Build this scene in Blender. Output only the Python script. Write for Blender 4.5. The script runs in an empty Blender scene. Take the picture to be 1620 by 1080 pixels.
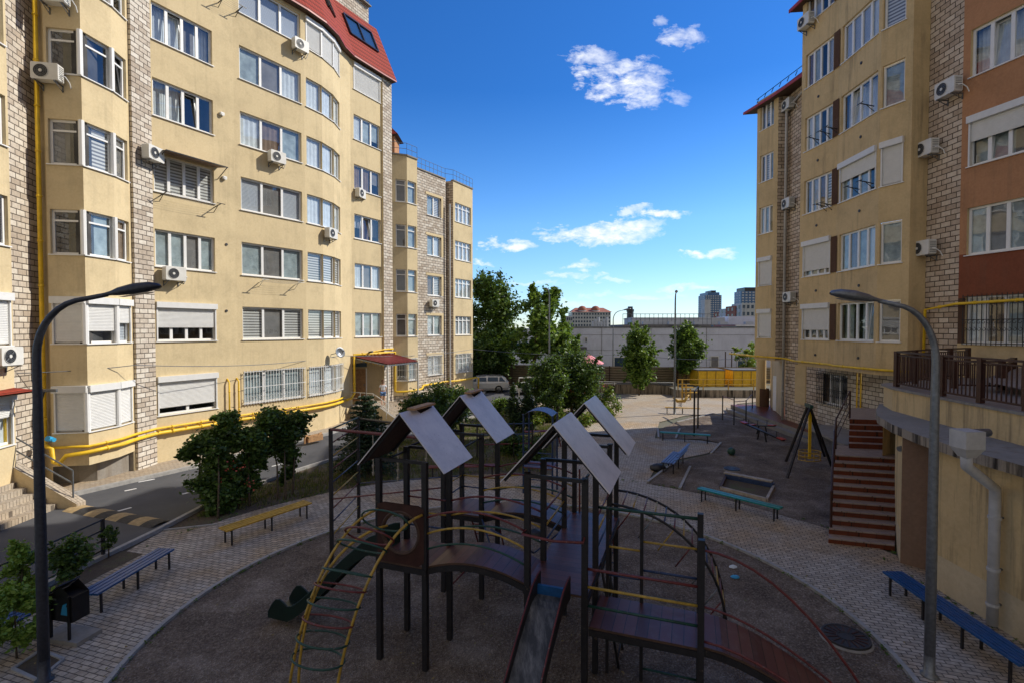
import bpy, math, random
import numpy as np
from mathutils import Vector, Matrix
random.seed(7); rng = np.random.default_rng(7)
SC = bpy.context.scene; COL = SC.collection
PI = math.pi; R = math.radians
# ---------------------------------------------------------------- camera
F = 800.0; H = 5.5; PITCH = R(1.43)
cd = bpy.data.cameras.new('camera'); cam = bpy.data.objects.new('camera', cd); COL.objects.link(cam)
cd.sensor_width = 36; cd.lens = 36*F/1620; cd.clip_end = 5000; cd.clip_start = .1
cam.location = (0, 0, H); cam.rotation_euler = (PI/2 - PITCH, 0, 0); SC.camera = cam
def ray(px, py):
    x = (px-810)/F; y = (540-py)/F
    c, s = math.cos(PITCH), math.sin(PITCH)
    return Vector((x, c + y*s, -s + y*c))
def G(px, py, z=0.0):            # photo point on a level plane
    d = ray(px, py); t = (z-H)/d.z
    return Vector((d.x*t, d.y*t, z))
def W(px, py, Y):                # photo point at a forward distance
    d = ray(px, py); t = Y/d.y
    return Vector((d.x*t, Y, H + d.z*t))
def hit(px, py, A, B, out=0.0):  # photo point on the vertical wall A-B
    d = ray(px, py); e = Vector((B[0]-A[0], B[1]-A[1])).normalized(); n = Vector((e.y, -e.x))
    t = ((A[0]+n.x*out)*n.x + (A[1]+n.y*out)*n.y) / (d.x*n.x + d.y*n.y)
    return Vector((d.x*t, d.y*t, H + d.z*t))
# ---------------------------------------------------------------- materials
M = {}
def nt(name):
    m = bpy.data.materials.new(name); m.use_nodes = True
    n = m.node_tree.nodes; l = m.node_tree.links
    return m, n, l, n['Principled BSDF']
def coords(n, l, kind='Object', scale=1.0, rot=0.0):
    tc = n.new('ShaderNodeTexCoord'); mp = n.new('ShaderNodeMapping')
    l.new(tc.outputs[kind], mp.inputs[0]); mp.inputs['Scale'].default_value = (scale,)*3
    mp.inputs['Rotation'].default_value = (0, 0, rot)
    return mp.outputs[0]
def worldpos(n, l):
    g = n.new('ShaderNodeNewGeometry'); return g.outputs['Position']
def noise(n, l, v, s, det=4, rough=.6):
    t = n.new('ShaderNodeTexNoise'); t.inputs['Scale'].default_value = s; t.inputs['Detail'].default_value = det
    t.inputs['Roughness'].default_value = rough; l.new(v, t.inputs['Vector']); return t.outputs['Fac']
def ramp(n, l, f, stops):
    r = n.new('ShaderNodeValToRGB'); l.new(f, r.inputs[0]); e = r.color_ramp.elements
    while len(e) < len(stops): e.new(.5)
    for i, (p, c) in enumerate(stops):
        e[i].position = p; e[i].color = (*c, 1) if len(c) == 3 else c
    return r.outputs[0]
def mixc(n, l, f, a, b, mode='MIX'):
    m = n.new('ShaderNodeMix'); m.data_type = 'RGBA'; m.blend_type = mode
    if isinstance(f, (int, float)): m.inputs[0].default_value = f
    else: l.new(f, m.inputs[0])
    for i, c in ((6, a), (7, b)):
        if isinstance(c, tuple): m.inputs[i].default_value = (*c, 1)
        else: l.new(c, m.inputs[i])
    return m.outputs[2]
def bump(n, l, p, h, strength, dist=.01):
    b = n.new('ShaderNodeBump'); b.inputs['Strength'].default_value = strength; b.inputs['Distance'].default_value = dist
    l.new(h, b.inputs['Height']); l.new(b.outputs[0], p.inputs['Normal']); return b
def plain(name, c, rough=.6, metal=0.0, var=.15, s=6.0, bmp=0.0, spec=.5, chip=None, chs=9, cht=.62):
    m, n, l, p = nt(name); v = coords(n, l)
    f = noise(n, l, v, s, 5)
    d = tuple(max(0, x*(1-var)) for x in c); u = tuple(min(1, x*(1+var)) for x in c)
    col = ramp(n, l, f, [(.3, d), (.7, u)])
    if chip: col = mixc(n, l, ramp(n, l, noise(n, l, v, chs, 6, .75), [(cht, (0, 0, 0)), (cht+.04, (1, 1, 1))]), col, chip)
    l.new(col, p.inputs['Base Color'])
    p.inputs['Roughness'].default_value = rough; p.inputs['Metallic'].default_value = metal
    p.inputs['Specular IOR Level'].default_value = spec
    if bmp: bump(n, l, p, noise(n, l, v, s*12, 3), bmp)
    M[name] = m; return m
def stucco(name, c, stain=.25, dirt=(.16, .12, .08), lo=.50, full=False):
    m, n, l, p = nt(name); v = worldpos(n, l)
    f = noise(n, l, v, .55, 6, .65)
    base = ramp(n, l, f, [(.25, tuple(x*.78 for x in c)), (.5, c), (.75, tuple(min(1, x*1.07) for x in c))])
    f2 = noise(n, l, v, 14, 4)
    f5 = noise(n, l, v, 1.9, 6, .75); base = mixc(n, l, ramp(n, l, f5, [(.52, (0, 0, 0)), (.72, (.35,)*3)]), base, tuple(x*.62 for x in c))
    base = mixc(n, l, .10, base, ramp(n, l, f2, [(.35, (.1, .08, .05)), (.65, (1, .95, .85))]), 'SOFT_LIGHT')
    # rain streaks: noise stretched vertically
    mp = n.new('ShaderNodeMapping'); l.new(v, mp.inputs[0]); mp.inputs['Scale'].default_value = (2.6, 2.6, .16)
    f3 = noise(n, l, mp.outputs[0], 1.6, 5, .7)
    k = ramp(n, l, f3, [(lo, (0, 0, 0)), (lo+.16, (stain,)*3)])
    big = ramp(n, l, noise(n, l, v, .35, 3), [(.42, (.08,)*3), (.62, (1, 1, 1))]); k = k if full else mixc(n, l, 1.0, k, big, 'MULTIPLY')
    base = mixc(n, l, k, base, dirt)
    l.new(base, p.inputs['Base Color']); p.inputs['Roughness'].default_value = .92; p.inputs['Specular IOR Level'].default_value = .2
    bump(n, l, p, noise(n, l, v, 60, 3), .35, .006)
    M[name] = m; return m
def blocks(name, c1, c2, mortar, bw=.40, bh=.19, ms=.012, kind='UV', rough=.9, off=.5, tint=None, rot=0.0, var=.5):
    m, n, l, p = nt(name)
    v = coords(n, l, kind, 1.0, rot) if kind != 'W' else None
    if v is None:
        mp = n.new('ShaderNodeMapping'); l.new(worldpos(n, l), mp.inputs[0]); mp.inputs['Rotation'].default_value = (0, 0, rot); v = mp.outputs[0]
    b = n.new('ShaderNodeTexBrick'); l.new(v, b.inputs['Vector'])
    b.inputs['Color1'].default_value = (*c1, 1); b.inputs['Color2'].default_value = (*c2, 1); b.inputs['Mortar'].default_value = (*mortar, 1)
    b.inputs['Scale'].default_value = 1; b.inputs['Brick Width'].default_value = bw; b.inputs['Row Height'].default_value = bh
    b.inputs['Mortar Size'].default_value = ms; b.inputs['Mortar Smooth'].default_value = .3; b.offset = off
    g = worldpos(n, l)
    f = noise(n, l, g, 9, 5, .7)
    col = mixc(n, l, var, b.outputs['Color'], ramp(n, l, f, [(.3, (.35, .33, .3)), (.7, (.75, .74, .7))]), 'OVERLAY')
    f = noise(n, l, g, .35, 4, .6)
    if tint: col = mixc(n, l, ramp(n, l, f, [(.42, (0, 0, 0)), (.62, (.75,)*3)]), col, tint, 'MULTIPLY')
    l.new(col, p.inputs['Base Color']); p.inputs['Roughness'].default_value = rough; p.inputs['Specular IOR Level'].default_value = .25
    mm = n.new('ShaderNodeMath'); mm.operation = 'SUBTRACT'; l.new(noise(n, l, g, 25, 4), mm.inputs[0]); l.new(b.outputs['Fac'], mm.inputs[1])
    bump(n, l, p, mm.outputs[0], .6, .012)
    M[name] = m; return m
YEL = (.64, .52, .315)
stucco('yellow_stucco', YEL, .16)
stucco('old_stucco', (.62, .465, .25), .5)
stucco('salmon_stucco', (.46, .235, .12), .35)
stucco('red_stucco', (.24, .080, .042), .3)
stucco('cream_stucco', (.58, .47, .30), .35)
stucco('brown_stucco', (.10, .055, .035), .2)
stucco('pillar_stucco', (.24, .15, .10), .3)
stucco('terrace_stucco', (.62, .46, .24), .55, (.12, .09, .06), .50, True)
stucco('concrete', (.27, .25, .22), .5)
stucco('ledge_concrete', (.32, .27, .21), 1.0, (.04, .032, .025), .46, True)
stucco('white_render', (.62, .64, .74), .10)
stucco('grey_plaster', (.38, .36, .34), .3)
blocks('limestone', (.62, .57, .50), (.38, .32, .26), (.10, .085, .07), ms=.018)
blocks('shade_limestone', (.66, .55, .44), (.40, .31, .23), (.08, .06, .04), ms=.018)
blocks('pavers', (.47, .42, .36), (.33, .295, .25), (.10, .09, .08), .2, .1, .010, 'W', .8, .5, (1.0, .76, .46), .3, .75)
blocks('light_pavers', (.42, .37, .30), (.36, .31, .25), (.14, .12, .10), .2, .1, .008, 'W', .85, .5, (1.0, .88, .72), .1, .4)
blocks('stair_tile', (.17, .045, .02), (.13, .035, .018), (.05, .02, .01), .3, .3, .006, 'W', .35, 0, None, 0, .3)
blocks('tread_tile', (.35, .27, .22), (.31, .235, .19), (.12, .09, .07), .3, .3, .005, 'W', .4, 0, None, 0, .3)
blocks('floor_tile', (.30, .27, .25), (.27, .24, .22), (.12, .1, .09), .4, .4, .006, 'W', .4, 0, None, 0, .3)
plain('white_pvc', (.78, .78, .76), .35, 0, .04)
plain('shutter', (.70, .70, .68), .5, 0, .05)
plain('shutter_grey', (.25, .30, .30), .5, 0, .05)
plain('ac_white', (.66, .65, .60), .45, 0, .08)
plain('dark_plastic', (.03, .03, .032), .5)
plain('black_metal', (.018, .017, .018), .4, .3, .3)
plain('grey_metal', (.16, .17, .18), .45, .6, .25)
plain('galvanised', (.19, .20, .21), .42, .55, .25, 14)
plain('lamp_dark', (.05, .055, .07), .45, .4, .3, 20)
plain('gas_yellow', (.78, .50, .02), .5, 0, .2, 3, chip=(.35, .22, .06), chs=7, cht=.66)
plain('drain_white', (.48, .47, .45), .45, 0, .12)
plain('drain_brown', (.06, .045, .04), .5)
plain('post_dark', (.016, .014, .015), .5, .1, .4, 10, .15, chip=(.12, .085, .06), chs=11, cht=.64)
plain('rail_red', (.13, .022, .020), .45, 0, .35, 12, chip=(.15, .13, .12), chs=14, cht=.60)
plain('rail_yellow', (.40, .25, .035), .45, 0, .35, 12, chip=(.14, .10, .07), chs=14, cht=.61)
plain('rail_green', (.012, .055, .038), .45, 0, .35, 12, chip=(.13, .12, .11), chs=14, cht=.61)
plain('rail_blue', (.02, .04, .10), .45, 0, .35, 12, chip=(.13, .12, .11), chs=14, cht=.61)
plain('bench_yellow', (.50, .30, .045), .5, 0, .3, 8, .2)
plain('bench_blue', (.008, .075, .22), .4, 0, .25, 8, .1)
plain('bench_teal', (.008, .19, .15), .4, 0, .25, 8, .1)
plain('bench_red', (.16, .03, .025), .45, 0, .25, 8, .1)
plain('bench_pale', (.12, .16, .30), .5, 0, .2, 8)
plain('slide_green', (.004, .016, .011), .35, 0, .3)
plain('wood', (.36, .20, .09), .7, 0, .3, 9, .3)
plain('dark_wood', (.07, .035, .02), .7, 0, .3, 9, .3)
plain('rope', (.33, .29, .22), .9)
plain('rail_brown', (.055, .022, .016), .4, .2, .3)
plain('bark', (.10, .075, .05), .95, 0, .4, 14, .6)
plain('skin', (.55, .32, .22), .55, 0, .05)
plain('hair', (.12, .06, .03), .7, 0, .2)
plain('shirt', (.75, .76, .80), .8, 0, .05)
plain('denim', (.10, .20, .42), .8, 0, .15)
plain('paint_white', (.70, .70, .68), .6, 0, .25, 5)
plain('bump_yellow', (.36, .26, .13), .7, 0, .3, 9)
plain('bump_black', (.04, .038, .036), .8, 0, .3, 9)
plain('kerb', (.33, .32, .30), .85, 0, .2, 7, .3)
plain('far_blue', (.05, .13, .27), .3, 0, .2, .3)
plain('far_white', (.48, .50, .52), .8, 0, .15, .3)
plain('far_red', (.30, .11, .07), .8, 0, .15, .3)
plain('far_glass', (.03, .06, .10), .15, 0, .1)
plain('roof_dark', (.10, .10, .11), .8, 0, .3)
plain('panel_yellow', (.85, .50, .02), .6, 0, .18, 3)
plain('fence_brown', (.20, .16, .10), .6, .2, .15, 2)
plain('car_silver', (.58, .58, .57), .25, .3, .04)
plain('car_white', (.6, .6, .6), .25, 0, .05)
plain('tyre', (.012, .012, .012), .8)
plain('tail_red', (.35, .01, .01), .3)
plain('blue_plastic', (.03, .30, .55), .4)
plain('pink_cloth', (.70, .25, .28), .8, 0, .2, 2)
plain('flower_red', (.65, .12, .09), .7, 0, .3)
plain('flower_white', (.8, .7, .68), .7, 0, .1)
plain('maroon', (.17, .025, .028), .5, 0, .2, 3)
plain('pale_wood', (.36, .31, .25), .8, 0, .3, 6)
plain('red_paint', (.36, .035, .02), .45, 0, .2)
plain('attic_dark', (.02, .022, .03), .25)
def curtain_mats():
    plain('room_dark', (.06, .058, .056), .9, 0, .5, 1.2)
    plain('curtain_white', (.62, .66, .68), .9, 0, .12, 4)
    plain('curtain_grey', (.20, .19, .18), .9, 0, .25, 2)
    plain('curtain_sheer', (.33, .39, .40), .9, 0, .3, 3)
    plain('curtain_brown', (.20, .14, .10), .9, 0, .3, 3)
    for nm, a, b, p_ in (('blind_zebra', (.66, .65, .61), (.20, .19, .18), .13), ('blind_slat', (.55, .58, .62), (.26, .28, .32), .06)):
        m, n, l, p = nt(nm); tc = n.new('ShaderNodeTexCoord'); sp = n.new('ShaderNodeSeparateXYZ'); l.new(tc.outputs['UV'], sp.inputs[0])
        d = n.new('ShaderNodeMath'); d.operation = 'DIVIDE'; l.new(sp.outputs[1], d.inputs[0]); d.inputs[1].default_value = p_
        f = n.new('ShaderNodeMath'); f.operation = 'FRACT'; l.new(d.outputs[0], f.inputs[0])
        l.new(ramp(n, l, f.outputs[0], [(.46, a), (.54, b)]), p.inputs['Base Color']); p.inputs['Roughness'].default_value = .8
        M[nm] = m
curtain_mats()
def glass():
    m = bpy.data.materials.new('window_glass'); m.use_nodes = True; n = m.node_tree.nodes; l = m.node_tree.links
    n.remove(n['Principled BSDF']); o = n['Material Output']
    t = n.new('ShaderNodeBsdfTransparent'); t.inputs[0].default_value = (.90, .93, .94, 1)
    g = n.new('ShaderNodeBsdfGlossy'); g.inputs['Roughness'].default_value = .015; g.inputs[0].default_value = (.95, .97, 1, 1)
    gq = n.new('ShaderNodeNewGeometry'); dt = n.new('ShaderNodeVectorMath'); dt.operation = 'DOT_PRODUCT'; l.new(gq.outputs['Incoming'], dt.inputs[0]); l.new(gq.outputs['True Normal'], dt.inputs[1])
    ab = n.new('ShaderNodeMath'); ab.operation = 'ABSOLUTE'; l.new(dt.outputs['Value'], ab.inputs[0]); om = n.new('ShaderNodeMath'); om.operation = 'SUBTRACT'; om.inputs[0].default_value = 1; l.new(ab.outputs[0], om.inputs[1]); om.use_clamp = True
    pw = n.new('ShaderNodeMath'); pw.operation = 'POWER'; l.new(om.outputs[0], pw.inputs[0]); pw.inputs[1].default_value = 4.0
    a = n.new('ShaderNodeMath'); a.operation = 'MULTIPLY_ADD'; l.new(pw.outputs[0], a.inputs[0]); a.inputs[1].default_value = .9; a.inputs[2].default_value = .09; a.use_clamp = True
    v = n.new('ShaderNodeTexNoise'); v.inputs['Scale'].default_value = .8; gp = n.new('ShaderNodeNewGeometry'); l.new(gp.outputs['Position'], v.inputs['Vector'])
    b = n.new('ShaderNodeBump'); b.inputs['Strength'].default_value = .12; b.inputs['Distance'].default_value = .05; l.new(v.outputs['Fac'], b.inputs['Height']); l.new(b.outputs[0], g.inputs['Normal'])
    mx = n.new('ShaderNodeMixShader'); l.new(a.outputs[0], mx.inputs[0]); l.new(t.outputs[0], mx.inputs[1]); l.new(g.outputs[0], mx.inputs[2]); l.new(mx.outputs[0], o.inputs[0])
    M['glass'] = m
glass()
def leafmat(name, a, b, c, tr=.3):
    m = bpy.data.materials.new(name); m.use_nodes = True; n = m.node_tree.nodes; l = m.node_tree.links
    p = n['Principled BSDF']; o = n['Material Output']; g = n.new('ShaderNodeNewGeometry')
    col = ramp(n, l, g.outputs['Random Per Island'], [(0, a), (.5, b), (1, c)])
    l.new(col, p.inputs['Base Color']); p.inputs['Roughness'].default_value = .5; p.inputs['Specular IOR Level'].default_value = .35
    t = n.new('ShaderNodeBsdfTranslucent'); l.new(mixc(n, l, .5, col, (.25, .35, .02)), t.inputs[0])
    mx = n.new('ShaderNodeMixShader'); mx.inputs[0].default_value = tr; l.new(p.outputs[0], mx.inputs[1]); l.new(t.outputs[0], mx.inputs[2]); l.new(mx.outputs[0], o.inputs[0])
    M[name] = m
leafmat('leaf_mid', (.045, .095, .018), (.075, .145, .028), (.13, .21, .045))
leafmat('leaf_dark', (.018, .042, .012), (.032, .068, .018), (.06, .11, .028), .15)
leafmat('leaf_light', (.12, .22, .035), (.19, .32, .05), (.26, .36, .07), .35)
leafmat('leaf_fir', (.012, .030, .018), (.020, .045, .024), (.035, .065, .035), .1)
leafmat('leaf_yellow', (.16, .20, .03), (.26, .27, .04), (.35, .30, .06), .35)
leafmat('leaf_dry', (.20, .13, .05), (.32, .22, .08), (.14, .16, .05), .1)
leafmat('grass_blade', (.05, .07, .02), (.09, .11, .03), (.20, .18, .07), .3)
def ground_mats():
    m, n, l, p = nt('asphalt'); v = worldpos(n, l)
    a = noise(n, l, v, .5, 6, .65); b = noise(n, l, v, 90, 3)
    c = mixc(n, l, .5, ramp(n, l, a, [(.3, (.052, .054, .060)), (.7, (.088, .090, .096))]), ramp(n, l, b, [(.3, (.3, .3, .3)), (.7, (.7, .7, .7))]), 'OVERLAY')
    l.new(c, p.inputs['Base Color']); p.inputs['Roughness'].default_value = .85; bump(n, l, p, b, .4, .006); M['asphalt'] = m
    m, n, l, p = nt('gravel'); v = worldpos(n, l)
    vo = n.new('ShaderNodeTexVoronoi'); vo.inputs['Scale'].default_value = 38; l.new(v, vo.inputs['Vector'])
    a = noise(n, l, v, .8, 7, .7); b = noise(n, l, v, 30, 4, .8)
    stones = ramp(n, l, vo.outputs['Color'], [(.15, (.09, .068, .05)), (.6, (.20, .155, .115)), (.95, (.46, .39, .31))])
    c = mixc(n, l, .55, stones, ramp(n, l, a, [(.34, (.065, .047, .034)), (.5, (.165, .125, .093)), (.66, (.36, .30, .24))]))
    c = mixc(n, l, .6, c, ramp(n, l, b, [(.35, (.25, .25, .25)), (.65, (.75, .75, .75))]), 'OVERLAY')
    l.new(c, p.inputs['Base Color']); p.inputs['Roughness'].default_value = .95; p.inputs['Specular IOR Level'].default_value = .2
    bump(n, l, p, vo.outputs['Distance'], .9, .03); M['gravel'] = m
    m, n, l, p = nt('soil'); v = worldpos(n, l)
    a = noise(n, l, v, 1.2, 7, .7); b = noise(n, l, v, 25, 5, .7)
    c = ramp(n, l, a, [(.35, (.075, .050, .033)), (.52, (.10, .075, .045)), (.62, (.09, .095, .035)), (.8, (.13, .13, .05))])
    c = mixc(n, l, .6, c, ramp(n, l, b, [(.3, (.25, .25, .25)), (.7, (.75, .75, .75))]), 'OVERLAY')
    l.new(c, p.inputs['Base Color']); p.inputs['Roughness'].default_value = .95; bump(n, l, p, b, .8, .03); M['soil'] = m
    m, n, l, p = nt('far_ground'); v = worldpos(n, l)
    a = noise(n, l, v, .02, 6, .7); l.new(ramp(n, l, a, [(.4, (.10, .11, .06)), (.6, (.17, .15, .12))]), p.inputs['Base Color']); p.inputs['Roughness'].default_value = 1; M['far_ground'] = m
    # plank decks (worn brown paint), direction given by uv x
    m, n, l, p = nt('deck_plank'); tc = n.new('ShaderNodeTexCoord'); sp = n.new('ShaderNodeSeparateXYZ'); l.new(tc.outputs['UV'], sp.inputs[0])
    d = n.new('ShaderNodeMath'); d.operation = 'DIVIDE'; l.new(sp.outputs[0], d.inputs[0]); d.inputs[1].default_value = .16
    f = n.new('ShaderNodeMath'); f.operation = 'FRACT'; l.new(d.outputs[0], f.inputs[0])
    fl = n.new('ShaderNodeMath'); fl.operation = 'FLOOR'; l.new(d.outputs[0], fl.inputs[0])
    wn = n.new('ShaderNodeTexWhiteNoise'); wn.noise_dimensions = '1D'; l.new(fl.outputs[0], wn.inputs['W'])
    c = ramp(n, l, wn.outputs['Value'], [(0, (.085, .028, .022)), (1, (.145, .05, .036))])
    c = mixc(n, l, ramp(n, l, noise(n, l, worldpos(n, l), 5, 6, .7), [(.52, (0, 0, 0)), (.72, (.6,)*3)]), c, (.17, .10, .08))
    c = mixc(n, l, ramp(n, l, f.outputs[0], [(.04, (1, 1, 1)), (.09, (0, 0, 0))]), c, (.01, .008, .008))
    l.new(c, p.inputs['Base Color']); p.inputs['Roughness'].default_value = .42; bump(n, l, p, f.outputs[0], .2, .004); M['deck_plank'] = m
    # slide steel with worn paint
    m, n, l, p = nt('slide_steel'); v = worldpos(n, l)
    mp = n.new('ShaderNodeMapping'); l.new(v, mp.inputs[0]); mp.inputs['Rotation'].default_value = (0, 0, .35); mp.inputs['Scale'].default_value = (3, .8, 1)
    a = noise(n, l, mp.outputs[0], 3, 8, .75)
    l.new(ramp(n, l, a, [(.42, (.035, .036, .038)), (.55, (.10, .10, .10)), (.7, (.20, .19, .18))]), p.inputs['Base Color'])
    p.inputs['Roughness'].default_value = .6; M['slide_steel'] = m
    # sheet roof of play towers: grey weathered steel
    m, n, l, p = nt('sheet_grey'); v = worldpos(n, l)
    a = noise(n, l, v, 2.5, 7, .7); b = noise(n, l, v, 22, 4)
    c = ramp(n, l, a, [(.3, (.52, .49, .50)), (.55, (.66, .62, .62)), (.75, (.74, .70, .68))])
    c = mixc(n, l, ramp(n, l, b, [(.63, (0, 0, 0)), (.72, (.5,)*3)]), c, (.22, .17, .15))
    l.new(c, p.inputs['Base Color']); p.inputs['Roughness'].default_value = .4; M['sheet_grey'] = m
    # metal roof tiles (uv: x along eave, y up slope)
    m, n, l, p = nt('roof_tile'); tc = n.new('ShaderNodeTexCoord'); sp = n.new('ShaderNodeSeparateXYZ'); l.new(tc.outputs['UV'], sp.inputs[0])
    def frac(i, per):
        d = n.new('ShaderNodeMath'); d.operation = 'DIVIDE'; l.new(sp.outputs[i], d.inputs[0]); d.inputs[1].default_value = per
        f = n.new('ShaderNodeMath'); f.operation = 'FRACT'; l.new(d.outputs[0], f.inputs[0]); return f.outputs[0]
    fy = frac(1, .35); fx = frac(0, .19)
    c = ramp(n, l, fy, [(0, (.08, .013, .008)), (.28, (.27, .04, .024)), (1, (.42, .06, .038))])  # shading of the stepped tile rows painted in as a gradient
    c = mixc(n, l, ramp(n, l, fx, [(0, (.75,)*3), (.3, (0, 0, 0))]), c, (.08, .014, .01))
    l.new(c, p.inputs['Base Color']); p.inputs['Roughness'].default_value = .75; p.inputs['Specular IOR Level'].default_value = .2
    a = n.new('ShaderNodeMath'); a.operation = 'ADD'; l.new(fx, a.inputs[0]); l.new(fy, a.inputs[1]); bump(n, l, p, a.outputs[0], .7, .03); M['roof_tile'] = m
ground_mats()
# ---------------------------------------------------------------- mesh builder
class MB:
    def __init__(s): s.v = []; s.f = []; s.m = []; s.uv = []; s.mats = []
    def mi(s, mat):
        mat = M[mat] if isinstance(mat, str) else mat
        if mat not in s.mats: s.mats.append(mat)
        return s.mats.index(mat)
    def poly(s, pts, mat, uv=None):
        b = len(s.v); s.v += [tuple(p) for p in pts]; s.f.append(tuple(range(b, b+len(pts)))); s.m.append(s.mi(mat))
        s.uv.append(uv or [(p[0], p[1]) for p in pts])
    def box(s, a, b, mat, T=None):
        (x0, y0, z0), (x1, y1, z1) = a, b
        c = [Vector((x, y, z)) for z in (z0, z1) for y in (y0, y1) for x in (x0, x1)]
        if T is not None: c = [T @ p for p in c]
        dx, dy, dz = abs(x1-x0), abs(y1-y0), abs(z1-z0)
        for q, (w, h) in (((0, 2, 3, 1), (dy, dx)), ((4, 5, 7, 6), (dx, dy)), ((0, 1, 5, 4), (dx, dz)), ((1, 3, 7, 5), (dy, dz)), ((3, 2, 6, 7), (dx, dz)), ((2, 0, 4, 6), (dy, dz))):
            s.poly([c[i] for i in q], mat, [(0, 0), (w, 0), (w, h), (0, h)])
    def beam(s, p, q, w, h, mat, up=(0, 0, 1)):        # rectangular bar p->q
        p, q = Vector(p), Vector(q); d = q-p; L = d.length; d.normalize(); up = Vector(up)
        x = d.cross(up)
        if x.length < 1e-4: x = d.cross(Vector((0, 1, 0)))
        x.normalize(); y = x.cross(d)
        T = Matrix((( x.x, d.x, y.x, p.x), (x.y, d.y, y.y, p.y), (x.z, d.z, y.z, p.z), (0, 0, 0, 1)))
        s.box((-w/2, 0, -h/2), (w/2, L, h/2), mat, T)
    def tube(s, pts, r, mat, n=8, closed=False, caps=True):
        P = [Vector(p) for p in pts]; k = len(P); rs = r if isinstance(r, (list, tuple)) else [r]*k
        base = len(s.v); mi = s.mi(mat); ref = None
        for i in range(k):
            if closed: t = P[(i+1) % k]-P[i-1]
            else: t = P[min(i+1, k-1)]-P[max(i-1, 0)]
            t.normalize()
            if ref is None:
                ref = t.cross(Vector((0, 0, 1)))
                if ref.length < .1: ref = t.cross(Vector((1, 0, 0)))
            ref = (ref - t*ref.dot(t)).normalized(); o = t.cross(ref)
            for j in range(n):
                a = 2*PI*j/n; s.v.append(tuple(P[i] + (ref*math.cos(a)+o*math.sin(a))*rs[i]))
        for i in range(k if closed else k-1):
            i2 = (i+1) % k
            for j in range(n):
                j2 = (j+1) % n
                s.f.append((base+i*n+j, base+i*n+j2, base+i2*n+j2, base+i2*n+j)); s.m.append(mi); s.uv.append([(0, 0)]*4)
        if caps and not closed:
            s.f.append(tuple(base+j for j in range(n))[::-1]); s.m.append(mi); s.uv.append([(0, 0)]*n)
            s.f.append(tuple(base+(k-1)*n+j for j in range(n))); s.m.append(mi); s.uv.append([(0, 0)]*n)
    def disc(s, c, r, mat, n=24, z=0):
        s.poly([(c[0]+r*math.cos(2*PI*i/n), c[1]+r*math.sin(2*PI*i/n), z) for i in range(n)], mat)
    def lathe(s, prof, c, mat, n=16, T=None):         # prof list of (r, z)
        base = len(s.v); mi = s.mi(mat)
        for r, z in prof:
            for j in range(n):
                a = 2*PI*j/n; p = Vector((r*math.cos(a), r*math.sin(a), z))
                if T is not None: p = T @ p
                s.v.append(tuple(p + Vector(c)))
        for i in range(len(prof)-1):
            for j in range(n):
                j2 = (j+1) % n
                s.f.append((base+i*n+j, base+i*n+j2, base+(i+1)*n+j2, base+(i+1)*n+j)); s.m.append(mi); s.uv.append([(0, 0)]*4)
    def prism(s, poly, z0, z1, mat, side=None, top=True, bottom=True):  # poly CCW seen from above
        n = len(poly); side = side or mat; L = 0
        if top: s.poly([(p[0], p[1], z1) for p in poly], mat)
        if bottom: s.poly([(p[0], p[1], z0) for p in reversed(poly)], side)
        for i in range(n):
            a, b = poly[i], poly[(i+1) % n]; w = math.hypot(b[0]-a[0], b[1]-a[1])
            s.poly([(a[0], a[1], z0), (b[0], b[1], z0), (b[0], b[1], z1), (a[0], a[1], z1)], side, [(L, z0), (L+w, z0), (L+w, z1), (L, z1)]); L += w
    def build(s, name, parent=None, smooth=False):
        me = bpy.data.meshes.new(name); off = Vector((0, 0, 0))
        if parent is not None: off = OFF.get(parent, off)
        me.from_pydata([(x-off.x, y-off.y, z-off.z) for x, y, z in s.v], [], s.f)
        for m in s.mats: me.materials.append(m)
        me.polygons.foreach_set('material_index', s.m)
        u = me.uv_layers.new(name='UVMap'); u.data.foreach_set('uv', [c for f in s.uv for p in f for c in p])
        if smooth: me.polygons.foreach_set('use_smooth', [True]*len(s.f))
        me.update(); o = bpy.data.objects.new(name, me); COL.objects.link(o)
        if parent is not None: o.parent = parent; OFF[o] = off
        return o
OFF = {}
def tag(o, label=None, cat=None, group=None, kind=None):
    if label: o['label'] = label
    if cat: o['category'] = cat
    if group: o['group'] = group
    if kind: o['kind'] = kind
    return o
def thing(name, label, cat, loc=(0, 0, 0), group=None):
    o = bpy.data.objects.new(name, None); COL.objects.link(o); o.empty_display_size = .2
    o.location = loc; OFF[o] = Vector(loc); return tag(o, label, cat, group)
def copy_tree(o, parent=None):
    c = o.copy(); COL.objects.link(c)
    if parent is not None: c.parent = parent
    for ch in list(o.children): copy_tree(ch, c)
    return c
def place(proto, used, loc, rz, label, scale=None, group=None):
    o = proto if not used[0] else copy_tree(proto); used[0] = True
    o.location = loc; o.rotation_euler = (0, 0, rz); o['label'] = label
    if scale: o.scale = scale
    if group: o['group'] = group
    return o
def kids(o): return list(o.children)
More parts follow.
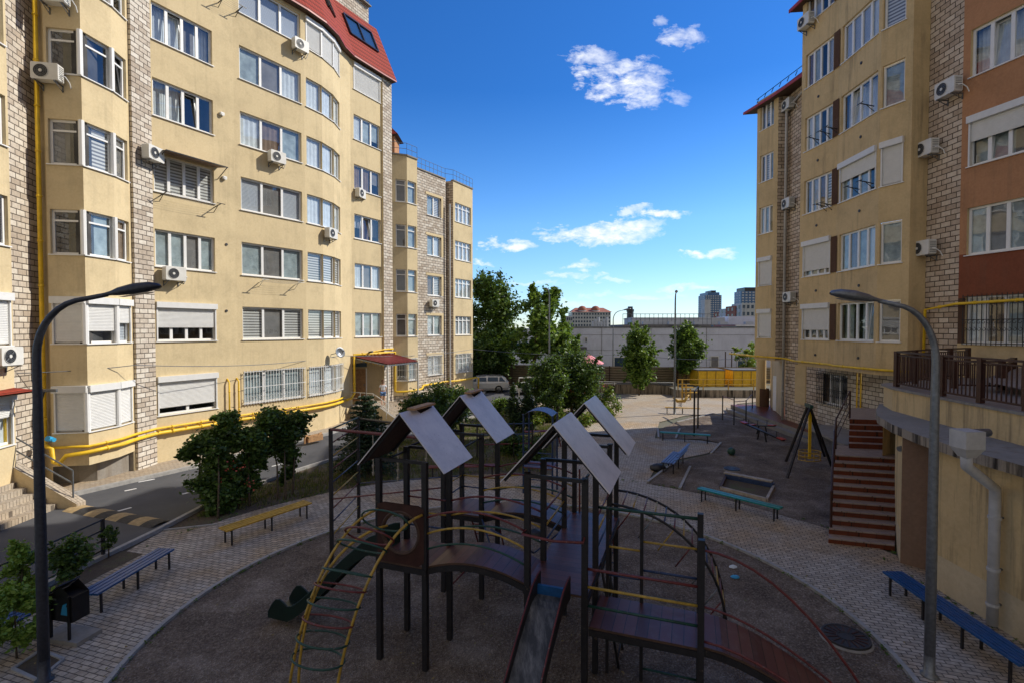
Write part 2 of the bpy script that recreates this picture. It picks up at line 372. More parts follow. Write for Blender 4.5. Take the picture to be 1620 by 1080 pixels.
# ---------------------------------------------------------------- facade tools (outside lies to the right of A->B)
def frame_of(A, B):
    d = Vector((B[0]-A[0], B[1]-A[1], 0)); L = d.length; d.normalize(); n = Vector((d.y, -d.x, 0)); return Vector((A[0], A[1], 0)), d, n, L
def wall(mb, A, B, z0, z1, mat, holes=(), depth=.14, s0uv=0, bands=None):
    o, d, n, L = frame_of(A, B)
    xs = sorted({0, L, *[h[0] for h in holes], *[h[1] for h in holes]}); zs = sorted({z0, z1, *[h[2] for h in holes], *[h[3] for h in holes], *([b[0] for b in bands if z0 < b[0] < z1] if bands else [])})
    P = lambda s, z, k=0: o + d*s - n*k + Vector((0, 0, z))
    for i in range(len(xs)-1):
        for j in range(len(zs)-1):
            cx, cz = (xs[i]+xs[i+1])/2, (zs[j]+zs[j+1])/2
            if any(h[0] < cx < h[1] and h[2] < cz < h[3] for h in holes): continue
            mm = mat
            if bands:
                for zb, m_ in bands:
                    if cz > zb: mm = m_
            mb.poly([P(xs[i], zs[j]), P(xs[i+1], zs[j]), P(xs[i+1], zs[j+1]), P(xs[i], zs[j+1])], mm,
                    [(s0uv+xs[i], zs[j]), (s0uv+xs[i+1], zs[j]), (s0uv+xs[i+1], zs[j+1]), (s0uv+xs[i], zs[j+1])])
    for a, b, c, e in holes:
        for q in ([P(a, c), P(a, c, depth), P(a, e, depth), P(a, e)][::-1], [P(b, c), P(b, c, depth), P(b, e, depth), P(b, e)],
                  [P(a, c), P(b, c), P(b, c, depth), P(a, c, depth)][::-1], [P(a, e), P(b, e), P(b, e, depth), P(a, e, depth)]):
            mb.poly(q, mat, [(0, 0), (depth, 0), (depth, .2), (0, .2)])
CUR = ['room_dark', 'curtain_white', 'curtain_grey', 'curtain_sheer', 'blind_zebra', 'blind_slat', 'curtain_sheer', 'curtain_brown']
def window(bld, facets, za, zb, cells, transom=False, shutter=None, shutter_mat='shutter', grille=False, cur=None, inset=.10, opened=None, sill=True, ornate=False):
    """facets: list of (A, B, s0, s1); cells: list of cell counts per facet"""
    fr = MB(); pn = MB(); cu = MB(); si = MB(); sh = MB(); gr = MB()
    for (A, B, s0, s1), nc in zip(facets, cells):
        o, d, n, L = frame_of(A, B)
        P = lambda s, z, k: o + d*s - n*k + Vector((0, 0, z))
        T = Matrix(((d.x, n.x, 0, o.x), (d.y, n.y, 0, o.y), (0, 0, 1, 0), (0, 0, 0, 1)))
        def B3(mb, sa, sb, z_a, z_b, ka, kb, mat): mb.box((sa, -ka, z_a), (sb, -kb, z_b), mat, T)
        w = .075
        B3(fr, s0, s1, za, za+w, inset, inset+.06, 'white_pvc'); B3(fr, s0, s1, zb-w, zb, inset, inset+.06, 'white_pvc')
        cw = (s1-s0)/nc
        for i in range(nc+1):
            x = s0+cw*i; ww = .11 if 0 < i < nc else w
            xa = max(s0, x-ww*(.5 if 0 < i < nc else 1)); xb = min(s1, x+ww*(.5 if 0 < i < nc else 1))
            if i == 0: xa, xb = s0, s0+w
            if i == nc: xa, xb = s1-w, s1
            B3(fr, xa, xb, za+w+.001, zb-w-.001, inset-.003, inset+.057, 'white_pvc')
        if transom:
            zt = zb - (zb-za)*.24
            B3(fr, s0+w, s1-w, zt-.03, zt+.03, inset-.006, inset+.05, 'white_pvc')
        for i in range(nc):
            x0, x1 = s0+cw*i+.025, s0+cw*(i+1)-.025
            tw = random.uniform(-.004, .004)
            if (opened == i):       # a sash tilted inwards at its top
                for e in (0, 1):
                    fr.beam(P((x0, x1)[e], za+w, inset+.05), P((x0, x1)[e], zb-w-.02, inset+.22), .05, .04, 'white_pvc')
                fr.beam(P(x0, zb-w-.02, inset+.22), P(x1, zb-w-.02, inset+.22), .05, .04, 'white_pvc')
                pn.poly([P(x0, za+w, inset+.055), P(x1, za+w, inset+.055), P(x1, zb-w, inset+.225), P(x0, zb-w, inset+.225)], 'glass')
            else:
                pn.poly([P(x0, za+.03, inset+.03+tw), P(x1, za+.03, inset+.03-tw), P(x1, zb-.03, inset+.03-tw), P(x0, zb-.03, inset+.03+tw)], 'glass')
            c = (cur[i % len(cur)] if cur else random.choice(CUR))
            k = inset+.08 if opened is None else inset+.25
            if c != 'room_dark' and random.random() < .25 and not cur:      # half-drawn
                zc = za + (zb-za)*random.uniform(.2, .5)
                cu.poly([P(x0-.03, zc, k), P(x1+.03, zc, k), P(x1+.03, zb, k), P(x0-.03, zb, k)], c, [(x0, zc), (x1, zc), (x1, zb), (x0, zb)])
                cu.poly([P(x0-.03, za, k+.4), P(x1+.03, za, k+.4), P(x1+.03, zc+.1, k+.4), P(x0-.03, zc+.1, k+.4)], 'room_dark')
            elif c in ('curtain_white', 'curtain_brown'):   # pleated cloth
                np_ = 9; pts = []
                for q in range(np_+1): pts.append((x0-.03+(x1-x0+.06)*q/np_, k+(.022 if q % 2 else 0)))
                for q in range(np_): cu.poly([P(pts[q][0], za, pts[q][1]), P(pts[q+1][0], za, pts[q+1][1]), P(pts[q+1][0], zb, pts[q+1][1]), P(pts[q][0], zb, pts[q][1])], c)
            elif c == 'room_dark':
                cu.poly([P(x0-.03, za, k+.45), P(x1+.03, za, k+.45), P(x1+.03, zb, k+.45), P(x0-.03, zb, k+.45)], c)
                cu.poly([P(x0-.03, za, k), P(x0-.03, za, k+.45), P(x0-.03, zb, k+.45), P(x0-.03, zb, k)], c); cu.poly([P(x1+.03, za, k), P(x1+.03, za, k+.45), P(x1+.03, zb, k+.45), P(x1+.03, zb, k)], c)
                cu.poly([P(x0-.03, za, k), P(x1+.03, za, k), P(x1+.03, za, k+.45), P(x0-.03, za, k+.45)], c)
            else:
                cu.poly([P(x0-.03, za, k), P(x1+.03, za, k), P(x1+.03, zb, k), P(x0-.03, zb, k)], c, [(x0, za), (x1, za), (x1, zb), (x0, zb)])
        kk = inset+.82
        for q in ([P(s0, za, inset+.03), P(s0, za, kk), P(s0, zb, kk), P(s0, zb, inset+.03)], [P(s1, za, inset+.03), P(s1, za, kk), P(s1, zb, kk), P(s1, zb, inset+.03)], [P(s0, za, kk), P(s1, za, kk), P(s1, zb, kk), P(s0, zb, kk)], [P(s0, zb, inset+.05), P(s1, zb, inset+.05), P(s1, zb, kk), P(s0, zb, kk)]): cu.poly(q, 'room_dark')
        if sill: B3(si, s0-.05, s1+.05, za-.035, za-.003, -.06, inset, 'white_pvc')
        if shutter is not None:
            fr_, bx = (shutter if isinstance(shutter, tuple) else (shutter, .2))
            B3(sh, s0-.02, s1+.02, zb-bx+.05, zb+.08, -.12, inset-.02, shutter_mat)
            zl = zb-bx+.05-(zb-bx-za)*fr_
            B3(sh, s0, s0+.05, za, zb-.15, -.03, .02, shutter_mat); B3(sh, s1-.05, s1, za, zb-.15, -.03, .02, shutter_mat)
            if fr_ > 0:
                ns = max(2, int((zb-bx+.05-zl)/.05))
                for q in range(ns):
                    z = zl+(zb-bx+.05-zl)*q/ns; h = (zb-bx+.05-zl)/ns
                    sh.poly([P(s0+.05, z, .03), P(s1-.05, z, .03), P(s1-.05, z+h*.8, .012), P(s0+.05, z+h*.8, .012)], shutter_mat)
                    sh.poly([P(s0+.05, z+h*.8, .012), P(s1-.05, z+h*.8, .012), P(s1-.05, z+h, .03), P(s0+.05, z+h, .03)], shutter_mat)
        if grille:
            k = -.10; nb = max(3, int((s1-s0)/.14))
            mt = 'black_metal' if ornate else 'paint_white'
            for z in (za+.02, za+(zb-za)*.5, zb-.02): B3(gr, s0-.03, s1+.03, z-.012, z+.012, k-.01, k+.01, mt)
            for q in range(nb+1):
                x = s0+(s1-s0)*q/nb
                B3(gr, x-.009, x+.009, za-.05, zb+.05, k-.008, k+.008, mt)
            for x in (s0, s1): 
                for z in (za+.1, zb-.1): B3(gr, x-.012, x+.012, z-.012, z+.012, .02, k, mt)
            if ornate:
                for q in range(nb):
                    x = s0+(s1-s0)*(q+.5)/nb; zc = za+(zb-za)*.30
                    for sg, zz in ((1, zc), (-1, zc+.24)):
                        pts = []
                        for a in range(13):
                            th = a/12*PI*1.7; rr = .065*(1-.045*a); pts.append(P(x+sg*rr*math.sin(th), zz+rr*math.cos(th), k-.01))
                        gr.tube(pts, .008, mt, 4)
                    pts = [P(x+.05*math.sin(a/10*2*PI), zb-.25+.05*math.cos(a/10*2*PI), k-.01) for a in range(10)]
                    gr.tube(pts, .008, mt, 4, closed=True)
            else:
                for q in range(nb):
                    x = s0+(s1-s0)*(q+.5)/nb
                    pts = [P(x+.045*math.sin(a/8*2*PI), za+.25+.1*math.cos(a/8*2*PI), k-.01) for a in range(8)]
                    gr.tube(pts, .007, mt, 4, closed=True)
    w_ = fr.build('window', bld)
    pn.build('pane', w_); cu.build('curtain', w_)
    if si.v: si.build('sill', w_)
    if sh.v: sh.build('roller_shutter', w_)
    if gr.v: gr.build('window_grille', w_)
    return w_
# ================================================================ LEFT BUILDINGS
def X(px, Y): return ((px-810)/F*Y, Y)
def sx(A, B, px):
    h_ = hit(px, 520, A, B); o, d, n, L = frame_of(A, B); return (h_-o).dot(d)
SILL = lambda n: 2.0+3*n
def column(bld, A, B, pxa, pxb, floors, h=1.5, cells=3, opts=None, base=None, mg=.06):
    """holes + windows for one column; returns the holes"""
    s0, s1 = sorted((sx(A, B, pxa), sx(A, B, pxb))); o, d, n, L = frame_of(A, B)
    s0 = max(s0, mg); s1 = min(s1, L-mg); hs = []
    for f in floors:
        k = dict((opts or {}).get('*', {})); k.update((opts or {}).get(f, {})); hh = k.pop('h', h)
        hs.append((s0, s1, SILL(f), SILL(f)+hh))
        window(bld, [(A, B, s0, s1)], SILL(f), SILL(f)+hh, [k.pop('cells', cells)], **k)
    return hs
# ---- tall left block
EAVE = 21.9
lb = thing('apartment_building', 'tall yellow apartment block on the left with rounded bays and red mansard roof', 'apartment building', (-14, 20, 0))
w = MB()
A0, A1 = X(-160, 12.2), X(21, 15.5)
w_holes = column(lb, A0, A1, -60, 17, [0, 1, 2, 3, 4, 5], cells=2, opts={0: dict(shutter=.4), 1: dict(shutter=1.0)})
wall(w, A0, A1, 0, EAVE, 'yellow_stucco', w_holes)
A2, A2b = (A1[0]-.35, A1[1]+.12), X(66, 17.25)
wall(w, A1, A2, 0, EAVE, 'yellow_stucco'); wall(w, A2, A2b, 0, EAVE, 'limestone')
b0, b1, b2, b3 = X(79, 17.0), X(137, 17.2), X(185, 18.3), X(208, 19.15)
A3 = (-14.42, 19.25); A4 = (-14.35, 20.2)
wall(w, A2b, b0, 0, EAVE, 'yellow_stucco')
zb = {0: .8}
o1 = dict(transom=True)
full = {'*': o1, 0: dict(transom=False, shutter=1.0), 1: dict(transom=False, shutter=1.0)}
hs = column(lb, b0, b1, 83, 138.5, [0, 1, 2, 3, 4, 5], cells=1, mg=.012, opts={**full, 4: dict(cur=['room_dark']), 3: dict(cur=['curtain_grey']), 2: dict(cur=['room_dark'])})
wall(w, b0, b1, .85, EAVE, 'yellow_stucco', hs, depth=.10)
hs = column(lb, b1, b2, 136, 186.5, [0, 1, 2, 3, 4, 5], cells=1, mg=.012, opts={**full, 1: dict(transom=False, shutter=.72, cur=['room_dark']), 4: dict(transom=True, cur=['room_dark']), 3: dict(transom=True, cur=['blind_zebra']), 2: dict(transom=True, cur=['curtain_sheer'])})
wall(w, b1, b2, .85, EAVE, 'yellow_stucco', hs, depth=.10)
hs = column(lb, b2, b3, 184, 206.8, [0, 1, 2, 3, 4, 5], cells=1, mg=.012, opts={**full, 1: dict(transom=False, shutter=.5), 4: dict(transom=True, cur=['room_dark'], opened=0), 3: dict(transom=True, cur=['curtain_grey'])})
wall(w, b2, b3, .85, EAVE, 'yellow_stucco', hs, depth=.10)
for f in range(6):          # white corner posts of the bay glazing
    for c_ in (b1, b2): m = MB(); v_ = Vector((c_[0], c_[1])) + (Vector((.02, -.12)) if c_ is b1 else Vector((.06, -.02)))*.25; m.tube([(v_.x-.03, v_.y+.02, SILL(f)), (v_.x-.03, v_.y+.02, SILL(f)+1.5)], .085, 'white_pvc', 8); m.build('corner_post', lb)
# underside + recessed base of the bay
w.poly([(*b0, .85), (*b1, .85), (*b2, .85), (*b3, .85), (b0[0]-1.5, b0[1]+2, .85)][::-1], 'yellow_stucco')
wall(w, (b0[0]-.3, b0[1]+.5), (b1[0]-.35, b1[1]+.75), 0, .85, 'concrete'); wall(w, (b1[0]-.35, b1[1]+.75), (b3[0]-.15, b3[1]), 0, .85, 'concrete'); wall(w, (b3[0]-.15, b3[1]), (b3[0]+.02, b3[1]+.02), 0, .86, 'concrete'); wall(w, (b0[0]-.9, b0[1]+.3), (b0[0]-.3, b0[1]+.5), 0, .86, 'concrete')
wall(w, b3, A3, 0, EAVE, 'yellow_stucco'); wall(w, (A3[0]+.10, A3[1]), (A4[0]+.1, A4[1]), 0, EAVE, 'limestone'); wall(w, (A4[0]+.1, A4[1]), A4, 0, EAVE, 'limestone')
wall(w, A3, (A3[0]+.1, A3[1]), 0, EAVE, 'limestone')
A5 = X(375, 23.3)
wo = {0: dict(shutter=.82, cur=['room_dark'], cells=2), 1: dict(shutter=.62, cur=['room_dark']), 2: dict(cur=['curtain_sheer', 'curtain_sheer', 'curtain_grey', 'curtain_sheer']), 3: dict(cur=['blind_zebra']), 4: dict(cur=['curtain_white', 'curtain_white', 'room_dark', 'room_dark'], opened=2), 5: dict(cur=['curtain_white', 'curtain_white', 'curtain_grey', 'curtain_white'], opened=1)}
hs = column(lb, A4, A5, 247.5, 342, range(6), cells=4, opts=wo)
wall(w, A4, A5, 0, EAVE, 'yellow_stucco', hs)
A6 = X(485, 26.35)
wo = {0: dict(grille=True, cur=['curtain_sheer']), 1: dict(cur=['blind_zebra', 'curtain_grey', 'blind_zebra']), 2: dict(cur=['curtain_sheer', 'curtain_grey', 'curtain_sheer']), 3: dict(cur=['blind_slat', 'curtain_grey', 'blind_slat']), 4: dict(cur=['curtain_white', 'curtain_brown', 'curtain_sheer']), 5: dict(cur=['curtain_sheer', 'curtain_grey', 'curtain_white']), 6: dict(cur=['blind_slat'])}
hs = column(lb, A5, A6, 384, 480, range(7), cells=3, opts=wo, h=1.52)
wall(w, A5, A6, 0, EAVE, 'yellow_stucco', hs)
# rounded bow: three facets on an arc, one three-cell window bent over them
A7 = X(541, 29.6)
e = Vector((A7[0]-A6[0], A7[1]-A6[1])); nn = Vector((e.y, -e.x)).normalized()
bow = [Vector(A6)+e*t+nn*(.30*4*t*(1-t)) for t in (0, .34, .67, 1)]
fac = []; holes = {0: [], 1: [], 2: []}
for i in range(3):
    a, b = bow[i], bow[i+1]; L = (b-a).length
    s0 = .12 if i == 0 else 0.0; s1 = L-.12 if i == 2 else L
    fac.append((a, b, s0, s1))
    for f in range(7): holes[i].append((s0, s1, SILL(f), SILL(f)+1.5))
for f in range(7):
    kw = [dict(grille=True, cur=['curtain_white']), dict(cur=['blind_zebra']), dict(cur=['blind_zebra']), dict(cur=['curtain_white', 'blind_slat']), dict(cur=['curtain_white', 'curtain_grey']), dict(cur=['curtain_white', 'curtain_grey']), dict(shutter=.97)][f]
    window(lb, fac, SILL(f), SILL(f)+1.5, [1, 1, 1], **kw)
for i in range(3): wall(w, bow[i], bow[i+1], 0, EAVE, 'yellow_stucco', holes[i])
A8 = X(557, 30.7); A9 = X(605, 33.0); A10 = X(620.5, 33.9)
wall(w, A7, A8, 0, EAVE, 'yellow_stucco')
hs = column(lb, A8, A9, 562, 603.5, range(1, 7), cells=3, opts={6: dict(shutter=1.0), 1: dict(cur=['curtain_sheer']), 2: dict(cur=['curtain_white', 'curtain_grey', 'curtain_white']), 3: dict(opened=1)})
wall(w, A8, A9, 3.4, EAVE, 'yellow_stucco', hs)
wall(w, (A9[0]+.12, A9[1]-.02), (A10[0]+.05, A10[1]), 0, EAVE+.3, 'limestone'); wall(w, A9, (A9[0]+.12, A9[1]-.02), 0, EAVE, 'yellow_stucco')
wall(w, (A10[0]+.05, A10[1]), (A10[0]-9, A10[1]+4), 0, EAVE, 'limestone')
# porch recess under the last column
P0 = (A8[0]-.05, A8[1]); r_ = 1.5
q0 = (P0[0]-.7, P0[1]+1.9); q1 = (A9[0]+.05, A9[1]+.1)
wall(w, A8, q0, 0, 3.4, 'cream_stucco'); wall(w, q0, q1, 0, 3.4, 'cream_stucco')
w.poly([(*A8, 3.4), (*A9, 3.4), (*q1, 3.4), (*q0, 3.4)], 'cream_stucco')
low_chain = [b0, b1, b2, b3, A4, A5, A6, tuple(bow[1]), tuple(bow[2]), A7]
# flat cap
w.poly([(*p, EAVE) for p in (A0, A1, A2b, b0, b1, b2, b3, A4, A5, A6, bow[1], bow[2], A7, A8, A9, A10, (A10[0]-9, A10[1]+4), (-30, 30), (-30, 12))], 'roof_dark')
wl = w.build('wall', lb)
# mansard roof following the eave
m = MB(); chain = [A4, A5, A6, tuple(bow[1]), tuple(bow[2]), A7, A8, A9, (A10[0]+.12, A10[1])]
def normals(ch):
    out = []
    for i, p in enumerate(ch):
        a = Vector(ch[max(i-1, 0)]); b = Vector(ch[min(i+1, len(ch)-1)]); d = (b-a).normalized(); out.append(Vector((d.y, -d.x)))
    return out
nv = normals(chain); lo = [Vector(p)+n_*.38 for p, n_ in zip(chain, nv)]; hi = [Vector(p)-Vector((.857, -.515))*1.45 for p in chain]
hi[-1] = Vector(chain[-1])-Vector((.857, -.515))*1.45
L = 0
for i in range(len(chain)-1):
    l2 = (lo[i+1]-lo[i]).length
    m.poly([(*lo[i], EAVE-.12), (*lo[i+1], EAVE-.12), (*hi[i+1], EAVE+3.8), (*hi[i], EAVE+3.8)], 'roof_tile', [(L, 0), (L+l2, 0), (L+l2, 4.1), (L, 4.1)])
    m.poly([(*lo[i], EAVE-.2), (*lo[i+1], EAVE-.2), (*lo[i+1], EAVE-.12), (*lo[i], EAVE-.12)], 'red_paint')
    m.poly([(*chain[i], EAVE-.2), (*chain[i+1], EAVE-.2), (*lo[i+1], EAVE-.2), (*lo[i], EAVE-.2)], 'dark_wood'); L += l2
e9, h9 = lo[-1], hi[-1]
m.poly([(*e9, EAVE-.2), (*h9, EAVE+3.8), (h9[0]-.6, h9[1]+.35, EAVE-.2)], 'red_paint')
rf = m.build('roof', lb)
# skylights in the mansard
def on_roof(i, t, v):
    p = lo[i].lerp(lo[i+1], t); q = hi[i].lerp(hi[i+1], t); a = Vector((*p, EAVE-.12)); b = Vector((*q, EAVE+3.8)); return a.lerp(b, v)
for (i, t0, t1) in ((7-1, .15, 1.05), (4, -.1, .75)):
    s = MB(); g = MB(); c = [on_roof(i, t0, .42), on_roof(i, t1, .42), on_roof(i, t1, .78), on_roof(i, t0, .78)]
    nn3 = (c[1]-c[0]).cross(c[3]-c[0]).normalized()
    mid0, mid1 = (c[0]+c[1])/2, (c[3]+c[2])/2
    c = [p+nn3*.06 for p in c]; mid0 += nn3*.06; mid1 += nn3*.06
    for a, b in ((c[0], c[1]), (c[1], c[2]), (c[2], c[3]), (c[3], c[0]), (mid0, mid1)): s.beam(a, b, .09, .12, 'attic_dark', nn3)
    g.poly(c, 'glass'); g.poly([p-nn3*.05 for p in c], 'far_glass')
    sk = s.build('skylight', lb); g.build('pane', sk)
# stone attic with rail
m = MB(); q = [hi[i] - Vector((.857, -.515))*.25 for i in (0, len(hi)-1)]
qa, qb = q[0], q[1]-(q[1]-q[0]).normalized()*.5
wall(m, qa, qb, EAVE+3.2, EAVE+5.0, 'limestone'); m.poly([(*qa, EAVE+5), (*qb, EAVE+5), (qb[0]-5, qb[1]+3, EAVE+5), (qa[0]-5, qa[1]+3, EAVE+5)], 'roof_dark')
wall(m, qb, (qb[0]-5, qb[1]+3), EAVE, EAVE+5, 'limestone'); m.beam((*qa, EAVE+5.04), (*qb, EAVE+5.04), .5, .07, 'concrete')
m.build('attic_wall', lb)
def roof_rail(bld, pts, z, hgt=.55, mat='grey_metal', step=.5, r=.018):
    m = MB()
    for a, b in zip(pts, pts[1:]):
        a = Vector((*a, z)); b = Vector((*b, z)); L = (b-a).length; k = max(1, int(L/step))
        for t in (hgt, hgt*.5): m.tube([a+Vector((0, 0, t)), b+Vector((0, 0, t))], r, mat, 5)
        for i in range(k+1): p = a.lerp(b, i/k); m.tube([p, p+Vector((0, 0, hgt))], r*.8, mat, 5)
    return m.build('roof_rail', bld)
roof_rail(lb, [qa, qb], EAVE+5.05, .6, 'lamp_dark')
# door in the porch, intercom
o_, d_, n_, L_ = frame_of(q0, q1)
T = Matrix(((d_.x, n_.x, 0, o_.x), (d_.y, n_.y, 0, o_.y), (0, 0, 1, .85), (0, 0, 0, 1)))
m = MB(); m.box((.12, 0, 0), (.98, .06, 2.05), 'wood', T); m.box((.05, -.01, 0), (.12, .08, 2.12), 'white_pvc', T); m.box((.98, -.01, 0), (1.05, .08, 2.12), 'white_pvc', T); m.box((.05, 0, 2.2), (1.05, .05, 2.5), 'far_glass', T); dr = m.build('door', lb)
m = MB(); m.box((.85, .06, .95), (.90, .11, 1.1), 'grey_metal', T); m.build('handle', dr)
# small vents and pipe mouths on the wall
def vent(bld, px, py, A, B, white=True):
    p = hit(px, py, A, B); o, d, n, L = frame_of(A, B); m = MB()
    if white:
        T = Matrix(((d.x, n.x, 0, p.x), (d.y, n.y, 0, p.y), (0, 0, 1, p.z), (0, 0, 0, 1))); m.box((-.08, 0, -.06), (.08, .12, .06), 'white_pvc', T); m.box((-.05, .12, -.09), (.05, .13, .02), 'ac_white', T)
    else: m.tube([p+n*.0, p+n*.03], .06, 'dark_plastic', 10)
    m.build('vent', bld)
for px, py, wh in ((350, 181, 1), (354, 282, 1), (358, 387, 0), (358, 492, 0)): vent(lb, px, py, A4, A5, wh)
# ---- lower left wing
RT = 17.1
fw = thing('apartment_building', 'lower yellow and stone wing beyond the tall left block, with flat railed roof', 'apartment building', (-6, 38, 0))
w = MB()
c0, c1, c2 = X(621.5, 33.95), X(645, 34.3), X(661, 35.1); c3 = (-7.0, 36.7)
hs = column(fw, c0, c1, 627, 643.5, range(5), cells=1, opts={'*': dict(transom=True, cur=['curtain_grey']), 0: dict(grille=True)})
wall(w, c0, c1, 1.0, RT, 'yellow_stucco', hs, depth=.1)
hs = column(fw, c1, c2, 646, 659.5, range(5), cells=1, opts={'*': dict(transom=True, cur=['curtain_sheer']), 0: dict(grille=True)})
wall(w, c1, c2, 1.0, RT, 'yellow_stucco', hs, depth=.1)
wall(w, c2, c3, 0, RT, 'yellow_stucco')
w.poly([(*c0, 1.0), (*c1, 1.0), (*c2, 1.0), (*c3, 1.0)][::-1], 'yellow_stucco'); wall(w, c0, (c2[0]-.5, c2[1]+.3), 0, 1.0, 'limestone')
d0, d1 = X(661, 37.0), X(705, 39.7)
hs = column(fw, d0, d1, 676.5, 698.5, range(5), cells=2, opts={0: dict(grille=True, cur=['curtain_white'])})
wall(w, d0, d1, 0, RT, 'limestone', hs, depth=.25)
d2 = X(717.5, 40.0); d3 = X(748, 42.5)
d1b = (d1[0]+.02, d1[1]+.5)
wall(w, d1, d1b, 0, RT, 'limestone'); wall(w, d1b, d2, 0, RT, 'shade_limestone')
hs = column(fw, d2, d3, 720.5, 745.5, range(5), cells=4, opts={'*': dict(transom=True, cur=['curtain_white']), 0: dict(grille=True, cur=['curtain_sheer'])})
wall(w, d2, d3, 0, RT, 'yellow_stucco', hs); wall(w, d3, (d3[0]-9, d3[1]+5), 0, RT, 'yellow_stucco')
w.poly([(*p, RT) for p in (c0, c1, c2, c3, d1, d1b, d2, d3, (d3[0]-9, d3[1]+5), (-20, 40))], 'roof_dark')
w.build('wall', fw)
# yellow surrounds of the windows in the stone wall
m = MB(); o_, d_, n_, L_ = frame_of(d0, d1)
T = Matrix(((d_.x, n_.x, 0, o_.x), (d_.y, n_.y, 0, o_.y), (0, 0, 1, 0), (0, 0, 0, 1)))
s0, s1 = sx(d0, d1, 676.5), sx(d0, d1, 698.5)
for f in range(5):
    z = SILL(f); m.box((s0-.16, 0, z+1.5), (s1+.22, .03, z+1.68), 'yellow_stucco', T); m.box((s1, 0, z), (s1+.22, .03, z+1.498), 'yellow_stucco', T)
m.build('window_surround', fw)
m = MB()
for a, b in ((c0, c1), (c1, c2), (d0, d1), (d2, d3)):
    o_, d_, n_, L_ = frame_of(a, b); T = Matrix(((d_.x, n_.x, 0, o_.x), (d_.y, n_.y, 0, o_.y), (0, 0, 1, 0), (0, 0, 0, 1)))
    m.box((-.02, -.2, RT+.002), (L_+.02, .07, RT+.09), 'concrete', T)
m.build('coping', fw)
roof_rail(fw, [c0, c1, c2, d0, d1, d2, d3], RT+.09, .75, 'galvanised', .45, .016)
m = MB(); p = X(710, 39.75); m.tube([(p[0]+.1, p[1]-.05, .1), (p[0]+.1, p[1]-.05, 15.2)], .07, 'drain_white', 8); m.build('drainpipe', fw)
# dormer gable peeping over the wing
m = MB(); g0 = Vector((-8.2, 35.6)); 
m.box((-9.6, 35.2, RT), (-8.1, 36.6, RT+1.7), 'salmon_stucco'); 
m.poly([(-9.9, 34.9, RT+1.5), (-7.8, 34.9, RT+1.7), (-8.4, 35.5, RT+2.4), (-9.9, 35.5, RT+2.4)], 'roof_tile', [(0, 0), (1, 0), (1, 1), (0, 1)])
m.poly([(-7.8, 34.9, RT+1.7), (-7.8, 36.8, RT+1.7), (-8.4, 36.2, RT+2.4), (-8.4, 35.5, RT+2.4)], 'roof_tile', [(0, 0), (1, 0), (1, 1), (0, 1)])
m.poly([(-9.9, 34.9, RT+1.5), (-7.8, 34.9, RT+1.7), (-7.8, 36.8, RT+1.7), (-9.9, 36.8, RT+1.5)], 'dark_wood')
m.build('dormer', fw)
# ================================================================ RIGHT BUILDINGS
rb = thing('apartment_building', 'shaded yellow apartment block on the right over a stone ground floor', 'apartment building', (15, 24, 0))
w = MB(); TOP = 25.0
f0, f1, f2, f3, f4 = (14.45, 30.1), (14.8, 28.55), (15.4, 28.45), (15.4, 24.98), (14.1, 24.9)
hs = column(rb, f0, f1, 1199, 1220, range(1, 6), cells=3, opts={1: dict(shutter=1.0), 2: dict(shutter=1.0)}, h=1.55)
wall(w, f0, f1, 3.7, 18.8, 'old_stucco', hs); wall(w, (20, 31), f0, 3.7, 18.8, 'old_stucco'); wall(w, f1, (14.83, 28.45), 3.7, 18.8, 'old_stucco')
wall(w, (14.83, 28.45), f2, 3.7, 18.8, 'shade_limestone'); wall(w, f2, f3, 0, 18.8, 'shade_limestone')
w.poly([(*f0, 3.7), (*f1, 3.7), (*f2, 3.7), (20, 28.5, 3.7), (20, 31, 3.7)], 'old_stucco')
w.poly([(14.4, 30.2, 18.79), (14.8, 28.5, 18.79), (15.4, 25, 18.79), (22, 25, 18.79), (22, 31, 18.79)], 'roof_dark')
wall(w, f3, f4, 3.7, 21.4, 'old_stucco')
C1 = X(1320, 22.55); D0 = X(1322, 22.45); D1 = X(1386, 19.85); D2 = X(1436, 18.85); E0 = (15.45, 18.95); E1 = (15.5, 17.6)
co = {1: dict(shutter=.72, shutter_mat='shutter', cur=['room_dark']), 2: dict(shutter=.86), 3: dict(cur=['curtain_grey', 'blind_slat', 'curtain_brown', 'blind_zebra']), 4: dict(cur=['curtain_white', 'curtain_sheer', 'room_dark', 'curtain_sheer']), 5: dict(cur=['curtain_brown', 'curtain_sheer', 'room_dark', 'blind_slat']), 6: dict(cur=['curtain_brown', 'blind_slat', 'room_dark'])}
hs = column(rb, f4, C1, 1269, 1312, range(1, 7), cells=4, opts=co, h=1.6)
C0 = C1; ob, dbb, nbb, Lb = frame_of(f4, C1)
wall(w, f4, C1, 3.7, 21.4, 'old_stucco', hs)
wall(w, C1, D0, 3.7, TOP, 'old_stucco')
do = {1: dict(cur=['curtain_sheer', 'room_dark', 'curtain_sheer', 'curtain_sheer'], opened=3), 2: dict(cur=['curtain_sheer', 'curtain_brown', 'curtain_sheer', 'curtain_white']), 3: dict(shutter=.42, cur=['curtain_sheer', 'room_dark', 'curtain_sheer', 'room_dark']), 4: dict(cur=['curtain_white'], opened=1), 5: dict(cur=['blind_slat', 'blind_slat', 'blind_slat', 'curtain_white']), 6: dict(cur=['curtain_grey'])}
hs = column(rb, D0, D1, 1325, 1382, range(1, 8), cells=4, opts=do, h=1.6)
wall(w, D0, D1, 3.7, TOP, 'old_stucco', hs)
do = {1: dict(cur=['curtain_grey']), 2: dict(cur=['curtain_sheer']), 3: dict(shutter=1.0), 4: dict(cur=['curtain_sheer']), 5: dict(cur=['blind_zebra'])}
hs = column(rb, D1, D2, 1389, 1424, range(1, 8), cells=1, opts=do, h=1.6)
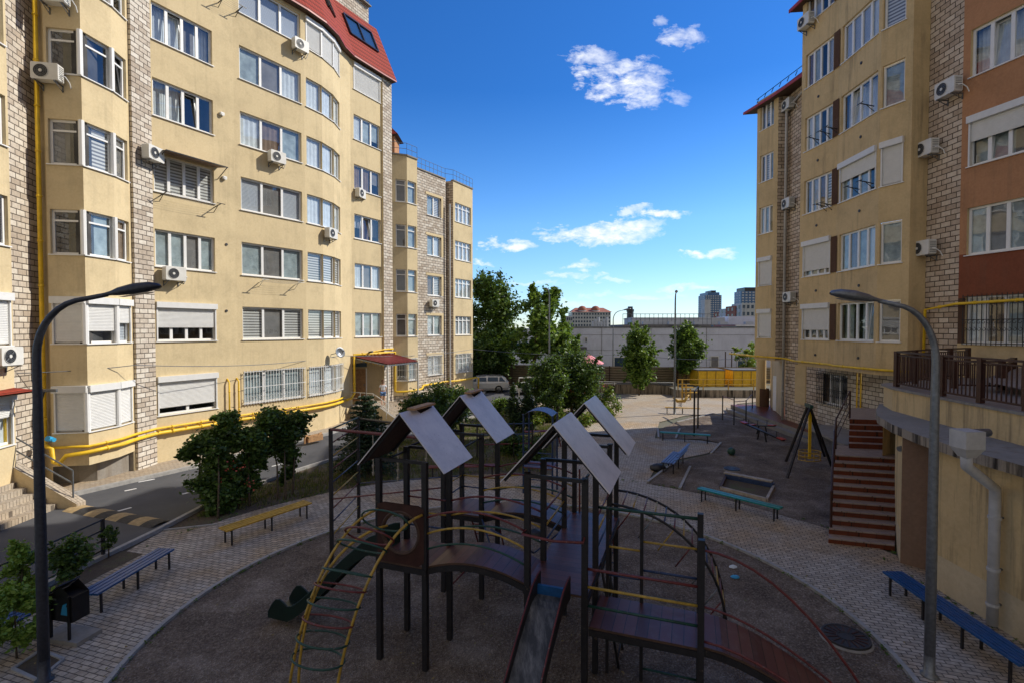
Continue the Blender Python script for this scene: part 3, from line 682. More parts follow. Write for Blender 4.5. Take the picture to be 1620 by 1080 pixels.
wall(w, D1, D2, 3.7, TOP, 'old_stucco', hs, depth=.08)
wall(w, D2, E0, 0, TOP, 'old_stucco'); wall(w, E0, E1, 0, TOP, 'shade_limestone')
w.poly([(*p, 3.7) for p in (f3, f4, C1, D0, D1, D2, E0)], 'old_stucco')
w.poly([(*p, 21.39) for p in (f4, C1, (19, C1[1]), (19, 24.95))], 'roof_dark'); w.poly([(*p, TOP-.01) for p in (C1, D0, D1, D2, E0, E1, (22, 17.6), (22, 22.5))], 'roof_dark')
wall(w, (20, C1[1]+.02), C1, 21.39, TOP, 'old_stucco')
# ground floor stone wall with a barred window
g0, g1 = (15.4, 24.98), (15.42, 18.96)
s0, s1 = sx(g0, g1, 1296), sx(g0, g1, 1342)
window(rb, [(g0, g1, s0, s1)], 1.85, 3.35, [3], cur=['curtain_brown', 'curtain_grey', 'room_dark'], grille=True, ornate=True, inset=.16)
wall(w, g0, g1, 0, 3.7, 'limestone', [(s0, s1, 1.85, 3.35)], depth=.2)
# porch wall and column beneath the far end
wall(w, (17.0, 33.2), (15.4, 28.5), 0, 3.7, 'cream_stucco'); wall(w, (20, 33.4), (17, 33.2), 0, 3.7, 'cream_stucco')
w.build('wall', rb)
for f in range(1, 7):
    m = MB()
    a, b = Vector((*X(1313.2, 22.80), 0)), Vector((*X(1322.6, 22.42), 0)); nrm = Vector((-1, -.15, 0)).normalized()
    z = SILL(f); m.poly([(a.x-.03, a.y, z), (b.x-.03, b.y, z), (b.x-.03, b.y, z+1.6), (a.x-.03, a.y, z+1.6)], 'brown_stucco'); m.poly([(a.x-.03, a.y, z), (a.x+.1, a.y, z), (a.x+.1, a.y, z+1.6), (a.x-.03, a.y, z+1.6)], 'brown_stucco'); m.build('infill_panel', rb)
m = MB(); m.lathe([(.30, .3), (.30, 3.7)], (*X(1205, 33.4), 0), 'old_stucco', 20); m.lathe([(.31, .3), (.31, 1.6)], (*X(1210, 33.2), 0), 'brown_stucco', 20); m.build('column', rb, True)
m = MB(); p = hit(1226, 600, (17.0, 33.2), (15.4, 28.5)); m.beam((16.3, 31.0, .45), (16.3, 31.0, 2.6), .06, .9, 'white_pvc'); m.build('door', rb)
m = MB(); m.box((15.36, 26.4, 1.5), (15.40, 27.4, 3.6), 'old_stucco'); m.build('infill_strip', rb)
# eaves
m = MB()
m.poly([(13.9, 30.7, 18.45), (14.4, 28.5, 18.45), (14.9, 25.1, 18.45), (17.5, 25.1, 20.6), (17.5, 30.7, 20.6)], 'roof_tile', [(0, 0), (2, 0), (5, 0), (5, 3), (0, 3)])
m.poly([(13.9, 30.7, 18.32), (14.4, 28.5, 18.32), (14.9, 25.1, 18.32), (17.5, 25.1, 18.6), (17.5, 30.7, 18.6)][::-1], 'dark_wood')
for a, b in (((13.9, 30.7), (14.4, 28.5)), ((14.4, 28.5), (14.9, 25.1))): m.beam((*a, 18.38), (*b, 18.38), .05, .14, 'red_paint')
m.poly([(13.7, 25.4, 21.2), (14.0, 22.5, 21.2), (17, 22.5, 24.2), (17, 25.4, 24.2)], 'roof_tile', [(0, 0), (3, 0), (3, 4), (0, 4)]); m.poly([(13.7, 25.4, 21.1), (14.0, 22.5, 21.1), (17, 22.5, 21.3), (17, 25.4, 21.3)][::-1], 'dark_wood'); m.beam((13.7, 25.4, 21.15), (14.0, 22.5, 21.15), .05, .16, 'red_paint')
m.poly([(13.7, 25.4, 21.15), (17, 25.4, 21.3), (17, 25.4, 24.2)], 'red_paint')
m.poly([(13.5, 22.8, TOP-.1), (14.2, 18.5, TOP-.1), (19, 18.5, TOP+3), (19, 22.8, TOP+3)], 'roof_tile')
m.build('roof', rb)
m = MB()
for k in range(8): y = 25.3+k*.62; m.beam((14.9-(y-25.1)*.15, y, 18.6), (15.0-(y-25.1)*.15, y, 18.85), .03, .03, 'black_metal')
m.tube([(14.85, 25.2, 18.85), (14.3, 29.9, 18.85)], .02, 'black_metal', 5); m.build('snow_guard', rb)
m = MB(); m.tube([(15.18, 28.25, .45), (15.18, 28.25, 17.6), (15.5, 26.2, 18.3)], .075, 'drain_white', 10)
for z in (2, 5, 8, 11, 14, 17): m.tube([(15.18, 28.25, z), (15.18, 28.25, z+.06)], .09, 'drain_white', 10)
m.build('drainpipe', rb, True)
for px, py, A_, B_ in ((1295, 153, f4, C1), (1294, 254, f4, C1), (1292, 357, f4, C1), (1291, 460, f4, C1), (1290, 561, f4, C1), (1363, 100, D0, D1), (1362, 217, D0, D1), (1360, 334, D0, D1), (1359, 452, D0, D1), (1358, 566, D0, D1)): vent(rb, px, py, A_, B_, False)
# ---- salmon building on the far right
sb = thing('apartment_building', 'salmon and rust red apartment block at the right edge with wide white windows', 'apartment building', (16, 14, 0))
w = MB(); E2, E3 = (16.05, 15.3), (17.2, 10.5)
E4 = (18.5, 2); E5 = (18.5, -12)
so = {1: dict(grille=True, ornate=True, cur=['curtain_white', 'curtain_brown', 'curtain_sheer', 'curtain_sheer']), 2: dict(cur=['curtain_sheer', 'curtain_grey', 'curtain_sheer', 'curtain_white']), 3: dict(shutter=.45, cur=['curtain_sheer', 'curtain_sheer', 'curtain_grey'], opened=1), 4: dict(cur=['curtain_white'], opened=1), 5: dict(cur=['curtain_grey'])}
h1 = column(sb, E1, E2, 1526, 1622, range(1, 8), cells=3, opts=so, h=1.6)
bands = [(0, 'yellow_stucco'), (4.75, 'red_stucco'), (8.0, 'salmon_stucco')]
wall(w, E1, E2, 0, TOP-.5, 'old_stucco', h1, depth=.2, bands=[(0, 'old_stucco'), (5.0, 'brown_stucco'), (6.55, 'red_stucco'), (8.05, 'salmon_stucco')])
wall(w, E2, E3, 0, TOP-.5, 'salmon_stucco', [], bands=[(0, 'old_stucco'), (5.0, 'red_stucco'), (8.05, 'salmon_stucco')])
wall(w, E3, E4, 0, TOP-.5, 'salmon_stucco'); wall(w, E4, E5, 0, TOP-.5, 'salmon_stucco'); w.poly([(*p, TOP-.51) for p in (E1, E2, E3, E4, E5, (26, -12), (26, 17.6))], 'roof_dark')
w.build('wall', sb)
# ================================================================ TERRACE (right foreground)
tr = thing('terrace', 'stained yellow raised terrace with curved ledge at the lower right', 'terrace', (10, 11, 0))
base_line = [(11.6, 15.2), (10.9, 14.3), (9.95, 13.0), (9.5, 12.35), (9.12, 11.75)]
low = base_line + [(9.6, 11.2), (9.6, 10.75), (8.98, 10.7), (8.93, 8.7), (8.9, 5.5), (8.9, 0)]
w = MB()
for i, (a, b) in enumerate(zip(low, low[1:])):
    mt = 'pillar_stucco' if i == 4 else 'brown_stucco' if i == 5 else 'terrace_stucco'
    wall(w, a, b, .75, 3.05, mt); wall(w, a, b, 0, .75, mt if 4 <= i <= 5 else 'cream_stucco')
up = [(11.2, 15.2), (10.75, 14.25), (10.45, 12.5), (10.1, 10.0), (9.95, 7.0), (9.9, 0)]
for a, b in zip(up, up[1:]): wall(w, a, b, 3.2, 3.80, 'terrace_stucco')
wall(w, (15.5, 17.2), (11.2, 15.2), 0, 3.8, 'terrace_stucco')
w.build('wall', tr)
ledge = [(11.3, 15.5), (10.4, 14.4), (9.72, 13.4), (9.2, 12.2), (8.85, 11.0), (8.66, 9.8), (8.6, 8.0), (8.58, 5), (8.58, 0)]
m = MB(); 
for i in range(len(ledge)-1):
    a, b = Vector(ledge[i]), Vector(ledge[i+1])
    a2, b2 = (a.x+2.6, a.y), (b.x+2.6, b.y)
    m.poly([(*b, 3.2), (*b2, 3.2), (*a2, 3.2), (*a, 3.2)], 'concrete'); m.poly([(*a, 3.0), (*b, 3.0), (*b, 3.2), (*a, 3.2)], 'ledge_concrete'); m.poly([(*a, 3.0), (*a2, 3.0), (*b2, 3.0), (*b, 3.0)], 'ledge_concrete')
m.build('ledge', tr)
m = MB(); m.prism([(9.9, 0), (18.4, 0), (18.4, 3), (17.1, 10.6), (15.9, 15.4), (15.45, 17.2), (11.15, 15.25), (10.7, 14.25), (10.4, 12.5), (10.05, 10.0), (9.9, 7)], 3.8, 3.86, 'floor_tile', 'concrete'); m.build('floor', tr)
def railing(name_parent, pts, z, hgt=.98, mat='rail_brown', bar=.12, post=1.4, low=.1):
    """posts, bars and rails as parts of a railing thing"""
    tot = 0
    for a, b in zip(pts, pts[1:]):
        a, b = Vector((*a, z)), Vector((*b, z)); L = (b-a).length; m = MB()
        m.beam(a+Vector((0, 0, hgt)), b+Vector((0, 0, hgt)), .07, .045, mat); m.beam(a+Vector((0, 0, low)), b+Vector((0, 0, low)), .05, .04, mat); m.beam(a+Vector((0, 0, hgt-.09)), b+Vector((0, 0, hgt-.09)), .04, .03, mat)
        m.build('rail', name_parent)
        k = int(L/bar); m = MB()
        for i in range(1, k): p = a.lerp(b, i/k); m.beam(p+Vector((0, 0, low)), p+Vector((0, 0, hgt-.08)), .022, .022, mat)
        m.build('bars', name_parent); kp = max(1, round(L/post))
        for i in range(kp+(b == Vector((*pts[-1], z)))): p = a.lerp(b, i/kp); m = MB(); m.beam(p, p+Vector((0, 0, hgt+.02)), .11, .11, mat); m.build('post', name_parent)
rl = thing('railing', 'dark brown metal railing round the edge of the raised terrace', 'railing', (10.8, 14.2, 3.86))
railing(rl, [(15.3, 16.95), (13.2, 15.9), (10.9, 14.3), (10.5, 12.3), (10.22, 10.0), (10.1, 7.5), (10.1, 4)], 3.87)
rl2 = thing('railing', 'second brown railing of the sloping ramp inside the terrace, near the salmon wall', 'railing', (13.5, 15, 3.86))
railing(rl2, [(15.2, 15.3), (13.2, 13.6), (12.2, 13.9)], 3.87, .75, post=2)
m = MB(); m.poly([(12.0, 10.0, 3.9), (15.5, 12.2, 3.9), (15.3, 15.2, 4.35), (12.4, 13.4, 4.15)], 'floor_tile'); m.build('ramp', tr)
# wall-mounted drain hopper and pipe
hp = thing('downpipe', 'pale square hopper and thick downpipe fixed to the terrace wall', 'downpipe', (8.75, 9.2, 0))
pt = W(1530, 698, 8.62)
px_, py_, pz_ = pt; m = MB()
T = Matrix.Translation((px_, py_, pz_)) 
for z0, z1, a, b in ((-.10, .20, .165, .165), (-.26, -.10, .085, .165)):
    v = []
    for z, q in ((z0, a), (z1, b)): v += [(-q, -q, z), (q, -q, z), (q, q, z), (-q, q, z)]
    v = [T @ Vector(p) for p in v]
    for f in ((0, 1, 5, 4), (1, 2, 6, 5), (2, 3, 7, 6), (3, 0, 4, 7)): m.poly([v[i] for i in f], 'drain_white')
m.poly([T @ Vector(p) for p in ((-.17, -.17, .2), (.17, -.17, .2), (.17, .17, .2), (-.17, .17, .2))], 'drain_white')
m.build('hopper', hp)
xb = 8.80; yb = (xb-.0)*0+8.9
m = MB(); pl = [(px_, py_, pz_-.1), (px_, py_, pz_-.38), (8.84, 9.0, pz_-.95), (8.83, 9.0, .12)]
p3 = W(1574, 800, 9.12); p4 = (p3.x, p3.y, .1); p2 = W(1574, 772, 9.12)
m.tube([(px_, py_, pz_-.2), (px_, py_, pz_-.42), p2, p3, p4], .085, 'drain_white', 14); m.build('pipe', hp, True)
for z in (2.05, 1.1, .45): m = MB(); m.tube([(p3.x, p3.y, z), (p3.x, p3.y, z+.05)], .1, 'drain_white', 14); m.beam((p3.x, p3.y, z+.02), (p3.x+.3, p3.y, z+.02), .03, .03, 'grey_metal'); m.build('bracket', hp)
m = MB()
m.tube([(px_, py_+.1, pz_+.12), (px_+.55, py_+.2, pz_+.12)], .07, 'grey_metal', 10)
m.build('inlet_pipe', hp)
# lamp bracket on the wall (small spotlight)
sl = thing('wall_lamp', 'small grey spotlight fixed on the curved terrace wall beside the stairs', 'lamp', (9.4, 12.2, 2.7))
m = MB(); p = W(1430, 707, 11.9); m.tube([p+Vector((.25, .1, 0)), p], .02, 'grey_metal'); m.tube([p, p+Vector((-.14, -.03, -.03))], [.05, .065], 'galvanised', 10); m.build('housing', sl)
# ================================================================ GROUND
def sheet(name, pts, z, mat):
    m = MB(); m.poly([(p[0], p[1], z) for p in pts], mat); return tag(m.build(name), kind='structure')
m = MB(); m.poly([(-1500, -60, -.03), (1500, -60, -.03), (1500, 3000, -.03), (-1500, 3000, -.03)], 'far_ground'); tag(m.build('ground'), kind='structure')
near_edge = [(-10.3, -5), (-10.2, 6), (-9.92, 10.9), (-9.6, 13.5), (-9.45, 16.1), (-8.6, 18.8), (-7.2, 21.8), (-5.4, 25.5), (-3.4, 29.5), (-1.2, 33.5), (0.6, 36.8), (1.2, 38.0)]
far_edge = [(-17.5, -5), (-16.4, 12), (-14.55, 16.4), (-13.45, 18.4), (-12.6, 19.9), (-11.4, 22.9), (-9.55, 26.2), (-8.9, 29.3), (-7.3, 32.2), (-5.3, 34.3), (-4.3, 37), (-2.5, 41), (-2.2, 47)]
sheet('road', near_edge + [(12, 38), (12, 48), (-2.2, 48)] + far_edge[::-1][1:], 0, 'asphalt')
walk_out = [(-19, -5), (-19, 16), (-16, 18.5), (-15, 21), (-13.5, 24), (-11.5, 27), (-10.5, 31), (-9, 34), (-7.5, 38), (-4, 43), (-4, 47)]
m = MB()
pts = far_edge; n_ = len(pts)
m.poly([(*p, .10) for p in pts] + [(*p, .10) for p in walk_out[::-1]], 'light_pavers')
tag(m.build('sidewalk'), kind='structure')
m = MB()
def kerb_line(mb, pts, z1=.12, w=.12, mat='kerb', z0=-.02):
    for a, b in zip(pts, pts[1:]): mb.beam((*a, (z0+z1)/2), (*b, (z0+z1)/2), w, z1-z0, mat)
kerb_line(m, far_edge, .125, .18); tag(m.build('kerb'), kind='structure')
m = MB(); kerb_line(m, near_edge, .11, .12); tag(m.build('kerb'), kind='structure')
CX, CY, RI, RO = 0.0, 9.3, 6.5, 9.75
def circ(r, a0=0, a1=2*PI, n=96, cx=CX, cy=CY): return [(cx+r*math.cos(a0+(a1-a0)*i/n), cy+r*math.sin(a0+(a1-a0)*i/n)) for i in range(n+(a1-a0 < 2*PI-.01))]
# soil bed / grass between road and plaza, then paving on top
bed = near_edge[1:] + [(2.6, 38), (3.2, 33), (2.9, 29.4), (2.3, 24.5), (1.5, 19.0), (.8, 17.5), (-4, 12), (-9, 6)]
sheet('soil', bed, .004, 'soil')
# plaza and the ring path
plaza = [(9.0, 13.2), (8.65, 13.85), (6.8, 16.3), (4.8, 17.9), (6.0, 20.6), (8.7, 22.3), (10.0, 24.2), (9.3, 24.9), (7.2, 25.4), (8.9, 30.3), (11, 32), (13.0, 32.6), (14.6, 33), (16.5, 37), (18, 40), (1.2, 38), (3.2, 33), (2.9, 29.4), (2.3, 24.5), (1.5, 19.0), (1.4, 17)]
sheet('plaza', [(11.6, 15.0), (9.0, 13.2)][1:] + plaza[1:], .008, 'pavers')
sheet('plaza_far', [(2.95, 29.9), (8.85, 29.9), (11, 32), (13.0, 32.6), (14.6, 33), (16.5, 37), (30, 44), (12, 44), (1.2, 38), (3.2, 33)], .013, 'light_pavers')
m = MB(); rin, rout = circ(RI), circ(RO)
for i in range(96):
    j = (i+1) % 96; m.poly([(*rin[i], .017), (*rout[i], .017), (*rout[j], .017), (*rin[j], .017)], 'pavers')
tag(m.build('path'), kind='structure')
sheet('path_side', [(8.4, -2), (9.2, -2), (9.2, 13.2), (11.2, 15.4), (9.2, 15.3), (8.0, 13.2), (7.0, 9)], .0125, 'pavers')
sheet('path_corner', [(-9.5, 13.6), (-8.35, 14.1), (-7.6, 13.0), (-8.3, 11.5), (-9.6, 10)], .0128, 'pavers')
m = MB(); kerb_line(m, [(-9.5, 13.65), (-8.3, 14.05)], .05, .06); tag(m.build('kerb'), kind='structure')
sheet('path_left', [(-9.3, -2), (-8, 6), (-8.2, 11), (-8.6, 11.4), (-9.4, 10.4), (-9.6, 6), (-10.1, -2)], .0122, 'pavers')
sheet('planting_strip', [(-9.9, 6.2), (-9.3, 8.6), (-9.15, 11.2), (-9.0, 12.2), (-9.75, 12.4)], .022, 'soil')
# planter opening near the lamp
m = MB(); q = [G(20, 1060), G(65, 1030), G(100, 1045), G(60, 1079)]; m.poly([(p.x, p.y, .024) for p in q], 'soil'); kerb_line(m, [(p.x, p.y) for p in q+q[:1]], .05, .05); tag(m.build('planter_soil'), kind='structure')
# inner gravel circle with kerb
m = MB(); m.poly([(*p, .012) for p in rin], 'gravel'); tag(m.build('gravel_circle'), kind='structure')
m = MB(); rk = circ(RI-.03)
for i in range(96): m.beam((*rk[i], .03), (*rk[(i+1) % 96], .03), .08, .075, 'kerb')
tag(m.build('kerb'), kind='structure')
# second gravel area
g2 = [(4.8, 17.9), (6.8, 16.3), (8.65, 13.85), (9.3, 13.4), (10.6, 14.8), (12.5, 15.6), (15.3, 17.5), (14.3, 20), (14.3, 33), (13.0, 32.7), (11.2, 31.6), (9.5, 29.5), (7.9, 27.3), (7.45, 25.2), (9.4, 25.1), (10.05, 24.25), (8.75, 22.1), (6.6, 20.6)]
sheet('gravel_yard', g2, .022, 'gravel')
m = MB()
for a, b in (((4.85, 17.95), (6.6, 20.55)), ((5.75, 17.2), (7.1, 20.0)), ((7.4, 25.4), (8.0, 27.6)), ((8.2, 25.2), (9.2, 27.6)), ((8.75, 22.1), (10.05, 24.2)), ((9.7, 29.6), (13.0, 32.6)), ((13.0, 32.6), (14.0, 30.5))):
    m.beam((*a, .04), (*b, .04), .09, .07, 'kerb')
tag(m.build('kerb'), kind='structure')
# road paint and the speed bump
m = MB()
for a, b in (((288, 781), (310, 775.5)), ((186, 808), (208, 802)), ((160, 821), (180, 816)), ((197, 776), (216, 772)), ((219, 762), (245, 757)), ((430, 737), (452, 732))):
    p, q = G(*a), G(*b); d = (q-p).normalized(); s_ = Vector((d.y, -d.x, 0))*.05; m.poly([(*(p+s_).xy, .006), (*(q+s_).xy, .006), (*(q-s_).xy, .006), (*(p-s_).xy, .006)], 'paint_white')
tag(m.build('road_marking'), kind='structure')
sbp = thing('speed_bump', 'yellow and black rubber speed bump across the road at the left', 'speed bump', (*G(118, 802).xy, 0))
p, q = G(116, 803), G(256, 829); d = (q-p).normalized(); ww = Vector((-d.y, d.x, 0)); L = (q-p).length
for i in range(8):
    m = MB(); a = p + d*(L*i/8); b = p + d*(L*(i+1)/8-.01); k = 6; mt = 'bump_yellow' if i % 2 == 0 else 'bump_black'
    prof = [(-.30, 0), (-.2, .035), (-.07, .06), (.07, .06), (.2, .035), (.30, 0)]
    for (u0, z0), (u1, z1) in zip(prof, prof[1:]): m.poly([a+ww*u0+Vector((0, 0, z0+.002)), b+ww*u0+Vector((0, 0, z0+.002)), b+ww*u1+Vector((0, 0, z1+.002)), a+ww*u1+Vector((0, 0, z1+.002))], mt)
    m.build('bump_plate', sbp)
# manholes
def manhole(c, r, label):
    t = thing('manhole_cover', label, 'manhole', (c[0], c[1], .02)); m = MB()
    m.lathe([(r*1.10, .0), (r*1.08, .012), (r*1.02, .03), (r*1.0, .02)], (c[0], c[1], .015), 'concrete', 28); m.build('rim', t)
    m = MB(); m.lathe([(0, .05), (r*.30, .05), (r*.31, .062), (r*.36, .062), (r*.37, .05), (r*.9, .05), (r*.91, .062), (r*.99, .062), (r, .03)], (c[0], c[1], .015), 'dark_plastic', 28)
    for i in range(16): a = i/16*2*PI; m.beam((c[0]+r*.4*math.cos(a), c[1]+r*.4*math.sin(a), .07), (c[0]+r*.87*math.cos(a), c[1]+r*.87*math.sin(a), .07), .025, .012, 'rail_brown')
    m.build('cover', t)
manhole(G(1338, 1011).xy, .38, 'round dark iron manhole cover in the gravel beside the curved path')
manhole(G(1158, 743).xy, .30, 'small pale round manhole in the far gravel yard beyond the slatted bench')
# ================================================================ BENCHES
def bench(P, Q, width, mat, label, slats=4, hgt=.45, legs=3, legmat='post_dark', grp=None, back=False):
    P = Vector((P[0], P[1], 0)); Q = Vector((Q[0], Q[1], 0)); d = (Q-P); L = d.length; d.normalize(); s = Vector((d.y, -d.x, 0))
    t = thing('bench', label, 'bench', ((P+Q)/2).to_tuple(), grp)
    m = MB(); sw = width/slats
    for i in range(slats):
        o = s*(-width/2+sw*(i+.5)); z = hgt-.02+random.uniform(-.003, .003); m.beam(P+o+Vector((0, 0, z)), Q+o+Vector((0, 0, z)), sw*.74 if slats > 1 else width, .04, mat)
    m.build('seat', t)
    for i in range(legs):
        c = P + d*(L*(.06+.88*i/(legs-1)))
        m = MB(); m.beam(c-s*width*.42+Vector((0, 0, hgt-.065)), c+s*width*.42+Vector((0, 0, hgt-.065)), .04, .03, legmat, d); m.build('crossbar', t)
        for e in (-1, 1): m = MB(); b = c+s*width*.38*e; m.beam(b, b+Vector((0, 0, hgt-.07)), .035, .035, legmat); m.build('leg', t)
    if back:
        m = MB()
        for i in range(3): o = s*(width/2+.05+.05*i)+Vector((0, 0, hgt+.12+.13*i)); m.beam(P+o, Q+o, .025, .09, mat, s)
        m.build('backrest', t)
    return t
bench(G(352, 836, .45).xy, G(487, 792, .45).xy, .42, 'bench_yellow', 'long yellow slatted bench on the path beside the vine bushes', 4)
bench((-8.12, 9.55), (-7.98, 11.55), .42, 'bench_blue', 'blue slatted bench on the left path just beyond the litter bin', 4)
bench((-8.75, 8.9), (-9.1, 6.6), .42, 'bench_blue', 'blue slatted bench at the left edge, half hidden behind the lamp post and saplings', 4)
bench((7.95, 10.45), (7.85, 7.5), .42, 'bench_blue', 'long blue slatted bench against the terrace wall at the lower right', 6, legs=4)
bench(G(1106, 770, .42).xy, G(1236, 802, .42).xy, .32, 'bench_teal', 'nearer teal plank bench by the sandbox edge of the path', 2, .42)
bench(G(1044, 682, .42).xy, G(1124, 687, .42).xy, .32, 'bench_teal', 'farther teal plank bench in front of the two thin poles', 2, .42)
bench(G(1052, 643, .42).xy, G(1108, 645, .42).xy, .32, 'bench_yellow', 'yellow plank bench standing in the sun on the far plaza', 2, .42)
bench(G(678, 737, .42).xy, G(785, 734, .42).xy, .32, 'bench_red', 'dark red bench at the edge of the grass behind the play towers', 2, .42)
bench(G(765, 668, .42).xy, G(800, 668, .42).xy, .32, 'bench_red', 'small dark red bench near the cypress bushes', 2, .42, 2)
# park bench with a back, seen from its end
bench(G(1056, 731, .45).xy, G(1074, 714, .45).xy, .5, 'bench_pale', 'pale blue slatted bench with a leaning back near the plaza centre', 5, .45, 3, back=True)
def blob(c, sz, mat, seed=0, n=10):
    m = MB(); r = random.Random(seed); 
    prof = [(0.02, 0), (.8, .02), (1.0, .25), (.85, .6), (.5, .9), (.02, 1)]
    m.lathe([(a, z) for a, z in prof], (0, 0, 0), mat, n); m.v = [(c[0]+x*sz[0]*(1+r.uniform(-.15, .15)), c[1]+y*sz[1]*(1+r.uniform(-.15, .15)), c[2]+z*sz[2]*(1+r.uniform(-.1, .1))) for x, y, z in m.v]; return m
g_ = G(1040, 743); tag(blob((g_.x, g_.y, .02), (.34, .22, .24), 'dark_plastic', 3).build('bag', smooth=True), 'black bag lying on the ground at the foot of the pale slatted bench', 'bag')
# ball, litter
m = MB(); c = G(1157, 720); m.lathe([(.17*math.sin(i/10*PI), .17-.17*math.cos(i/10*PI)) for i in range(11)], (c.x, c.y, .02), 'rail_green', 18); o = m.build('ball', smooth=True); tag(o, 'green and white ball lying in the far gravel yard', 'ball')
m = MB(); m.lathe([(.173*math.sin(i/10*PI), .17-.173*math.cos(i/10*PI)) for i in range(4, 7)], (c.x, c.y, .02), 'paint_white', 18); m.build('stripe', None) if False else None
for (px, py, mt, lb_) in ((1163, 913, 'blue_plastic', 'crumpled blue plastic litter on the gravel beside the arched ladder'), (1160, 897, 'curtain_white', 'small scrap of pale litter on the gravel by the path kerb'), (862, 855, 'shirt', 'small pale toy left lying on the wooden play deck')):
    z = 1.74 if px == 862 else .02; c = G(px, py, z); tag(blob((c.x, c.y, z), (.10, .07, .06), mt, px, 7).build('litter' if px != 862 else 'toy'), lb_, 'litter' if px != 862 else 'toy')
c = G(846, 848, 1.74); tag(blob((c.x, c.y, 1.74), (.17, .13, .14), 'dark_plastic', 5, 9).build('backpack', smooth=True), 'dark backpack left on the wooden play deck beside a post', 'backpack')
# sandbox
t = thing('sandbox', 'low wooden sandbox frame with blue edge in the far gravel yard', 'sandbox', (*G(1180, 775).xy, .02))
P_ = [G(1140, 774), G(1213, 793), G(1224, 772), G(1148, 757)]
for i, (mt, w_, h_) in enumerate((('pale_wood', .10, .10), ('pale_wood', .08, .10), ('rail_blue', .16, .17), ('dark_wood', .08, .12))):
    a, b = P_[i], P_[(i+1) % 4]; m = MB(); m.beam(a+Vector((0, 0, h_/2+.02)), b+Vector((0, 0, h_/2+.02)), w_, h_, mt)
    if i == 2: m.beam(a+Vector((0, .1, h_+.05)), b+Vector((0, .1, h_+.05)), .20, .05, 'pale_wood')
    m.build('edge_board', t)
m = MB(); m.poly([(p.x, p.y, .035) for p in P_], 'soil'); m.build('sand', t)
# seesaws
def seesaw(a, b, label, tilt):
    c = (Vector(a)+Vector(b))/2; t = thing('seesaw', label, 'seesaw', (c[0], c[1], 0), 'seesaws in the far gravel yard')
    A_ = Vector((a[0], a[1], .5-tilt)); B_ = Vector((b[0], b[1], .5+tilt)); d = (B_-A_).normalized()
    m = MB(); m.beam(A_, B_, .12, .06, 'black_metal'); m.build('beam', t)
    for e in (-.3, .3): m = MB(); m.beam((c[0]+e*d.x, c[1]+e*d.y, 0), (c[0]+e*d.x*.6, c[1]+e*d.y*.6, .48), .05, .05, 'black_metal'); m.build('support', t)
    for p, s in ((A_, 1), (B_, -1)):
        m = MB(); q = p+d*s*.15; m.beam(q-d*.17+Vector((0, 0, .05)), q+d*.17+Vector((0, 0, .05)), .28, .03, 'red_paint'); m.build('seat', t)
        m = MB(); q = p+d*s*.45; m.tube([q+Vector((0, 0, .02)), q+Vector((0, 0, .28))], .015, 'black_metal'); m.tube([q+Vector((-.0, -.15, .28)), q+Vector((0, .15, .28))], .015, 'black_metal'); m.build('handle', t)
seesaw(G(1174, 688).xy, G(1240, 707).xy, 'nearer black seesaw with red seats in the far gravel yard', -.18)
seesaw(G(1186, 684).xy, G(1226, 692).xy, 'smaller dark seesaw just behind the red-seated one', .1)
# swing frame
t = thing('swing_frame', 'dark green A-frame swing with a yellow hanging seat near the right stairs', 'swing', (*G(1280, 740).xy, 0))
ap = Vector((*G(1280, 745).xy, 2.5)); feet = [G(1243, 730), G(1245, 756), G(1316, 738), G(1305, 722)]; ap2 = ap+Vector((.12, .35, 0))
for f_, a_ in zip(feet, (ap2, ap, ap, ap2)): m = MB(); m.beam(f_, a_, .07, .07, 'post_dark'); m.build('leg', t)
m = MB(); m.beam(ap+Vector((-.02, -.15, .02)), ap2+Vector((.02, .15, .02)), .12, .12, 'rail_green'); m.build('crossbeam', t)
m = MB(); c = (ap+ap2)/2; m.beam(c+Vector((.05, 0, -.08)), c+Vector((.05, 0, -2.05)), .10, .05, 'gas_yellow')
m.build('hanger', t)
m = MB()
for z in (.42, .58, .74): m.tube([(c.x+.05+.42*math.cos(a/12*2*PI), c.y+.3*math.sin(a/12*2*PI), z) for a in range(12)], .02, 'rail_yellow', 6, closed=True)
for a in range(8): m.tube([(c.x+.05+.42*math.cos(a/8*2*PI), c.y+.3*math.sin(a/8*2*PI), .42), (c.x+.05+.42*math.cos(a/8*2*PI), c.y+.3*math.sin(a/8*2*PI), .74)], .015, 'rail_yellow', 6)
m.build('seat', t)
# goal / pull-up poles in the yard
t = thing('pull_up_bar', 'two tall thin dark poles joined at the top beyond the far teal bench', 'pull-up bar', (*G(1100, 684).xy, 0))
for a in ((1098, 690), (1104, 677)): g_ = G(*a); m = MB(); m.beam(g_, g_+Vector((0, 0, 2.35)), .07, .07, 'post_dark'); m.build('post', t)
m = MB(); m.tube([G(1098, 690)+Vector((0, 0, 2.33)), G(1104, 677)+Vector((0, 0, 2.33))], .025, 'post_dark'); m.build('bar', t)
t = thing('horizontal_bars', 'row of thin exercise bars of different heights at the far end of the gravel yard', 'exercise bars', (*G(1165, 668).xy, 0))
ps = [(1143, 664, 1.5), (1161, 672, 1.65), (1180, 670, 1.4), (1190, 655, 1.55)]
for a in ps: g_ = G(a[0], a[1]); m = MB(); m.tube([g_, g_+Vector((0, 0, a[2]))], .035, 'post_dark', 6); m.build('post', t)
for a, b in zip(ps, ps[1:]): m = MB(); z = min(a[2], b[2])-.05; m.tube([G(a[0], a[1])+Vector((0, 0, z)), G(b[0], b[1])+Vector((0, 0, z))], .02, 'rail_red', 6); m.build('bar', t)
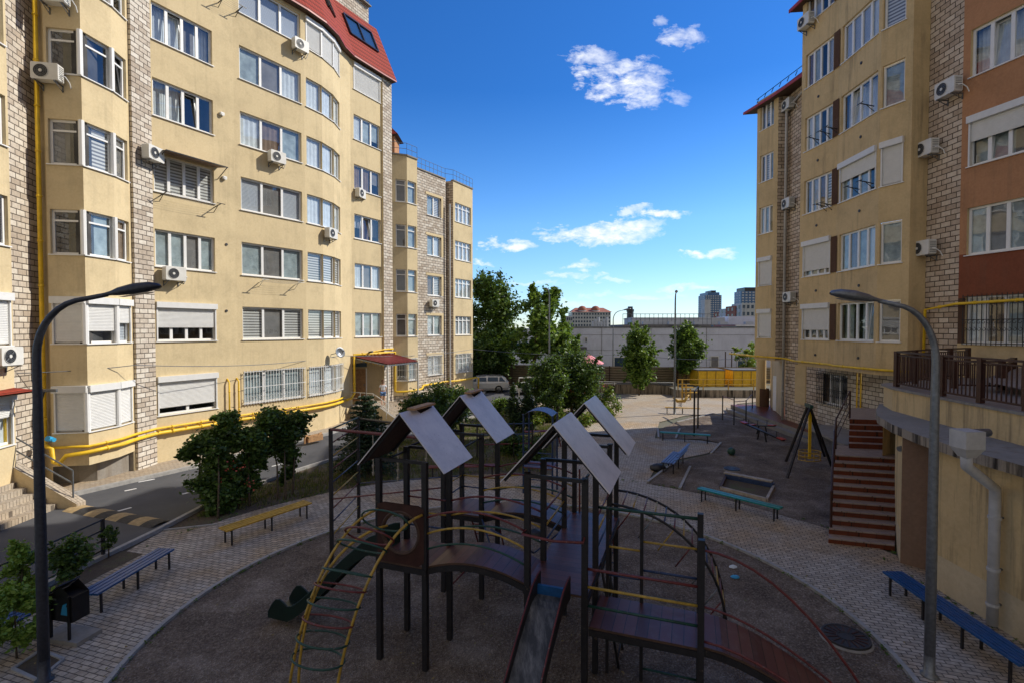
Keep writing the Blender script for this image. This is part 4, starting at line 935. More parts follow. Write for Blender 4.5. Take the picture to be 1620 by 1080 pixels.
# planter box by the road (wooden)
t = thing('planter_box', 'small wooden planter box on the pavement by the left block', 'planter', (*G(496, 698).xy, .1))
m = MB(); a = G(485, 700, .1); b = G(508, 695, .1); m.beam(a+Vector((0, 0, .17)), b+Vector((0, 0, .17)), .3, .28, 'wood'); m.build('box', t)
for q in (a, b): m = MB(); m.beam(q+Vector((-.03, -.03, 0)), q+Vector((-.03, -.03, .36)), .05, .34, 'wood'); m.build('end_board', t)
# litter bin
t = thing('litter_bin', 'dark metal litter bin with a blue emblem on legs beside the blue bench', 'litter bin', (*G(108, 1003).xy, 0))
c = G(112, 1008); 
T = Matrix.Translation((c.x, c.y, 0)) @ Matrix.Rotation(R(-12), 4, 'Z')
m = MB(); m.box((-.42, -.22, 0), (.42, .22, .09), 'concrete', T); m.build('base_slab', t)
m = MB(); m.box((-.24, -.15, .38), (.24, .15, .82), 'black_metal', T)
for y in (-.15, .15): m.poly([T @ Vector(p) for p in ((-.24, y, .82), (.24, y, .82), (0, y, 1.0))], 'black_metal')
m.build('bin_box', t)
m = MB(); 
m.beam(T @ Vector((-.27, 0, .83)), T @ Vector((0, 0, 1.02)), .36, .02, 'black_metal'); m.build('lid', t)
for e in (-.2, .2): m = MB(); m.beam(T @ Vector((e, -.17, .09)), T @ Vector((e, -.17, .85)), .035, .035, 'black_metal'); m.build('leg', t)
m = MB(); y = -.156; m.poly([T @ Vector(p) for p in ((.0, y, .50), (.18, y, .50), (.18, y, .60), (.12, y, .66), (.14, y, .72), (.05, y, .68), (.02, y, .60))], 'blue_plastic'); m.poly([T @ Vector(p) for p in ((-.19, y, .74), (-.09, y, .74), (-.09, y, .78), (-.19, y, .78))], 'galvanised'); m.build('emblem', t)
# low tube fence at the left road side
t = thing('pipe_fence', 'low dark pipe fence between the left saplings and the road', 'fence', (-9.85, 10, 0))
fa, fb = Vector((*G(163.5, 883).xy, 0)), Vector((-9.95, 6.0, 0))
for z in (.95, .70, .45, .22): m = MB(); m.tube([fa+Vector((0, 0, z)), fb+Vector((0, 0, z))], .022, 'post_dark', 6); m.build('rail', t)
for i in range(5): p = fa.lerp(fb, i/4); m = MB(); m.beam(p, p+Vector((0, 0, .97)), .06, .06, 'post_dark'); m.build('post', t)
# ================================================================ PLAY STRUCTURE
PO = Vector((-2.2, 8.3, 0)); U = Vector((.942, -.335, 0)); V = Vector((.335, .942, 0)); MM = .86
def g(u, v, z=0): return PO + U*u + V*v + Vector((0, 0, z))
ps = thing('play_structure', 'large play structure with brown decks, grey gable roofs and slides in the gravel circle', 'play structure', (0, 8.5, 0))
ZD = 1.70; B0, B1 = 2.3, 3.2
def post(u, v, z1, z0=0, w=.085): m = MB(); m.beam(g(u, v, z0), g(u, v, z1), w, w, 'post_dark', V); m.build('post', ps)
for (u, v) in ((0, 0), (MM, 0), (0, MM), (MM, MM), (0, B0), (MM, B0), (0, B1), (MM, B1), (3*MM, 0), (4*MM, 0), (3*MM, MM), (4*MM, MM), (3*MM, B0), (4*MM, B0), (3*MM, B1), (4*MM, B1)): post(u, v, 3.38)
post(5.0, 0.0, 2.72); post(5.0, .92, 2.75); post(4.15, .92, 2.66, 0, .05); post(4.4*MM, -.0, 2.72, 0, .03) if False else None
post(3.62, .92, 2.66, 0, .045)
def planks(name, quads):
    m = MB()
    L = 0
    for a, b, c, d in quads:      # a,b one edge; d,c other edge; planks run a->d ; uv.x accumulates along a->b
        l = (b-a).length; w_ = (d-a).length
        m.poly([a, b, c, d], 'deck_plank', [(L, 0), (L+l, 0), (L+l, w_), (L, w_)])
        dn = Vector((0, 0, -.035)); m.poly([a+dn, d+dn, c+dn, b+dn], 'dark_wood'); m.poly([a, a+dn, b+dn, b], 'dark_wood'); m.poly([d, c, c+dn, d+dn], 'dark_wood')
        up = Vector((0, 0, -.08))
        m.beam(a+up, b+up, .04, .09, 'post_dark'); m.beam(d+up, c+up, .04, .09, 'post_dark'); L += l
    m.poly([quads[0][0], quads[0][3], quads[0][3]+dn, quads[0][0]+dn], 'dark_wood'); m.poly([quads[-1][1], quads[-1][2], quads[-1][2]+dn, quads[-1][1]+dn], 'dark_wood')
    return m.build(name, ps)
e_ = .04
planks('deck', [(g(-e_, -e_, ZD), g(MM+e_, -e_, ZD), g(MM+e_, MM+e_, ZD), g(-e_, MM+e_, ZD))])
planks('deck', [(g(-e_, B0, ZD), g(MM+e_, B0, ZD), g(MM+e_, B1+e_, ZD), g(-e_, B1+e_, ZD))])
planks('deck', [(g(4*MM+e_, -e_, ZD), g(4*MM+e_, B1+.05, ZD), g(3*MM-e_, B1+.05, ZD), g(3*MM-e_, -e_, ZD))])
def arch(v0, v1, rise=.16, n=10):
    q = []
    for i in range(n):
        t0, t1 = i/n, (i+1)/n; z0, z1 = ZD+rise*4*t0*(1-t0), ZD+rise*4*t1*(1-t1); u0, u1 = MM+e_+(2*MM-2*e_)*t0, MM+e_+(2*MM-2*e_)*t1
        q.append((g(u0, v0, z0), g(u1, v0, z1), g(u1, v1, z1), g(u0, v1, z0)))
    planks('arched_bridge', q)
arch(.02, MM-.02); arch(B0+.05, B1-.05)
ZL = 1.25
planks('lower_deck', [(g(4*MM+.06, 0, ZL), g(5.04, 0, ZL), g(5.04, .92, ZL), g(4*MM+.06, .92, ZL))])
q = []
for i in range(10):
    t0, t1 = i/10, (i+1)/10; f_ = lambda t: ZL*(1-t**1.7)+.02
    q.append((g(5.04+2.3*t0, .03, f_(t0)), g(5.04+2.3*t1, .03, f_(t1)), g(5.04+2.3*t1, .9, f_(t1)), g(5.04+2.3*t0, .9, f_(t0))))
planks('curved_ramp', q)
def rail(pts, mat, r=.017, name='rail'): m = MB(); m.tube(pts, r, mat, 7); return m.build(name, ps, True)
for v in (.93,): rail([g(5.0+2.45*t/10, v, (ZL+.95)*(1-(t/10)**2.0)+.0) for t in range(11)], 'rail_red', .02)
for v in (.02, .92): rail([g(5.0+2.3*t/10, v, ZL*(1-(t/10)**1.7)+.10) for t in range(11)], 'rail_red', .018)
def arc_rail(v, h, mat, u0=MM, u1=3*MM, rise=.24, r=.017): rail([g(u0+(u1-u0)*t/12, v, ZD+h+rise*4*(t/12)*(1-t/12)) for t in range(13)], mat, r)
for v in (0, MM, B0, B1):
    for h, mt in ((.78, 'rail_red'), (.52, 'rail_yellow'), (.27, 'rail_green')): arc_rail(v, h, mt, rise=.16 if v else .2)
# rails around towers
def srail(a, b, h0, mat, z=ZD, r=.017, name='rail'): rail([g(*a, z+h0), g(*b, z+h0)], mat, r, name)
for h, mt in ((.78, 'rail_red'), (.52, 'rail_yellow'), (.27, 'rail_blue')):
    srail((0, MM), (MM, MM), h, mt); srail((0, B1), (MM, B1), h, mt); srail((0, B0), (0, B1), h, mt); srail((MM, B0), (MM, B0+.01), h, mt)
    srail((3*MM, MM), (3*MM, B0), h, mt); srail((4*MM, MM), (4*MM, B0), h, mt)
for h, mt in ((.83, 'rail_red'), (.57, 'rail_yellow'), (.30, 'rail_green')): srail((4*MM, 0), (5.0, 0), h, mt, ZL, .02)
for u0, u1, zs_ in ((4.15, 5.0, ((.2, 'rail_green'), (.95, 'rail_blue'), (1.35, 'rail_green'), (1.75, 'rail_blue'), (2.2, 'rail_yellow'))), (3.62, 4.15, ((.55, 'rail_green'), (1.6, 'rail_blue'), (2.05, 'rail_yellow')))):
    for z, mt in zs_: srail((u0, .93), (u1, .93), z, mt, 0, .018, 'rung')
srail((4*MM, .93), (5.0, .93), 2.66, 'rail_green', 0, .025)
rail([g(0, MM, 3.36), g(0, B0, 3.36)], 'post_dark', .02); 
rail([g(0, 0, 3.3), g(0, MM, 3.3)], 'post_dark', .018); rail([g(4*MM, B0, 3.3), g(4*MM, B0+.35, 3.3)], 'post_dark', .018); rail([g(4*MM, 0, 3.36), g(4*MM, MM*.3, 3.36)], 'post_dark', .02); rail([g(MM, MM, 3.3), g(MM, B0, 3.3)], 'post_dark', .018)
rail([g(3*MM, 0, ZD+.85), g(3*MM-.05, -.12, ZD+.80), g(3.5*MM, -.16, ZD+.78), g(4*MM+.0, -.12, ZD+.80), g(4*MM, 0, ZD+.85)], 'rail_red', .02)
# gable sheet roofs
def gable(uc, v0, v1, notch=True):
    hw, zr, ze = .80, 4.14, 3.24
    for sgn in (-1, 1):
        m = MB(); a, b = g(uc, v0, zr), g(uc, v1, zr); c, d = g(uc+sgn*hw, v1, ze), g(uc+sgn*hw, v0, ze)
        nrm = (b-a).cross(d-a).normalized(); nrm = nrm if nrm.z > 0 else -nrm
        def P(t, k, o): return (a.lerp(b, t)).lerp(d.lerp(c, t), k) + nrm*o
        # torn corner notch near the ridge, as on the real sheets
        outl = [(0, 0), (.45, 0.0), (.50, .09), (.93, .05), (1, 0), (1, 1), (0, 1)] if (notch and sgn > 0) else [(0, 0), (1, 0), (1, 1), (0, 1)]
        mt = 'sheet_grey'
        m.poly([P(t, k, .012) for t, k in outl], mt); m.poly([P(t, k, -.004) for t, k in reversed(outl)], 'dark_wood' if sgn < 0 else mt)
        for (p, q_) in zip(outl, outl[1:]+outl[:1]): m.poly([P(*p, .012), P(*p, -.004), P(*q_, -.004), P(*q_, .012)], mt)
        m.build('roof_sheet', ps)
        
        for vv in (v0+.08, v1-.08): m = MB(); m.beam(g(uc, vv, zr-.03), g(uc+sgn*hw*.95, vv, ze+.02), .05, .05, 'post_dark'); m.build('rafter', ps)
    if notch: m = MB(); m.beam(g(uc+.04, v0+.30, zr+.03), g(uc+.04, v1-.08, zr+.03), .16, .035, 'wood'); m.build('ridge_board', ps)
    for v in (v0+.08, v1-.08): m = MB(); m.beam(g(uc-.43, v, 3.36), g(uc+.43, v, 3.36), .05, .05, 'post_dark'); m.build('tie_beam', ps)
gable(MM/2, -.06, 1.02); gable(MM/2, B0-.1, B1+.05); gable(3.5*MM, -.16, .98, False); gable(3.5*MM, B0-.25, B1-.02, False)
# crawl-through panel with a round hole (front and side of tower A)
def hole_panel(P0, P1, z0, z1, r, mat='rail_brown'):
    m = MB(); c = (P0+P1)/2; zc = z0+(z1-z0)*.52; d = (P1-P0).normalized(); L = (P1-P0).length; n = 32; t = Vector((-d.y, d.x, 0))*.018
    def pt(x, z): return c + d*x + Vector((0, 0, z-c.z))
    for i in range(n):
        a0, a1 = 2*PI*i/n, 2*PI*(i+1)/n
        def outer(a):
            cx_, cz_ = math.cos(a), math.sin(a); k = min(L/2/max(abs(cx_), 1e-6), ((z1-zc) if cz_ > 0 else (zc-z0))/max(abs(cz_), 1e-6))
            k = min(k, math.hypot(L/2, (z1-z0)/2)*1.0); return cx_*k, zc+cz_*k
        i0, i1 = (r*math.cos(a0), zc+r*math.sin(a0)), (r*math.cos(a1), zc+r*math.sin(a1)); o0, o1 = outer(a0), outer(a1)
        for s_ in (1, -1): m.poly([pt(*i0)+t*s_, pt(*o0)+t*s_, pt(*o1)+t*s_, pt(*i1)+t*s_], mat)
        m.poly([pt(*i0)+t, pt(*i1)+t, pt(*i1)-t, pt(*i0)-t], mat)
    m.tube([pt(r*math.cos(a/24*2*PI), zc+r*math.sin(a/24*2*PI)) for a in range(24)], .035, 'dark_wood', 6, closed=True)
    return m.build('hole_panel', ps)
hole_panel(g(0, -.03, 0), g(MM, -.03, 0), ZD, ZD+.97, .34)
# yellow tube climber with hoops at the front left
def cl(t, side):   # t 0 top .. 1 ground
    a = t*PI/2; out = 1.15*math.sin(a)**1.0+.05; z = (ZD+.75)*math.cos(a)
    return out, z
rails_ = []
for side, mid in ((.02, 0), (MM-.02, 0), (.20, 1)):
    pts = []
    for i in range(15):
        t = i/14; a = t*PI/2; ou = .06+1.15*(1-math.cos(a)) if False else .06+1.2*math.sin(a); z = (ZD+.85-(.25 if mid else 0))*math.cos(a*.98)**.9
        sh = -.75*t - (.22 if mid else 0)*math.sin(t*PI)
        pts.append(g(side+sh, -ou, max(z, 0)))
    rail(pts, 'rail_yellow', .022, 'climber_rail'); rails_.append(pts)
for k, i in enumerate((2, 4, 5, 7, 8, 9, 10, 11, 12)):
    a, b = rails_[0][i], rails_[1][i]; c = (a+b)/2; x = (b-a)/2; tan = (rails_[0][min(i+1, 14)]-rails_[0][i-1]).normalized(); y = x.cross(tan).normalized()*.26
    mt = ['rail_green', 'rail_red', 'rail_green', 'rail_green', 'rail_red', 'rail_green', 'rail_red', 'rail_green', 'rail_green'][k]
    m = MB(); m.tube([c + x*math.cos(q*PI/10)*1.03 + y*math.sin(q*PI/10)*(1 if k % 3 else .8) for q in range(20)], .016, mt, 6, closed=True); m.build('hoop', ps, True)
# left dark green slide
def slide(start, direc, L, z0, z1, width, bed, side, name, flat=.5, lip=.18):
    s_ = Vector((-direc.y, direc.x, 0)); n = 28; P = []
    for i in range(n+1):
        t = i/n
        if t < .12: z = z0
        elif t > 1-.18: z = z1 + (z0-z1)*.0
        else: q = (t-.12)/(.70); z = z0+(z1-z0)*(q*q*(3-2*q)*.35+q*.65)
        P.append(start+direc*(L*t)+Vector((0, 0, z)))
    b = MB()
    for i in range(n): b.poly([P[i]-s_*width/2, P[i+1]-s_*width/2, P[i+1]+s_*width/2, P[i]+s_*width/2], bed)
    sl_ = b.build(name, ps)
    for e in (-1, 1):
        m = MB()
        for i in range(n):
            hf = lambda q: lip*(1.0+.9*math.exp(-(q/.12)**2)+.8*math.exp(-((q-.90)/.07)**2))*(1-.75*max(0, (q-.93)/.07)**2); h0 = hf(i/n); h1 = hf((i+1)/n)
            a0, a1 = P[i]+s_*width/2*e, P[i+1]+s_*width/2*e; o = s_*.03*e; u0, u1 = Vector((0, 0, h0)), Vector((0, 0, h1)); dn = Vector((0, 0, -.06))
            for q in ([a0+dn, a1+dn, a1+u1, a0+u0], [a0+dn+o, a1+dn+o, a1+u1+o, a0+u0+o], [a0+u0, a1+u1, a1+u1+o, a0+u0+o], [a0+dn, a1+dn, a1+dn+o, a0+dn+o]): m.poly(q, side)
            if i == n-1: m.poly([a1+dn, a1+u1, a1+u1+o, a1+dn+o], side)
        m.tube([P[i]+s_*(width/2+.015)*e+Vector((0, 0, hf(i/n))) for i in range(n+1)], .010, 'rail_red' if bed == 'slide_steel' else side, 6)
        m.build('side_panel', sl_)
    return sl_
slide(g(-.04, .42), -U, 2.5, ZD, .20, .50, 'slide_green', 'slide_green', 'slide')
sd = slide(g(3.5*MM, -.05), (-V*.99+U*-.05).normalized(), 2.9, ZD, .3, .42, 'slide_steel', 'post_dark', 'slide', lip=.14)
m = MB(); m.beam(g(3*MM+.2, -.17, ZD+.05), g(4*MM-.2, -.17, ZD+.05), .16, .05, 'bench_blue', V); m.build('slide_lip', sd)
# two parallel arched ladders on the right
ar = []
for v, ue in ((B0+.02, 5.45), (B1-.02, 5.45)):
    pts = []
    for i in range(17):
        t = i/16; a = t*PI/2; pts.append(g(4*MM+.03+(ue-4*MM)*math.sin(a)**1.25 if False else 4*MM+.03+(ue-4*MM)*(math.sin(a)), v, 2.25*math.cos(a)**.85 if t < 1 else 0))
    rail(pts, 'post_dark', .024, 'arch_rail'); ar.append(pts)
for k, i in enumerate(range(1, 15)):
    rail([ar[0][i]-(ar[1][i]-ar[0][i])*.0, ar[1][i]], ['rail_red', 'rail_yellow', 'rail_red', 'rail_yellow', 'rail_blue'][k % 5], .014, 'rung')
# inner diagonal rungs below the arch (hanging bars)
for k in range(7):
    a = ar[0][2+k*2-(k > 5)]; rail([a, a+Vector((0, 0, -.42)) - U*.28], ['rail_red', 'galvanised', 'rail_yellow', 'rail_red', 'galvanised', 'galvanised', 'rail_red'][k], .013, 'hand_bar')
# rear ladder and the steep rails behind tower D
for u in (3*MM+.1, 4*MM-.1): rail([g(u, B1+.02, ZD+.9), g(u, B1+.05, ZD), g(u, B1+.75, 0)], 'rail_red', .02)
for i in range(6): t = (i+.6)/6.5; rail([g(3*MM+.1, B1+.05+.7*t, ZD*(1-t)), g(4*MM-.1, B1+.05+.7*t, ZD*(1-t))], 'rail_blue', .015, 'rung')
for v in (1.1, 1.6): rail([g(4*MM+.04, v, ZD), g(4*MM+.34, v, 0)], 'post_dark', .022)
for i in range(6): t = (i+.5)/6; rail([g(4*MM+.04+.3*t, 1.1, ZD*(1-t)), g(4*MM+.04+.3*t, 1.6, ZD*(1-t))], 'post_dark', .015, 'rung')
# net/ladder at tower B rear and the cross braces
for u in (.1, MM-.1): rail([g(u, B1+.0, ZD), g(u, B1+.9, 0)], 'rail_red', .02)
for i in range(6): t = (i+.5)/6; rail([g(.1, B1+.9*t, ZD*(1-t)), g(MM-.1, B1+.9*t, ZD*(1-t))], 'rail_red', .014, 'rung')
rail([g(MM, MM, .95), g(MM+.01, B0, .95)], 'rail_red', .015); rail([g(0, MM, 1.5), g(MM, MM, 1.5)], 'rail_red', .015)
# centre low deck between A and C behind
for (a, b) in (((MM, B0), (MM+.4, B0-.5)), ((3*MM, B0), (3*MM-.45, B0-.5)), ((MM+.4, B0-.5), (3*MM-.45, B0-.5))): rail([g(*a, ZD-.02), g(*b, ZD-.35)], 'rail_blue', .016)
# tall ladder gate at the left with the beam carrying ropes
G1, G2 = G(525, 893), G(568, 842)
for p, z in ((G1, 3.20), (G2, 3.15)): m = MB(); m.beam(p, p+Vector((0, 0, z)), .075, .075, 'post_dark'); m.build('post', ps)
for i, mt in enumerate(('rail_red', 'rail_yellow', 'rail_red', 'rail_blue', 'rail_yellow', 'rail_red', 'rail_blue', 'rail_yellow', 'rail_green')):
    z = 2.85-i*.31; rail([G1+Vector((0, 0, z)), G2+Vector((0, 0, z+.06))], mt, .016, 'rung')
rail([G1+Vector((0, 0, 3.18)), G2+Vector((0, 0, 3.13))], 'rail_green', .02)
bm0 = G1+Vector((0, 0, 3.18)); bm1 = g(0, B0, 3.2)
m = MB(); m.tube([bm0, bm1], .035, 'rail_red', 8); m.build('beam', ps)
rail([G2+Vector((0, 0, 3.1)), g(0, B1, 3.2)], 'post_dark', .03)
for t, ln in ((.40, .95), (.62, 1.0), (.86, 1.05)):
    p = bm0.lerp(bm1, t); m = MB(); m.tube([p, p+Vector((.01, 0, -ln*.5)), p+Vector((0, .01, -ln))], .013, 'rope', 6)
    for k in range(4): m.tube([p+Vector((0, 0, -ln*(.4+.17*k))), p+Vector((0, 0, -ln*(.4+.17*k)-.06))], [.03, .022], 'rope', 7)
    m.build('rope', ps)
rail([G1+Vector((0, 0, 1.55)), g(0, B0, ZD+.5)], 'rail_red', .017); rail([G2+Vector((0, 0, 1.35)), g(0, B1, ZD+.5)], 'rail_blue', .015)
# ---------------- second play set behind (curved top sheet, blue bars, red bench-like bars)
p2 = thing('play_arch', 'small curved-roof play frame with pale blue arched sheet, behind the main play towers', 'play frame', (*G(855, 745).xy, 0))
c = W(855, 648, 17.0); m = MB(); n = 8; r_ = .52; dU = Vector((.95, -.3, 0)); dV = Vector((.3, .95, 0))
pr = [(math.sin(a), math.cos(a)) for a in [(-.9+1.8*i/n) for i in range(n+1)]]
for (x0, z0), (x1, z1) in zip(pr, pr[1:]):
    q0 = Vector((c.x, c.y, c.z-.4))+dU*x0*.62+Vector((0, 0, z0*.45)); q1 = Vector((c.x, c.y, c.z-.4))+dU*x1*.62+Vector((0, 0, z1*.45))
    m.poly([q0-dV*.4, q1-dV*.4, q1+dV*.4, q0+dV*.4], 'bench_pale'); dn = Vector((0, 0, -.015)); m.poly([q0+dn-dV*.4, q0+dn+dV*.4, q1+dn+dV*.4, q1+dn-dV*.4], 'sheet_grey')
m.build('arched_sheet', p2)
cb = Vector((c.x, c.y, 0))
for e in (-1, 1):
    for f_ in (-1, 1): m = MB(); b_ = cb+dU*.5*e+dV*.35*f_; m.beam(b_, b_+Vector((0, 0, c.z-.12)), .06, .06, 'rail_blue'); m.build('post', p2)
for z in (.5, 1.0, 1.4): m = MB(); m.tube([cb+dU*-.5-dV*.35+Vector((0, 0, z)), cb+dU*.5-dV*.35+Vector((0, 0, z))], .02, 'rail_blue'); m.build('rail', p2)
m = MB(); m.beam(cb-dU*.5+Vector((0, 0, .9)), cb+dU*.5+Vector((0, 0, .9)), .8, .04, 'deck_plank'); m.build('deck', p2)
p3_ = thing('climbing_bars', 'blue horizontal climbing bars standing in the grass behind the play towers', 'climbing bars', (*G(780, 740).xy, 0))
q = [Vector((*G(755, 725).xy, 0)), Vector((*G(842, 722).xy, 0))]
for z, mt in ((1.45, 'rail_blue'), (1.0, 'rail_blue'), (.6, 'rail_red')): m = MB(); m.tube([q[0]+Vector((0, 0, z)), q[1]+Vector((0, 0, z))], .028, mt); m.build('bar', p3_)
for t in (0, .33, .66, 1): m = MB(); p = q[0].lerp(q[1], t); m.beam(p, p+Vector((0, 0, 1.5)), .06, .06, 'post_dark'); m.build('post', p3_)
# white-legged table set near the grass path
t = thing('picnic_frame', 'low frame of red and pale bars beside the inner path, behind the centre towers', 'play frame', (*G(870, 705).xy, 0))
cc = Vector((*G(868, 708).xy, 0))
for i in range(3):
    m = MB(); o = Vector((-.9+.8*i, .2*i, 0)); m.tube([cc+o+Vector((-.3, 0, 0)), cc+o+Vector((.25, 0, .75)), cc+o+Vector((.5, .1, .75)), cc+o+Vector((.7, .1, 0))], .03, 'galvanised' if i != 1 else 'rail_red', 6); m.build('frame', t)
m = MB(); m.beam(cc+Vector((-1.1, .1, .74)), cc+Vector((1.1, .5, .74)), .3, .04, 'bench_red'); m.build('seat', t)
# ================================================================ AC UNITS (local frame: back at y=0, front toward -y)
def ac_proto():
    t = thing('air_conditioner', 'ac', 'air conditioner', (0, 0, 0)); m = MB()
    x, y0, y1, z = .39, -.42, -.12, .27; c_ = .03
    prof = [(-x+c_, -z), (x-c_, -z), (x, -z+c_), (x, z-c_), (x-c_, z), (-x+c_, z), (-x, z-c_), (-x, -z+c_)]
    m.poly([(a, y0, b) for a, b in prof], 'ac_white'); m.poly([(a, y1, b) for a, b in prof][::-1], 'ac_white')
    for (a, b), (c, d) in zip(prof, prof[1:]+prof[:1]): m.poly([(a, y0, b), (a, y1, b), (c, y1, d), (c, y0, d)], 'ac_white')
    for i in range(7): m.box((x+.001, y0+.05, -z+.08+i*.06), (x+.006, y1-.03, -z+.10+i*.06), 'grey_metal')
    b = m.build('casing', t)
    m = MB(); cx = -.10; m.poly([(cx+.215*math.cos(i/24*2*PI), y0-.004, .215*math.sin(i/24*2*PI)) for i in range(24)], 'dark_plastic')
    for r in (.21, .16, .11, .06): m.tube([(cx+r*math.cos(i/20*2*PI), y0-.012, r*math.sin(i/20*2*PI)) for i in range(20)], .007, 'ac_white' if r > .2 else 'grey_metal', 5, closed=True)
    for i in range(8): a = i/8*2*PI; m.tube([(cx, y0-.014, 0), (cx+.21*math.cos(a), y0-.014, .21*math.sin(a))], .004, 'grey_metal', 4)
    m.tube([(cx, y0-.005, 0), (cx, y0-.025, 0)], .05, 'ac_white', 12); m.build('fan_grille', t)
    for e in (-.28, .28): m = MB(); m.box((e-.015, -.45, -.32), (e+.015, 0, -.285), 'grey_metal'); m.box((e-.015, -.03, -.5), (e+.015, 0, -.28), 'grey_metal'); m.beam((e, -.38, -.31), (e, -.02, -.48), .02, .02, 'grey_metal'); m.build('bracket', t)
    m = MB(); m.tube([(.38, -.28, -.05), (.5, -.25, -.08), (.53, -.1, -.2), (.52, -.01, -.35)], .018, 'white_pvc', 6); m.build('hose', t)
    return t
acp = ac_proto(); acu = [False]
def ac(px, py, A, B, label, grp):
    p = hit(px, py, A, B); o, d, n, L = frame_of(A, B); place(acp, acu, p, math.atan2(n.x, -n.y), label, group=grp)
GL, GR = 'air conditioners on the left block', 'air conditioners on the right block'
ac(84, 122, b0, b1, 'air conditioner high on the left beside the yellow pipe, under the top visible bay window', GL)
ac(94, 1, b0, b1, 'air conditioner cut off by the top left edge of the photo', GL)
ac(-5, 563, A0, A1, 'air conditioner with a blue sticker at the far left edge above the red entrance canopy', GL)
ac(232, 244, (A3[0]+.1, A3[1]), (A4[0]+.1, A4[1]), 'air conditioner on the stone strip between the bay and the four-pane windows', GL)
ac(270, 434, A4, A5, 'air conditioner directly under a four-pane window on the left block', GL)
ac(433, 251, A5, A6, 'air conditioner under the three-pane window in the middle of the left facade', GL)
ac(470, 75, A5, A6, 'air conditioner just below the topmost three-pane windows near the red roof', GL)
ac(517, 370, bow[1], bow[2], 'air conditioner on the rounded bow near its right edge', GL)
ac(564, 307, A7, A8, 'air conditioner beside the narrow windows right of the rounded bow', GL)
ac(683, 480, d0, d1, 'air conditioner on the stone wall of the lower left wing', GL)
ac(1512, 140, E0, E1, 'air conditioner on the stone strip beside the salmon wall, topmost of the three', GR)
ac(1476, 236, E0, E1, 'air conditioner on the stone strip beside the salmon wall, middle of the three', GR)
ac(1472, 393, E0, E1, 'air conditioner on the stone strip beside the salmon wall, lowest of the three', GR)
ac(1283, 35, f4, C1, 'air conditioner under the highest window at the top of the right block', GR)
ac(1254, 166, f2, f3, 'air conditioner tucked on the stone wall behind the white drainpipe, top one', GR)
ac(1254, 322, f2, f3, 'air conditioner tucked on the stone wall behind the white drainpipe, middle one', GR)
ac(1256, 470, f2, f3, 'air conditioner tucked on the stone wall behind the white drainpipe, lowest one', GR)
# drying racks under windows
def rack(pxa, pya, pxb, pyb, A, B, label, mat='black_metal', n=2):
    pa, pb = hit(pxa, pya, A, B), hit(pxb, pyb, A, B); o, d, nn_, L = frame_of(A, B); pb.z = pa.z
    t = thing('drying_rack', label, 'drying rack', pa.to_tuple(), 'clothes drying racks under the windows')
    for p in (pa, pb):
        m = MB(); q = p+nn_*.55+Vector((0, 0, .12)); m.beam(p, q, .03, .03, mat); m.beam(q-d*.18, q+d*.18, .025, .025, mat); m.beam(p+Vector((0, 0, -.2)), p+nn_*.3+Vector((0, 0, .05)), .02, .02, mat); m.build('bracket', t)
    m = MB()
    for i in range(5): o_ = nn_*(.15+.1*i)+Vector((0, 0, .05+.02*i)); m.tube([pa+o_, pa.lerp(pb, .5)+o_+Vector((0, 0, -.03)), pb+o_], .004, 'galvanised', 4)
    m.build('line', t)
rack(410, 447, 466, 450, A5, A6, 'pale drying rack with lines under the third-floor window of the left facade', 'ac_white')
rack(252, 311, 338, 328, A4, A5, 'drying rack below the awninged four-pane window on the left')
rack(345, 5, 372, 12, A4, A5, 'drying rack near the top of the left facade between the windows')
rack(1326, 205, 1383, 172, D0, D1, 'large dark drying rack under the open window of the right block bay')
rack(1296, 222, 1314, 214, f4, C1, 'small drying rack beside the large one on the right block')
rack(1308, 328, 1316, 322, f4, C1, 'small drying rack on the left column of the right block')
rack(1360, 300, 1382, 293, D0, D1, 'drying rack under the half-shuttered window of the right block')
# awning over a window
t = thing('window_awning', 'thin translucent dark awning over a four-pane window of the left block', 'awning', hit(290, 245, A4, A5).to_tuple())
a, b = hit(246, 234, A4, A5), hit(344, 270, A4, A5); a.z = b.z = (a.z+b.z)/2; o, d, nn_, L = frame_of(A4, A5)
m = MB(); m.poly([a, b, b+nn_*.75+Vector((0, 0, -.10)), a+nn_*.75+Vector((0, 0, -.10))], 'curtain_brown'); m.beam(a+nn_*.75+Vector((0, 0, -.10)), b+nn_*.75+Vector((0, 0, -.10)), .05, .04, 'black_metal'); m.build('canopy', t)
for p in (a, b): m = MB(); m.beam(p+Vector((0, 0, -.5)), p+nn_*.7+Vector((0, 0, -.1)), .025, .025, 'black_metal'); m.build('bracket', t)
# satellite dish
p = hit(524, 560, bow[1], bow[2]); t = thing('satellite_dish', 'small pale satellite dish low on the rounded bow of the left block', 'satellite dish', p.to_tuple())
o, d, nn_, L = frame_of(bow[1], bow[2]); ax = (Vector((.8, -.55, .25))).normalized(); c = p+nn_*.5+Vector((.0, .0, .1))
m = MB(); q_ = ax.to_track_quat('Z', 'Y').to_matrix().to_4x4(); m.lathe([(0, 0), (.12, .012), (.22, .04), (.30, .085), (.3, .095), (.22, .05), (0, .01)], c, 'galvanised', 18, q_); m.build('dish', t, True)
m = MB(); m.tube([p, c], .02, 'grey_metal'); m.tube([c-Vector((0, 0, .25)), c+ax*.35], .012, 'grey_metal'); m.tube([c+ax*.33, c+ax*.42], .035, 'dark_plastic'); m.build('arm', t)
